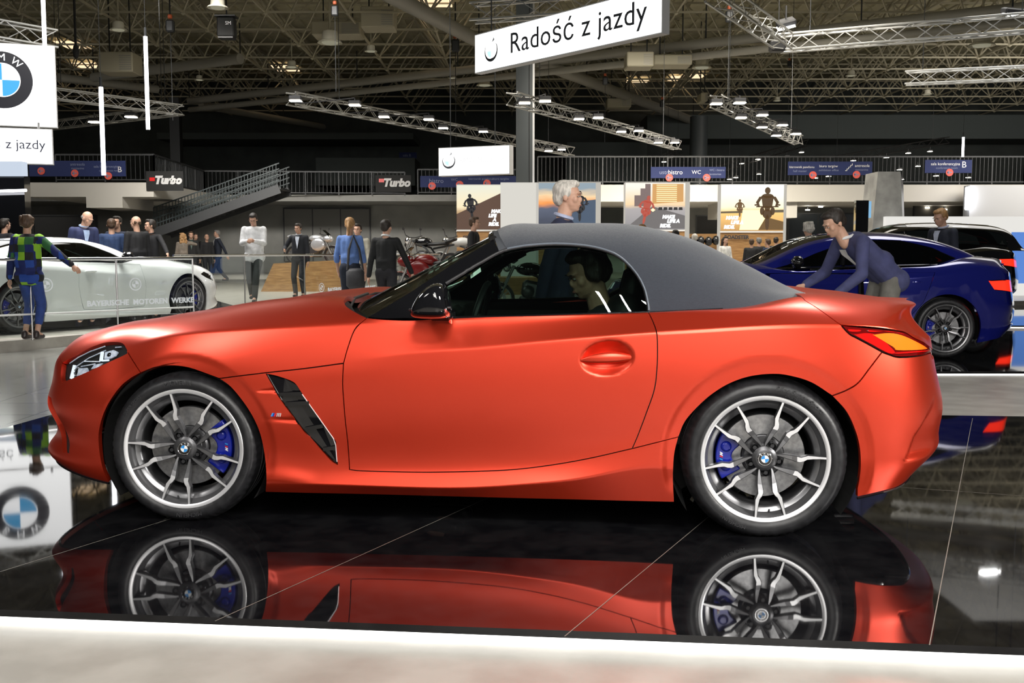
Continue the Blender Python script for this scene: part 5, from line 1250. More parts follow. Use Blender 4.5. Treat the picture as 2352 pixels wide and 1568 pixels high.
# vertical LED tubes
for (u, v0, v1, dd, lb) in ((101, -40, 115, 24, 'vertical white light tube above the emblem sign'), (235, 200, 402, 22, 'long vertical white light tube nearest the text panel'), (337, 84, 297, 24, 'vertical white light tube right of the longest one'), (2212, 315, 360, 45, 'small vertical white light tube above the right gallery')):
    r = thing('light_tube', lb, 'light tube', (xt(u, dd, (max(v0, 0)+v1)/2), dd, zt(v1, dd)), 0); h = zt(v0, dd)-zt(v1, dd)
    MB().tube([(0, 0, 0), (0, 0, h)], .045 if dd < 40 else .05, 10).build('tube', M['tube'], r); MB().tube([(0, 0, h), (0, 0, h+.2)], .03, 8).build('cap', M['metal_dark'], r); MB().tube([(0, 0, h+.2), (0, 0, 10.7-zt(v1, dd))], .006, 4).build('cable', M['metal_dark'], r)
# gallery banners with red discs
M['disc_red'] = mat('red_disc', (.75, .10, .07), .6); M['btext'] = mat('banner_text', (.20, .23, .36), .6)
def banner(u0, u1, v0, v1, d, texts, discs, label, m=None, dim=1.):
    r = thing('banner', label, 'banner', (xt(u0, d, v0), d, zt(v1, d))); w, h = xt(u1, d, v0)-xt(u0, d, v0), zt(v0, d)-zt(v1, d); k = d/FPX
    MB().bx(0, w, 0, .03, 0, h).build('cloth', m or M['navy'], r)
    for (u, v, s, t, mm, *o) in texts: face_text(r, t, (u-u0)*k, (v1-v)*k, s*k, mm, y=-.01, **(o[0] if o else {}))
    for u, v in discs:
        q = MB(); c = ((u-u0)*k, -.03, (v1-v)*k); q.lathe([(0, 0), (8.5*k, 0), (8.5*k, .02), (0, .02)], 'y', 20, c=c); q.build('red_disc', M['disc_red'], r)
        q = MB(); q.bar((c[0]-5*k, -.035, c[2]), (c[0]+5*k, -.035, c[2]), .01, 2*k); q.bar((c[0]-5*k, -.035, c[2]), (c[0]-1*k, -.035, c[2]+4*k), .01, 2*k); q.bar((c[0]-5*k, -.035, c[2]), (c[0]-1*k, -.035, c[2]-4*k), .01, 2*k); q.build('arrow', M['btext'], r)
    return r
T = M['btext']; W_ = M['white']
GB_ = GD+.035
banner(1495, 1667, 383, 409, GB_, [(1514, 396, 13, 'ustr', T), (1534, 396, 14, 'bistro', W_), (1588, 396, 12, 'WC', W_), (1628, 391, 7, 'WC i bistro', T), (1628, 400, 7, 'lavatories', T)], [(1537, 408), (1622, 408)], 'blue gallery banner reading bistro with two red discs')
banner(1810, 2004, 371, 402, GB_, [(1813, 384, 7.2, 'kierownik pawilonu', W_), (1822, 393, 7, 'hall master', T), (1881, 382, 8, 'biuro targów', W_), (1880, 391, 7, 'exhibition office', T), (1962, 381, 9, 'antresola', W_), (1963, 390, 7, 'mezzanine', T)], [(1867, 402), (1966, 401)], 'long blue gallery banner with stairs symbol, right of the sunset poster')
r = [o for o in bpy.data.objects if o.get('label', '').startswith('long blue gallery')][0]; k = GB_/FPX; q = MB()
for i in range(4): q.bar(((130+i*4)*k, -.02, (10+i*4)*k), ((134+i*4)*k, -.02, (10+i*4)*k), .01, .03); q.bar(((134+i*4)*k, -.02, (10+i*4)*k), ((134+i*4)*k, -.02, (14+i*4)*k), .01, .03)
q.build('stairs_symbol', W_, r)
banner(2125, 2233, 367, 397, GB_, [(2138, 377, 9, 'sala konferencyjna', W_), (2150, 386, 7, 'conference room', T), (2208, 379, 20, 'B', W_)], [(2181, 396)], 'blue gallery banner with letter B at the right')
banner(965, 1185, 404, 430, GB_+2.93, [(985, 416, 14, 'bistro', T), (1035, 413, 9, 'WC', T), (1075, 411, 7, 'kierownik pawilonu', T), (1130, 411, 7, 'biuro targów', T)], [(992, 427), (1055, 424), (1117, 421)], 'dim blue gallery banner under the small hanging sign')
banner(66, 288, 369, 405, 45.94, [(160, 378, 9, 'antresola', T), (162, 387, 7, 'mezzanine', T), (213, 383, 8, 'sala konferencyjna', T), (225, 392, 7, 'conference room', T), (267, 390, 18, 'B', W_)], [(94, 393), (170, 398), (246, 404)], 'blue gallery banner with letter B at the left')
banner(917, 957, 350, 364, 74.96, [(925, 357, 8, 'sala B', T)], [], 'tiny blue banner on the far dark wall'); banner(1450, 1472, 360, 380, 74.96, [(1453, 366, 6, 'sala', T)], [], 'tiny blue panel on the wall right of the grey column')
for u0, u1, v0, v1, d, lb in ((335, 420, 393, 438, 45.94, 'black Turbo banner on the left gallery, nearest the stairs'), (862, 944, 402, 441, 54.82, 'black Turbo banner left of the small hanging sign')):
    r = banner(u0, u1, v0, v1, d, [((u0+u1)/2-24, (v0+v1)/2-1, 24, 'Turbo', mat('banner_white', (.55, .55, .55), .6), dict(shear=.25, off=.03))], [], lb, M['black'])
    k = d/FPX; q = MB().bx(8*k, 20*k, -.02, -.01, 22*k, 30*k); q.build('red_tag', M['red'], r)
# poster boxes with motorcyclists
def grad(name, stops, s=1., axis=2, H=1.5, noise=0.):
    m = mat(name, (0, 0, 0), .6); nt = m.node_tree; N = nt.nodes; L = nt.links; tc = N.new('ShaderNodeTexCoord'); sp = N.new('ShaderNodeSeparateXYZ'); L.new(tc.outputs['Object'], sp.inputs[0])
    dv = N.new('ShaderNodeMath'); dv.operation = 'DIVIDE'; dv.inputs[1].default_value = H; L.new(sp.outputs[axis], dv.inputs[0]); src = dv.outputs[0]
    no = N.new('ShaderNodeTexNoise'); no.inputs['Scale'].default_value = 3.; mp = N.new('ShaderNodeMapping'); mp.inputs['Scale'].default_value = (.5, 1, 2.5); L.new(tc.outputs['Object'], mp.inputs[0]); L.new(mp.outputs[0], no.inputs['Vector'])
    ad = N.new('ShaderNodeMath'); ad.operation = 'MULTIPLY_ADD'; ad.inputs[1].default_value = noise; L.new(no.outputs['Fac'], ad.inputs[0]); L.new(src, ad.inputs[2]); 
    cr = N.new('ShaderNodeValToRGB'); L.new(ad.outputs[0], cr.inputs[0]); E = cr.color_ramp.elements
    while len(E) < len(stops): E.new(.5)
    for e, (p, c) in zip(E, stops): e.position = p+noise*.5; e.color = (*c, 1)
    L.new(cr.outputs[0], bsdf(m).inputs['Emission Color']); bsdf(m).inputs['Emission Strength'].default_value = s; return m
def shape(r, pts, m, x0, z0, y, name='picture_shape'): return MB().add([(x0+a, y, z0+b) for a, b in pts], [tuple(range(len(pts)))]).build(name, m, r)
PD = 30.; kk = PD/FPX
sil = emis('print_dark', (.05, .05, .06), .35); road = emis('print_road', (.28, .26, .26), .6); sunm = emis('print_sun', (1, .75, .35), 2.); warm = emis('print_warm', (.85, .45, .15), .8); wht = emis('print_white', (1, 1, 1), 1.1); redp = emis('print_red', (.7, .12, .08), .7); blu = emis('print_blue', (.10, .16, .26), .6)
def rider(r, x, z, s, m, lean=0, front=True):
    def ell(cx, cz, rx, rz, n=14): return [(cx+rx*math.cos(6.283*i/n), cz+rz*math.sin(6.283*i/n)) for i in range(n)]
    def rt(P): c, q = math.cos(lean), math.sin(lean); return [(x+s*(a*c-b*q), z+s*(a*q+b*c)) for a, b in P]
    g_ = MB()
    th_ = lambda a, c, w: [(a[0]-w, a[1]), (a[0]+w, a[1]), (c[0]+w, c[1]), (c[0]-w, c[1])]
    for P in (ell(0, .20, .055, .21), ell(0, .42, .13, .13), ell(0, .56, .075, .07), ell(-.14, .50, .06, .11), ell(.14, .50, .06, .11), [(-.17, .90), (.17, .90), (.12, .58), (-.12, .58)], ell(0, .90, .15, .06), ell(0, 1.04, .075, .09), th_((-.17, .88), (-.27, .72), .045), th_((.17, .88), (.27, .72), .045), th_((-.27, .74), (-.23, .61), .035), th_((.27, .74), (.23, .61), .035), [(-.30, .60), (.30, .60), (.30, .63), (-.30, .63)], ell(-.31, .66, .04, .022), ell(.31, .66, .04, .022)):
        g_.add([(a, -.016, b) for a, b in rt(P)], [tuple(range(len(P)))])
    return g_.build('rider_print', m, r)
def poster(u0, u1, us, v0, v1, label, bgm, fn, txt=None, wood=True, d=PD):
    k = d/FPX; r = thing('poster_box', label, 'poster box', (xt(u0, d), d, SZ)); w, ws = (u1-u0)*k, (us-u0)*k; z0, z1 = zt(v1, d)-SZ, zt(v0, d)-SZ; h = z1-z0
    MB().bx(0, ws, .02, .5, 0, z1+.02).build('box', M['wall_pale'] if False else emis('lit_side', (.9, .85, .75), .55), r)
    f = MB().bx(0, w, 0, .012, 0, h); fo_ = f.build('picture', bgm, r); fo_.location = (0, 0, z0)
    if wood: MB().bx(0, w, 0, .018, 0, z0-.04).build('wood_panel', M['wood'], r)
    MB().bx(-.02, w, -.03, .02, z0-.05, z0-.01).build('ledge', M['white'], r)
    fn(fo_, w, h)
    if txt:
        for (t, x, z, s) in txt: face_text(fo_, t, x*w, z*h, s*h, wht, y=-.02, shear=.2, off=.012)
    return r
sky1 = grad('print_sunset', [(0, (.10, .07, .05)), (.35, (.45, .25, .10)), (.5, (1., .85, .55)), (1, (.85, .85, .70))], 1.0, H=1.3, noise=.15)
def f1(o, w, h): shape(o, [(0, .35*h), (w, .82*h), (w, 0), (0, 0)], emis('print_track', (.22, .12, .08), .5), 0, 0, -.005); rider(o, w*.36, h*.22, h*.52, sil, .12)
poster(1049, 1150, 1150, 425, 527, 'lit poster of a racing motorcyclist, leftmost of the poster boxes', sky1, f1, [('MAKE', .78, .41, .10), ('LIFE', .72, .31, .10), ('A', .82, .22, .10), ('RIDE.', .72, .12, .10)])
r = thing('display_cube', 'plain white lit box between the two left posters', 'display box', (xt(1150, PD), PD-.4, SZ)); MB().bx(0, (1234-1150)*kk, 0, .9, 0, zt(421, PD)-SZ).build('box', emis('cube_side', (.95, .92, .84), .72), r); MB().bx(1.0, (1234-1150)*kk+.01, -.01, 0, 0, zt(421, PD)-SZ).build('box_edge', emis('cube_edge', (.9, .87, .8), .6), r)
sky2 = grad('print_dusk', [(0, (.04, .05, .08)), (.42, (.10, .12, .18)), (.55, (1., .35, .08)), (.72, (.95, .70, .40)), (1, (.28, .36, .42))], 1.0, H=1.2, noise=.2)
def f2(o, w, h): shape(o, [(w*.5, .55*h), (w, .62*h), (w, 0), (w*.2, 0)], blu, 0, 0, -.005); rider(o, w*.72, h*.12, h*.62, sil, 0)
poster(1237, 1367, 1379, 420, 520, 'lit dusk poster behind the white-haired man', sky2, f2, None)
sky3 = grad('print_city', [(0, (.30, .29, .30)), (.45, (.45, .42, .42)), (.55, (1., .72, .42)), (1, (1., .95, .85))], 1.0, H=1.3, noise=.1)
def f3(o, w, h):
    shape(o, [(.45*w, h*.98), (.97*w, h*.98), (.97*w, .6*h), (.45*w, .55*h)], warm, 0, 0, -.004)
    for i in range(9): shape(o, [(.52*w, (.60+i*.043)*h), (.86*w, (.60+i*.043)*h), (.86*w, (.615+i*.043)*h), (.52*w, (.615+i*.043)*h)], sunm, 0, 0, -.008)
    for a, c, t in ((.15, .25, .75), (.25, .33, .9), (.33, .42, 1.)): shape(o, [(a*w, .5*h), (c*w, .5*h), (c*w, t*h*.98), (a*w, t*h*.98)], emis('print_block', (.35, .25, .24), .6), 0, 0, -.006)
    shape(o, [(0, .02*h), (.45*w, .5*h), (w, .3*h), (w, .02*h)], road, 0, 0, -.005); rider(o, w*.30, h*.12, h*.55, redp, -.2)
    for i in range(5): shape(o, [((.55+i*.085)*w, .42*h), ((.62+i*.085)*w, .42*h), ((.615+i*.085)*w, .48*h), ((.56+i*.085)*w, .48*h)], sil, 0, 0, -.009)
    shape(o, [(.42*w, .42*h), (.46*w, .46*h), (.50*w, .42*h), (.46*w, .38*h)], sunm, 0, 0, -.03)
poster(1436, 1572, 1583, 420, 527, 'lit poster of a motorcyclist in a sunlit city street', sky3, f3, [('MAKE', .62, .27, .10), ('LIFE A', .70, .18, .10), ('RIDE.', .58, .08, .10)])
sky4 = grad('print_sun_sky', [(0, (.55, .30, .10)), (.38, (1., .60, .20)), (.5, (1., .92, .65)), (1, (.95, 1., 1.))], 1.15, H=1.35, noise=.08)
def f4(o, w, h):
    shape(o, [(0, .42*h), (w, .46*h), (w, .40*h), (0, .38*h)], emis('print_hill', (.25, .2, .12), .6), 0, 0, -.004); shape(o, [(.35*w, .45*h), (.65*w, .45*h), (.8*w, .02*h), (.30*w, .02*h)], sunm, 0, 0, -.006)
    shape(o, [(.72*w, .3*h), (w, .2*h), (w, .02*h), (.6*w, .02*h)], emis('print_shadow', (.3, .17, .06), .6), 0, 0, -.007)
    rider(o, w*.74, h*.02, h*.82, emis('print_rider', (.16, .09, .04), .6), 0); rider(o, w*.30, h*.30, h*.34, emis('print_rider_small', (.28, .16, .07), .6), 0)
poster(1655, 1798, 1805, 424, 530, 'lit sunset poster with two motorcyclists, rightmost of the poster boxes', sky4, f4, [('MAKE', .08, .28, .10), ('LIFE A', .16, .18, .10), ('RIDE.', .05, .08, .10)])
# oak back wall of the motorcycle area with its lettering and helmets
r = thing('oak_wall', 'long oak-clad wall with helmets on hooks between the posters', 'display wall', (xt(1575, PD+.6), PD+.6, SZ)); MB().bx(0, (1665-1575)*kk, 0, .15, 0, zt(536, PD)-SZ).build('board', M['wood'], r)
for i, (u, v) in enumerate(((1592, 553), (1610, 553), (1628, 554), (1645, 552))):
    h = thing('helmet', ORD[i]+' dark motorcycle helmet from the left on the oak wall', 'helmet', (xt(u, PD+.35), PD+.35, zt(v, PD+.35)), 0, 'helmets on the oak wall'); MB().ball((0, 0, 0), (.12, .14, .14), 12).build('shell', M['gloss_black'], h, True); MB().ball((0, -.06, .0), (.10, .09, .05), 10).build('visor', M['dark'], h, True)
for u, v, t in ((1060, 546, 'SPORT'), (1672, 545, 'ROADSTER')):
    me = text_mesh(t, size=.14, ext=.004, off=.006); me.transform(Matrix.Rotation(math.pi/2, 4, 'X')); me.materials.clear(); o = link_mesh('wall_lettering', me, None, M['ink']); o.location = (xt(u, PD-.05)+.25, PD-.06, zt(v, PD)); setp(o, 'dark word %s on the oak panel below a poster' % t, 'lettering')
# stone pylon, screens, white wall at the right
r = thing('pylon', 'leaning grey stone pylon behind the blue saloon', 'pylon', (xt(2040, 26), 26, SZ)); k = 26/FPX
fp = [((1993-2040)*k, (575-575)*k-.05), ((2086-2040)*k, -.05), ((2064-2040)*k, zt(394, 26)-SZ), ((2013-2040)*k, zt(394, 26)-SZ)]
MB().prism(fp, 0, .9, lambda a, b, h: (a, h, b)).build('block', M['stone'], r); MB().add([(fp[1][0], 0, fp[1][1]), (fp[1][0]+.35, .9, fp[1][1]), (fp[2][0]+.42, .9, fp[2][1]-.28), (fp[2][0], 0, fp[2][1])], [(0, 1, 2, 3)]).build('side_face', M['steel'], r)
r = thing('screen', 'small black screen standing left of the stone pylon', 'screen', (xt(1965, 25), 25, SZ)); MB().bx(0, .30, 0, .15, 0, zt(460, 25)-SZ).build('housing', M['gloss_black'], r); MB().bx(.30, .36, -.01, .1, zt(500, 25)-SZ, zt(462, 25)-SZ).build('lit_edge', emis('screen_blue', (.3, .6, .9), .8), r)
r = thing('white_wall', 'low white lit partition behind the black off-roader', 'partition', (xt(2035, 25.5), 25.5, SZ)); MB().bx(0, 9, 0, .2, 0, zt(497, 25.5)-SZ).build('panel', emis('lit_white', (.95, .93, .88), .85), r); MB().bx((2322-2035)*25.5/FPX, 9, -.03, 0, .3, zt(533, 25.5)-SZ).build('blue_screen', emis('screen_sky', (.12, .28, .75), .9), r)
r = thing('light_bar', 'thick white vertical light bar on the right wall', 'light', (xt(2226, 50), 50, zt(482, 50))); MB().bx(-.14, .14, -.06, .32, 0, zt(428, 50)-zt(482, 50), bev=.05).build('bar', M['tube'], r)
stru(MB().bx(xt(2225, 50.3), xt(2600, 50.3), 50.3, 51, FZ, zt(425, 50.3)), 'trim_11', mat('round_wall', (.40, .41, .42), .6))
# ================================================================ trusses, lamps, ducts
def truss(name, label, A, B, s=.3, m=None, tri=False, step=None):
    m = m or M['truss']; A, B = Vector(A), Vector(B); r = thing(name, label, 'truss', A); d = B-A; L = d.length; t = d/L; sd = t.cross(Vector((0, 0, 1))).normalized(); up = Vector((0, 0, 1)); step = step or s*1.3; n = max(2, int(L/step)); b = MB(); w = MB()
    C = [sd*s/2+up*s/2, -sd*s/2+up*s/2, -sd*s/2-up*s/2, sd*s/2-up*s/2]
    for c in C: b.tube([c, c+d], s*.075, 6)
    for i in range(n):
        p, q = t*(L*i/n), t*(L*(i+1)/n)
        for a in range(4):
            c0, c1 = C[a], C[(a+1) % 4]; w.bar((p+c0) if i % 2 else (p+c1), (q+c1) if i % 2 else (q+c0), s*.055)
    b.build('chord_tubes', m, r, True, clean=False); w.build('lattice', m, r, clean=False)
    for f in (.12, .88): p = d*f; MB().tube([p+up*s/2, p+Vector((0, 0, 10.7-A.z-p.z))], .010, 5).build('cable', M['metal_dark'], r)
    return r
def spotl(label, p, s=.14, tilt=(0, 0), m=None, group=None, up=.35, name='floodlight', to=None):
    r = thing(name, label, 'floodlight', p, 0, group); R = Matrix.Rotation(math.radians(tilt[0]), 3, 'X') @ Matrix.Rotation(math.radians(tilt[1]), 3, 'Y')
    b = MB(); b.box((0, 0, s*.45), (s*2, s*1.5, s*.7), R=R, bev=s*.15); b.build('housing', M['dark'], r); MB().box(R @ Vector((0, 0, 0)), (s*1.8, s*1.35, s*.10), R=R).build('lamp_face', m or M['lamp'], r)
    MB().tube([(0, 0, s*.7), (0, 0, up)]+([tuple(Vector(to)-Vector(p))] if to is not None else []), s*.1, 6).build('bracket', M['dark'], r); return r
TZ = 5.55
def tz_pt(u, v, z): return at_z(u, v, z)
tr = [('lighting_truss', 'alloy lighting truss running back from above the gallery centre to the small sign', (668, 226), (1312, 348), TZ, .34), ('lighting_truss', 'alloy lighting truss running back past the grey column', (1176, 226), (1556, 334), TZ, .34), ('lighting_truss', 'short alloy lighting truss above the sunset poster', (1645, 232), (1834, 322), TZ, .34)]
for n_, lb, a, c, z, s in tr: truss(n_, lb, tz_pt(*a, z), tz_pt(*c, z), s)
lampset = [((679, 235), (815, 245), (882, 272), (985, 278), (1018, 298), (1110, 306), (1260, 350), (1290, 347)), ((1205, 240), (1252, 236), (1330, 277), (1374, 274), (1427, 306), (1467, 304), (1512, 331), (1550, 331)), ((1645, 242), (1699, 240), (1702, 274), (1751, 268), (1750, 296), (1797, 291), (1783, 315), (1828, 311))]
for i, (ls, nm) in enumerate(zip(lampset, ('on the truss left of the column', 'on the truss past the column', 'on the short truss above the sunset poster'))):
    TA, TB = tz_pt(*tr[i][2], TZ), tz_pt(*tr[i][3], TZ)
    for j, (u, v) in enumerate(ls):
        p = tz_pt(u, v-3, TZ-.34); q = TA+(TB-TA)*max(.01, min(.99, (p-TA).dot(TB-TA)/(TB-TA).length_squared)); q.z = TZ-.14
        spotl(ORD[j]+' small white floodlight from the near end '+nm, p, .17, (0, 0), None, 'floodlights '+nm, .2, to=q)
# square frame at the left
p1, p2, p3 = tz_pt(100, 212, 5.7), tz_pt(414, 253, 5.6), tz_pt(100, 290, 5.6)
truss('lighting_truss', 'near arm of the angled truss frame behind the light tubes', p1, p2, .30); truss('lighting_truss', 'far arm of the angled truss frame behind the light tubes', p3, p2, .28)
for u, v, w_ in ((217, 281, 'left'), (301, 269, 'right')): spotl(w_+' one of the two warm floodlights on the angled truss frame', tz_pt(u, v, 5.35), .18, (0, 0), None, 'floodlights on the angled frame', .3, to=tz_pt(u+(414-u)*.05, 288-(u-100)*.105, 5.6))
truss('lighting_truss', 'truss above the emblem sign in the left corner', (xt(-120, 25.5, 48), 25.5, zt(48, 25.5)), (xt(128, 27, 92), 27, zt(92, 27)), .42)
a, c, d_ = tz_pt(1640, -20, 6.2), tz_pt(1805, 98, 6.0), tz_pt(2400, 60, 6.0)
truss('lighting_truss', 'thick truss coming down from the top edge right of the text sign', a, c, .36); truss('lighting_truss', 'thick long truss along the top right of the hall', tz_pt(1790, 100, 6.0), (d_.x, 22.5, 6.0), .36)
truss('lighting_truss', 'bright alloy truss at the right edge under the ducts', (xt(2080, 26.5, 180), 26.5, zt(180, 26.5)), (xt(2420, 25, 165), 25, zt(165, 25)), .30)
truss('lighting_truss', 'truss end behind the top of the large text sign', (xt(1085, 23, 30), 23, zt(30, 23)), (xt(1420, 22, 5), 22, zt(5, 22)), .36)
big = emis('big_lamp_face', (1, 1, .98), 60.)
spotl('large white floodlight at the corner of the thick truss', tz_pt(1805, 62, 6.5), .22, (25, -15), big, None, .5); spotl('large bluish floodlight in the top right corner', tz_pt(2325, 36, 6.6), .22, (15, 5), big, None, .5)
o = MB().box((0, 0, 0), (.35, .3, .25), bev=.04).build('speaker', M['dark']); o.location = tz_pt(1785, 107, 5.9); setp(o, 'black box hanging below the corner of the thick truss', 'speaker')
# dark trusses far right with many small lamps
for a, c, lb in (((1650, 388), (1852, 328), 'black truss behind the gallery railing above the sunset poster'), ((1885, 372), (2175, 322), 'long black truss behind the right gallery railing'), ((1530, 362), (1560, 345), 'short black truss right of the grey column')):
    truss('lighting_truss', lb, (xt(a[0], 58, a[1]), 58, zt(a[1], 58)), (xt(c[0], 62, c[1]), 62, zt(c[1], 62)), .35, M['black'])
for j, (u, v) in enumerate(sorted(((1525, 372), (1543, 361), (1690, 408), (1704, 376), (1741, 366), (1743, 400), (1807, 360), (1841, 350), (1866, 375), (1873, 409), (1903, 405), (1960, 369), (1820, 398), (1676, 412), (1657, 396), (2036, 362), (2066, 390), (2086, 352), (2108, 382), (2136, 348), (2150, 404), (2070, 412), (2224, 408)))):
    spotl('small warm lamp beyond the right gallery railing, '+ORD[j]+' from the left', (xt(u, 59.5, v), 59.5, zt(v, 59.5)), .13, (0, 0), None, 'lamps beyond the right gallery', .25)
# ducts under the roof
def duct(label, a, c, z, r_=.32, twin=False, dz=0):
    A, B = tz_pt(*a, z), tz_pt(*c, z); r = thing('roof_duct', label, 'duct', A); B = B-A
    b = MB(); b.tube([(0, 0, 0), B], r_, 14)
    b.build('pipe', M['duct'], r, True)
    if twin: MB().tube([Vector((0, 0, -r_*2.4)), B+Vector((0, 0, -r_*2.4))], r_*.75, 14).build('pipe', M['duct'], r, True)
    L = B.length; n = max(1, int(L/6))
    for i in range(n+1):
        p = B*(i/n); MB().tube([p+Vector((0, 0, r_)), p+Vector((0, 0, 1.6))], .03, 5).build('hanger', M['metal_dark'], r)
duct('long pale twin duct crossing the roof behind the large text sign', (435, 232), (2400, 12), 9.9, .21, True)
duct('pale duct descending from the top edge to the left end of the text sign', (880, -20), (1100, 95), 9.9, .28)
duct('pale duct running back under the right end of the text sign', (1228, 140), (1592, 278), 9.9, .28)
duct('pale duct at the upper left, above the light tubes', (215, 178), (552, 135), 9.9, .24)
duct('thin bent duct low on the roof left of the lighting truss', (462, 242), (935, 325), 9.9, .22)
duct('thin duct at the far left behind the emblem sign', (135, 178), (362, 205), 9.9, .22)
# bell lamps
for j, (u, v, s) in enumerate(sorted(((272, 66, 1), (758, 94, 1.5), (852, 116, .8), (1113, 193, 1.25), (1612, 152, 1.35), (2255, 100, 1.6), (458, 182, .7), (500, 14, 1.1), (1955, 172, .8), (1040, 178, .6), (1785, 230, .7), (670, 152, .9), (2130, 215, .8)))):
    p = tz_pt(u, v, 9.7); r = thing('bell_lamp', 'pale bell-shaped hall lamp under the roof, '+ORD[j]+' from the left', 'hall lamp', p, 0, 'bell lamps under the roof'); r.scale = (s*.62, s*.62, s*.62)
    b = MB(); b.lathe([(.55, -.10), (.50, -.02), (.36, .02), (.34, .35), (.30, .42), (.12, .48), (0, .48)], 'z', 20); b.build('shade', mat('lamp_shade', (.6, .58, .48), .4) if 'lamp_shade' not in bpy.data.materials else bpy.data.materials['lamp_shade'], r, True)
    MB().lathe([(0, -.12), (.34, -.12), (.36, -.06), (0, -.02)], 'z', 20).build('diffuser', emis('dim_lamp', (.9, .85, .6), .25) if 'dim_lamp' not in bpy.data.materials else bpy.data.materials['dim_lamp'], r, True); MB().tube([(0, 0, .48), (0, 0, 2.2)], .05, 6).build('stem', M['frame'], r)
# ventilation boxes
for (u0, u1, v0, v1, dd, lb) in ((828, 905, 14, 62, 43, 'ventilation box with grille above the upper middle of the hall'), (715, 828, 48, 80, 45, 'long ventilation box left of the grille box'), (1440, 1502, 118, 152, 44, 'ventilation box left of the bell lamp by the text sign'), (1502, 1590, 125, 148, 45, 'long ventilation box behind the bell lamp'), (225, 305, 118, 165, 44, 'ventilation box right of the emblem sign'), (1395, 1450, 225, 246, 60, 'small pair of ventilation boxes above the second truss'), (1610, 1626, 212, 232, 55, 'small white ventilation box above the sunset poster')):
    r = thing('ventilation_box', lb, 'ventilation unit', (xt(u0, dd, v1), dd, zt(v1, dd))); w, h = xt(u1, dd, v0)-xt(u0, dd, v0), zt(v0, dd)-zt(v1, dd); MB().bx(0, w, 0, 1.2, 0, h, bev=.04).build('casing', M['frame'], r)
    g_ = MB(); n = 7
    for i in range(n): g_.bx(w*.62, w*.96, -.02, .0, h*(.12+.76*i/n), h*(.12+.76*i/n)+h*.05)
    g_.build('grille', M['duct'], r)
    q = MB(); zz_ = 13.1-zt(v1, dd); q.tube([(w*.2, .6, h), (w*.2, .6, zz_)], .03, 5).build('hanger', M['metal_dark'], r); MB().tube([(w*.8, .6, h), (w*.8, .6, zz_)], .03, 5).build('hanger', M['metal_dark'], r)
# roof windows
sky_m = emis('roof_window', (1, .72, .45), 1.3)
for i, (u, v) in enumerate(sorted(((170, 103), (203, 151), (582, 197), (1462, 188), (1562, 181), (1588, 177), (1502, 211), (1610, 204), (785, 254), (865, 244), (500, 208), (838, 268), (1000, 4), (655, 157)))):
    p = tz_pt(u, v, 13.0); setp(MB().bx(-.75, .75, -1.0, 1.0, -.03, .03).build('roof_window', sky_m), 'small glowing roof window, '+ORD[i]+' from the left', 'roof window', 'roof windows').location = p
# hoists, loudspeakers and cables
for i, (u, v, s) in enumerate(((391, 60, 1.), (769, 25, .8), (1046, 105, 1.1), (1390, 186, .8), (1521, 238, .8), (1675, 38, .9), (1813, 147, .6))):
    p = tz_pt(u, v, 9.6) if v < 150 else tz_pt(u, v, 9.0); r = thing('chain_hoist', 'small dark chain hoist under the roof, '+ORD[i]+' from the left', 'chain hoist', p, 0, 'chain hoists'); r.scale = (s, s, s)
    MB().box((0, 0, 0), (.30, .25, .45), bev=.05).build('motor', M['metal_dark'], r); MB().box((0, 0, .35), (.16, .14, .16), bev=.03).build('hook_block', mat('hoist_orange', (.5, .1, .03), .5), r); MB().tube([(0, 0, .4), (0, 0, 1.6)], .03, 5).build('chain', M['metal_dark'], r); MB().tube([(0, 0, 0), (0, 0, -3.5)], .012, 4).build('cable', M['metal_dark'], r)
r = thing('loudspeaker', 'black loudspeaker cluster hanging left of the bell lamp', 'loudspeaker', tz_pt(521, 64, 9.4)); MB().box((0, 0, 0), (.62, .5, .70), bev=.04).build('cabinet', M['black'], r); MB().box((0, 0, .40), (.75, .55, .05)).build('top_plate', M['dark'], r); MB().box((0, 0, -.38), (.55, .5, .05)).build('bottom_plate', M['dark'], r); MB().tube([(0, 0, .4), (0, 0, 3.7)], .03, 5).build('hanger', M['metal_dark'], r)
me = text_mesh('SM', size=.18, ext=.002); me.transform(Matrix.Translation((.12, -.255, .12)) @ Matrix.Rotation(math.pi/2, 4, 'X')); me.materials.clear(); link_mesh('lettering', me, r, M['white'])
r = thing('cable_hook', 'black rope and hook hanging above the angled truss', 'cable', tz_pt(174, 106, 7.0)); MB().tube([(0, 0, -.1), (0, .0, 2.4)], .035, 5).build('rope', M['black'], r); MB().ball((0, 0, -.15), (.10, .08, .22), 8).build('hook', M['black'], r, True)
# ================================================================ cars and people in place
roof8 = [(.62, .93), (.85, 1.03), (1.10, 1.14), (1.35, 1.22), (1.60, 1.265), (1.85, 1.28), (2.1, 1.275), (2.35, 1.25), (2.6, 1.20), (2.85, 1.13), (3.1, 1.05), (3.3, .99), (3.45, .955)]
wpaint = mat('white_pearl_paint', (.80, .82, .82), .12, 0, Coat_Weight=1., Coat_Roughness=.03)
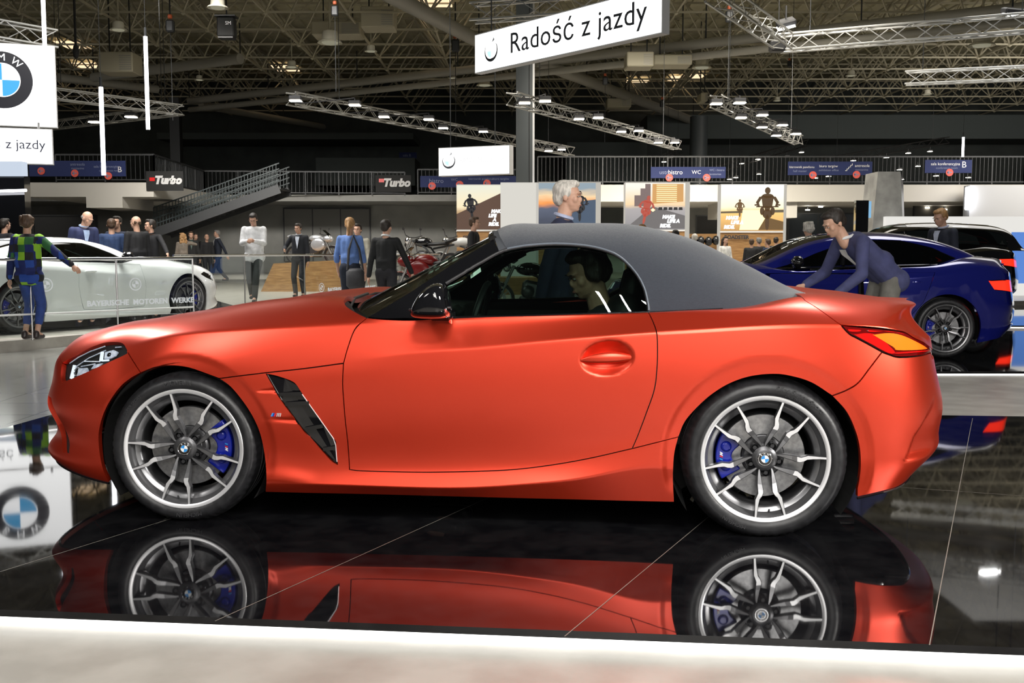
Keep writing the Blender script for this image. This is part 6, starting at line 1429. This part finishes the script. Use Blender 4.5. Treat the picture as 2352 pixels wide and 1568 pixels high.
# rear axle near (-6.3,13.2), nose pointing away to the right
def place_car(rear, front_dir, wb, z, near_left):
    # local +x runs from front axle to the back
    d = Vector(front_dir).normalized(); f = Vector(rear)+d*wb; return (f.x, f.y, z), math.atan2(-d.y, -d.x)
ang = math.radians(58); dv = (math.cos(ang), math.sin(ang), 0); nrm = Vector((math.sin(ang), -math.cos(ang), 0))
rear_c = Vector((-6.45, 13.7, 0))-nrm*.90
loc, rz = place_car(rear_c, dv, 2.82, SZ+.012, 0)
c8 = other_car('coupe', 'white two-door coupe on the raised stand at the left, behind the glass barrier', loc, rz, wpaint, 2.82, .86, 1.10, 1.02, 0, roof8, .93, (.70, 3.0), doors=1, wr=.345)
bpaint = mat('deep_blue_paint', (.008, .012, .19), .12, .3, Coat_Weight=1., Coat_Roughness=.02)
roof3 = [(.62, .97), (.85, 1.07), (1.10, 1.20), (1.35, 1.32), (1.60, 1.385), (1.85, 1.41), (2.15, 1.415), (2.45, 1.40), (2.75, 1.355), (3.0, 1.28), (3.2, 1.19), (3.38, 1.10), (3.55, 1.05)]
sal = other_car('saloon', 'dark blue four-door saloon with its front door open on the right platform', (1.98, 12.5, -.018), math.radians(-1), bpaint, 2.85, .82, 1.02, 1.09, 0, roof3, 1.0, (.70, 3.15), doors=2, wr=.335, bpil=1.72, lift_deck=.06, swing=44)
kpaint = mat('black_paint', (.006, .006, .007), .08, 0, Coat_Weight=1.)
roof7 = [(.55, 1.10), (.8, 1.22), (1.05, 1.38), (1.3, 1.55), (1.55, 1.68), (1.9, 1.74), (2.4, 1.76), (2.9, 1.75), (3.4, 1.72), (3.75, 1.66), (3.95, 1.50), (4.05, 1.33), (4.15, 1.16)]
suv = other_car('off_roader', 'large black off-roader with red tail lamps at the right edge behind the blue saloon', (6.0, 21.5, -.018), math.radians(-3), kpaint, 3.1, .88, 1.10, 1.30, 0, roof7, 1.15, (.6, 3.9), doors=2, wr=.39, bpil=1.75, lift_deck=.05, w_top=.66)

# gloss-black vent and chrome on the coupe: dark gill on the near front wing
b = MB(); g0 = [(.42, .70), (.58, .72), (.50, .50), (.44, .40)]; b.prism([(a, c) for a, c in [(.52, .74), (.60, .70), (.50, .47), (.46, .40), (.46, .52)]], 0, .01, lambda a, c, h: (a, -.915-h, c)); b.build('side_vent', M['gloss_black'], c8)
# ---------------------------------------------------------------- people
def put(u, vtop, d, zf, label, **k):
    H = k.pop('H', None); ztop = zt(vtop, d)
    return person(label, (xt(u, d), d, zf), H=H or (ztop-zf), **k)
# the driver inside the roadster
dp = CARX+1.84*ca_+(CY-.40)*sa_, CARY-1.84*sa_+(CY-.40)*ca_
person('dark-haired person in dark jacket sitting bent forward inside the orange roadster', (dp[0], dp[1], -.06), H=1.70, face=-90-math.degrees(CARA), hair='dark', style='full', top=(.02, .022, .028), legs=(.012, .012, .015), kind='sweater', sit=True, lean=2, nod=20, turn=22, hunch=14, lh=(.16, -.50, .72), rh=(-.16, -.48, .70), vox=.009)
put(1284, 412, 7.6, FZ, 'white-haired man in navy blazer walking right behind the black soft top', face=78, turn=0, hair='white', style='short', top=(.012, .016, .045), shirt=(.45, .50, .68), legs=(.012, .014, .025), lf=(.09, -.25), rf=(-.09, .25), lh=(.26, -.20, .93), rh=(-.26, .10, .85), lean=4, vox=.010)
# boy in the checked jacket at the glass barrier
plaid = mat('checked_jacket_cloth', (.02, .03, .2), .8); nt = plaid.node_tree; N = nt.nodes; L = nt.links; tc = N.new('ShaderNodeTexCoord'); vo = N.new('ShaderNodeTexVoronoi'); vo.distance = 'CHEBYCHEV'; vo.inputs['Scale'].default_value = 9.5; vo.inputs['Randomness'].default_value = .25; L.new(tc.outputs['Object'], vo.inputs['Vector']); sp = N.new('ShaderNodeSeparateColor'); L.new(vo.outputs['Color'], sp.inputs[0]); cr = N.new('ShaderNodeValToRGB'); cr.color_ramp.interpolation = 'CONSTANT'; E = cr.color_ramp.elements
E[0].position = 0; E[0].color = (.004, .012, .10, 1); E[1].position = .30; E[1].color = (.010, .010, .014, 1)
for p, c in ((.52, (.01, .05, .28, 1)), (.70, (.02, .11, .03, 1)), (.82, (.22, .45, .02, 1)), (.93, (.004, .012, .10, 1))): e = E.new(p); e.color = c
L.new(sp.outputs[0], cr.inputs[0]); L.new(cr.outputs[0], bsdf(plaid).inputs['Base Color'])
put(62, 492, 12.9, SZ, 'boy in blue and green checked jacket standing with his back turned at the glass barrier', face=172, turn=20, hair='brown', style='full', mtop=plaid, kind='coat', legs=(.02, .05, .22), shoes=(.03, .02, .02), rh=(-.66, -.12, .98), lh=(.30, .02, .80), short=True, vox=.012, lf=(.09, 0), rf=(-.09, 0))
put(10, 515, 19., SZ, 'person in dark clothes half hidden behind the boy in the checked jacket', face=150, hair='dark', top=(.015, .015, .02), H=1.68)
put(187, 480, 17.2, SZ, 'balding man in navy suit looking down beside the white coupe', face=45, turn=25, nod=25, hair='grey', style='bald', top=(.02, .028, .09), legs=(.015, .02, .05), shirt=(.35, .45, .65), lean=10)
put(256, 501, 18.6, SZ, 'brown-haired man in blue sweater seen from behind the white coupe', face=200, hair='brown', top=(.02, .045, .12), kind='sweater')
put(270, 496, 19.6, SZ, 'dark-haired man in dark blue shirt partly hidden behind the one in blue sweater', face=20, turn=-30, hair='dark', top=(.012, .02, .045), kind='shirt')
put(314, 495, 18.4, SZ, 'bald man in black jacket talking by the nose of the white coupe', face=-130, turn=20, hair='brown', style='bald', top=(.008, .008, .010), legs=(.01, .01, .012))
put(347, 503, 18.9, SZ, 'bearded man in black shirt stretching his arm along the barrier rail', face=-20, turn=-35, hair='dark', top=(.006, .006, .008), kind='shirt', legs=(.008, .008, .010), shoes=(.01, .01, .01), lh=(.62, -.30, 1.05), rh=(-.20, -.2, 1.02), shirt=(.006, .006, .008))
put(419, 534, 31.5, SZ, 'woman with curly blond hair in checked blouse raising a phone', face=-150, hair='blond', style='curly', top=(.18, .15, .12), kind='shirt', rh=(-.25, -.25, 1.45), female=True, legs=(.02, .02, .025), vox=.018)
put(438, 531, 33, SZ, 'fair-haired man in open dark jacket next to the woman with the phone', face=20, hair='brown', top=(.012, .012, .012), shirt=(.1, .14, .12), vox=.018)
put(448, 535, 35, SZ, 'man in black mostly hidden behind the fair-haired man', face=40, hair='dark', top=(.01, .01, .01), vox=.018)
put(474, 537, 35, SZ, 'bald man in black sweater standing left of the walking suit', face=30, hair='dark', style='bald', top=(.012, .012, .014), kind='sweater', vox=.018)
put(499, 528, 35.5, SZ, 'man in dark suit with white shirt walking across the far floor', face=-60, hair='grey', top=(.015, .02, .035), shirt=(.7, .7, .72), legs=(.012, .014, .022), lf=(.10, -.30), rf=(-.10, .30), lh=(.32, .25, .85), rh=(-.2, -.3, 1.0), vox=.018, lift=(0, .06))
put(583, 487, 22.2, SZ, 'man in white jacket looking at the phone in his hands', face=4, nod=28, hair='dark', top=(.75, .76, .78), kind='coat', legs=(.03, .035, .035), shoes=(.02, .02, .02), lh=(.07, -.34, 1.18), rh=(-.07, -.34, 1.18), lf=(.02, -.20), rf=(-.10, .22), lift=(0, .05), vox=.012)
put(686, 512, 24.6, SZ, 'man in black suit holding a phone, standing before the silver motorcycle', face=-8, turn=-10, nod=8, hair='dark', top=(.010, .012, .018), shirt=(.55, .6, .7), legs=(.010, .012, .018), rh=(-.26, -.28, 1.12), lh=(.24, -.05, .84), vox=.013)
put(803, 498, 15.4, SZ, 'woman with blond ponytail in light blue shirt seen from behind', face=178, turn=0, nod=5, hair='blond', style='pony', top=(.12, .22, .52), kind='shirt', legs=(.012, .018, .035), female=True, bare=True, rh=(-.24, -.10, .80), lh=(.22, -.12, .88), vox=.012)
put(822, 513, 18.2, SZ, 'dark-haired man in beige jacket facing the blond woman', face=-10, hair='dark', top=(.35, .33, .27), shirt=(.5, .5, .5), vox=.014)
put(886, 503, 14.2, SZ, 'man in black sweater with white collar walking away beside the blond woman', face=168, turn=-12, hair='dark', top=(.004, .005, .006), kind='sweater', shirt=(.75, .78, .8), legs=(.012, .012, .016), rh=(-.40, -.22, .80), lh=(.27, .05, .86), lf=(.12, -.22), rf=(-.10, .2), vox=.012)
put(1088, 503, 20, SZ, 'man in black jacket standing in front of the leftmost poster', face=80, hair='brown', top=(.008, .008, .010), H=1.74)
put(1858, 508, 16.5, FZ, 'person with white hair behind the roof of the blue saloon', face=190, hair='white', style='full', top=(.10, .1, .1))
put(2166, 476, 15.2, FZ, 'red-blond man in dark suit looking down between the blue and black cars', face=-65, nod=22, hair='blond', style='short', top=(.012, .016, .03), shirt=(.5, .55, .7))
put(1666, 543, 27.2, SZ, 'woman in white blouse standing before the sunset poster', face=20, hair='dark', style='long', top=(.75, .75, .72), kind='shirt', female=True, legs=(.2, .2, .2), vox=.017)
for u, v, d, lb, h, f, c in ((1727, 548, 26.6, 'person in black jacket, leftmost of the group before the sunset poster', 'brown', 160, (.012, .012, .014)), (1744, 545, 27.4, 'person in black, second of the group before the sunset poster', 'grey', 200, (.010, .010, .012)), (1765, 548, 27.0, 'man in dark blue jacket in the group before the sunset poster', 'brown', -140, (.015, .03, .07)), (1783, 544, 28.2, 'dark-haired man, rightmost of the group before the sunset poster', 'dark', 150, (.02, .022, .025)), (1596, 536, 25.5, 'white-haired person glimpsed past the soft top near the street poster', 'white', 170, (.03, .03, .03)), (1552, 527, 21.5, 'dark-haired person barely showing above the soft top', 'dark', 180, (.02, .02, .02)), (1475, 514, 18.8, 'fair-haired person barely showing above the middle of the soft top', 'blond', 180, (.05, .05, .05))):
    put(u, v, d, SZ if d > 26 else FZ, lb, hair=h, face=f, top=c, vox=.018, H=None if d > 26 else None)
# the man leaning into the blue saloon
person('man in navy blazer and grey trousers bending into the open door of the blue saloon', (xt(2040, 9.75), 9.75, FZ), H=1.86, face=-75, hair='dark', top=(.045, .05, .13), legs=(.13, .125, .11), shoes=(.02, .02, .02), kind='jacket', lean=46, hunch=20, nod=4, turn=0, shirt=(.7, .7, .7), lh=(.22, -.62, .80), rh=(-.22, -.66, .86), lf=(.12, .05), rf=(-.12, .0), vox=.011)
# ---------------------------------------------------------------- glass barriers
def barrier(name, label, A, B, h, z, rail_low=None, posts=3, texts=(), logo=()):
    A, B = Vector(A), Vector(B); L = (B-A).length; r = thing(name, label, 'barrier', (A.x, A.y, z), math.atan2(B.y-A.y, B.x-A.x))
    for i in range(posts): MB().bx(L*i/posts+.02, L*(i+1)/posts-.02, -.006, .006, .04, h-.03).build('glass_pane', M['acrylic'], r)
    for i in range(posts+1): MB().tube([(L*i/posts, 0, 0), (L*i/posts, 0, h)], .012, 8).build('post', M['steel'], r, True)
    MB().tube([(0, 0, h), (L, 0, h)], .022, 10).build('handrail', M['chrome'], r, True)
    if rail_low: MB().tube([(0, 0, rail_low), (L, 0, rail_low)], .012, 8).build('lower_rail', M['white'], r, True)
    bw = emis('white_vinyl', (.9, .93, .93), .55) if 'white_vinyl' not in bpy.data.materials else bpy.data.materials['white_vinyl']
    for x, zz, s, t in texts: face_text(r, t, x, zz, s, bw, y=-.012, sx=1.05, off=.003)
    for x, zz, s in logo:
        b = MB(); n = 28
        for (r0, r1, a0, a1) in ((.86, 1, 0, 360), (.50, .56, 0, 360), (0.01, .5, 0, 90), (.01, .5, 180, 270)):
            k = max(6, int(n*(a1-a0)/360)); vs = []
            for i in range(k+1): a = math.radians(a0+(a1-a0)*i/k); vs += [(x+s*r0*math.cos(a), -.012, zz+s*r0*math.sin(a)), (x+s*r1*math.cos(a), -.012, zz+s*r1*math.sin(a))]
            b.add(vs, [(2*i, 2*i+1, 2*i+3, 2*i+2) for i in range(k)])
        b.build('round_emblem', bw, r)
    return r
B0 = Vector((xt(-420, 11.3), 11.3, 0)); B1 = Vector((xt(440, 14.6), 14.6, 0)); Lb = (B1-B0).length; tdir = (B1-B0)/Lb
def along(u):   # distance along the front barrier of the point seen at pixel column u
    k = (u-1176)/FPX; return (k*B0.y-B0.x)/(tdir.x-k*tdir.y)
barrier('glass_barrier', 'glass barrier with white lettering in front of the white coupe', B0, B1, 1.0, SZ-.01, .32, 4, [(along(198), .42, .098, 'BAYERISCHE  MOTOREN  WERKE')], [(along(311), .66, .085), (along(106), .68, .085)])
C0, C1 = Vector((xt(396, 17.6), 17.6, 0)), Vector((xt(1010, 25.5), 25.5, 0))
td2 = (C1-C0)/(C1-C0).length
def along2(u): k = (u-1176)/FPX; return (k*C0.y-C0.x)/(td2.x-k*td2.y)
barrier('glass_barrier', 'long glass barrier with steel rail behind the bonnet of the roadster', C0, C1, 1.02, SZ-.01, None, 5, [(along2(752), .30, .115, 'BAYERISCHE MOTOREN WERKE'), (along2(905), .30, .115, 'BAYERISCHE')], [(along2(738), .36, .09)])
# oak plinths
b = MB(); d = 28.; k = d/FPX; b.prism([(0, 0), ((785-596)*k, 0), ((785-596)*k, zt(597, d)-SZ), ((626-596)*k, zt(605, d)-SZ)], 0, 2.2, lambda a, c, h: (a, h, c)); o = b.build('oak_plinth', M['wood']); o.location = (xt(596, d), d, SZ); setp(o, 'oak-clad plinth with slanted end behind the man in black suit', 'plinth')
d = 26.; o = MB().bx(0, 4.2, 0, 1.6, 0, .42).build('oak_plinth', M['wood']); o.location = (xt(925, d), d, SZ); setp(o, 'low oak plinth carrying the motorcycles right of the man in black sweater', 'plinth')
# ---------------------------------------------------------------- motorcycles
def motorcycle(label, loc, rz, body, fair=False, s=1.):
    r = thing('motorcycle', label, 'motorcycle', loc, rz, None); r.scale = (s, s, s)
    for x, nm in ((0, 'front_wheel'), (1.42, 'rear_wheel')):
        b = MB(); b.lathe([(.25, -.05), (.30, -.055), (.315, 0), (.30, .055), (.25, .05)], 'y', 32); t = b.build(nm, M['rubber'], r, True); t.location = (x, 0, .315)
        q = MB(); q.lathe([(.235, -.03), (.255, -.03), (.255, .03), (.235, .03), (.235, -.03)], 'y', 32)
        for i in range(7): q.bar((0, 0, 0), pol(.24, i*51.4), .018)
        q.lathe([(.06, -.05), (.06, .05)], 'y', 12); q.lathe([(.09, .055), (.15, .055), (.15, .06), (.09, .06), (.09, .055)], 'y', 20); q.build('rim', M['alloy_mid'], t)
    for y in (-.09, .09): MB().tube([(0, y, .315), (.30, y, .95)], .025, 8).build('fork', M['steel'], r, True)
    MB().tube([(.33, -.36, 1.05), (.28, -.15, 1.0), (.28, .15, 1.0), (.33, .36, 1.05)], .014, 8).build('handlebar', M['dark'], r, True)
    e = MB(); e.box((.66, 0, .48), (.42, .34, .34), R=Matrix.Rotation(.2, 3, 'Y'), bev=.06); e.box((.55, 0, .30), (.3, .26, .14), bev=.04); e.ball((.55, -.19, .46), (.12, .05, .12), 12); e.build('engine', M['alloy_dark'], r, True, 40)
    f = MB(); f.tube([(.28, 0, .92), (.75, -.13, .74), (1.0, -.12, .45), (1.42, -.08, .315)], .025, 8); f.tube([(.28, 0, .92), (.75, .13, .74), (1.0, .12, .45), (1.42, .08, .315)], .025, 8); f.tube([(.9, 0, .72), (1.5, 0, .82)], .025, 8); f.build('frame', M['metal_dark'], r, True)
    t = MB(); t.ball((.60, 0, .88), (.27, .15, .13), 16); t.build('tank', body, r, True)
    t = MB(); t.box((1.05, 0, .84), (.55, .24, .08), R=Matrix.Rotation(-.06, 3, 'Y'), bev=.035); t.box((1.42, 0, .92), (.30, .18, .07), R=Matrix.Rotation(-.3, 3, 'Y'), bev=.03); t.build('seat', M['leather'], r, True, 50)
    MB().tube([(.55, -.14, .32), (.9, -.17, .26), (1.25, -.18, .34), (1.55, -.19, .46)], [.02, .025, .05, .05], 10).build('exhaust', M['chrome'], r, True)
    MB().ball((.16, 0, .92), (.09, .10, .10), 12).build('headlight', M['chrome'], r, True)
    MB().lathe([(.32, -.05), (.335, 0), (.32, .05)], 'y', 20, c=(0, 0, .315), arc=(math.radians(50), math.radians(160))).build('mudguard', body, r, True)
    for y in (-.34, .34): b = MB(); b.tube([(.30, y, 1.05), (.27, y*1.1, 1.20)], .008, 6); b.ball((.27, y*1.15, 1.22), (.02, .06, .04), 8); b.build('mirror', M['dark'], r)
    if fair:
        b = MB(); P = [(-.02, 0, .80), (.12, 0, 1.12), (.34, 0, 1.20)]; b.ball((.18, 0, .86), (.22, .15, .13), 16); b.ball((.48, -.16, .66), (.26, .05, .22), 14); b.ball((.48, .16, .66), (.26, .05, .22), 14); b.ball((1.45, 0, .95), (.24, .10, .07), 12); b.build('fairing', body, r, True)
        MB().box((.20, 0, 1.08), (.26, .24, .015), R=Matrix.Rotation(-.7, 3, 'Y')).build('windshield', M['glass_dark'], r)
    return r
sv = mat('silver_bike_paint', (.55, .56, .58), .2, .5); rd = mat('red_bike_paint', (.16, .008, .008), .25); bk = M['gloss_black']; wh = mat('white_bike_paint', (.7, .7, .68), .3)
pz = zt(597, 28)-.0
motorcycle('silver sports motorcycle on the oak plinth behind the man in black suit', (xt(760, 29), 29.2, zt(606, 29)), math.radians(168), sv, True, .8)
motorcycle('black motorcycle on the low oak plinth, nearest the man in black sweater', (xt(925, 26.5), 26.6, SZ+.42), math.radians(-28), bk, False)
motorcycle('dark motorcycle with white tank on the low oak plinth further right', (xt(1010, 26.9), 27.0, SZ+.42), math.radians(-20), wh)
motorcycle('red and black motorcycle standing on the floor before the low plinth', (xt(915, 22.5), 22.6, SZ), math.radians(-12), rd, True)
motorcycle('dark motorcycle seen through the windows of the roadster', (xt(1145, 20), 20, FZ), math.radians(5), bk)
# shoulder bag of the blond woman
r = thing('shoulder_bag', 'dark grey shoulder bag hanging on the back of the blond woman', 'bag', (xt(814, 15.0), 15.02, zt(640, 15.0))); MB().box((0, 0, 0), (.26, .11, .30), bev=.05).build('bag_body', cloth((.035, .035, .04), .6), r, True, 50); MB().tube([(-.11, 0, .12), (-.09, .02, .42), (-.03, .06, .62), (.05, .08, .42), (.11, 0, .12)], .018, 6).build('strap', cloth((.035, .035, .04), .6), r, True)
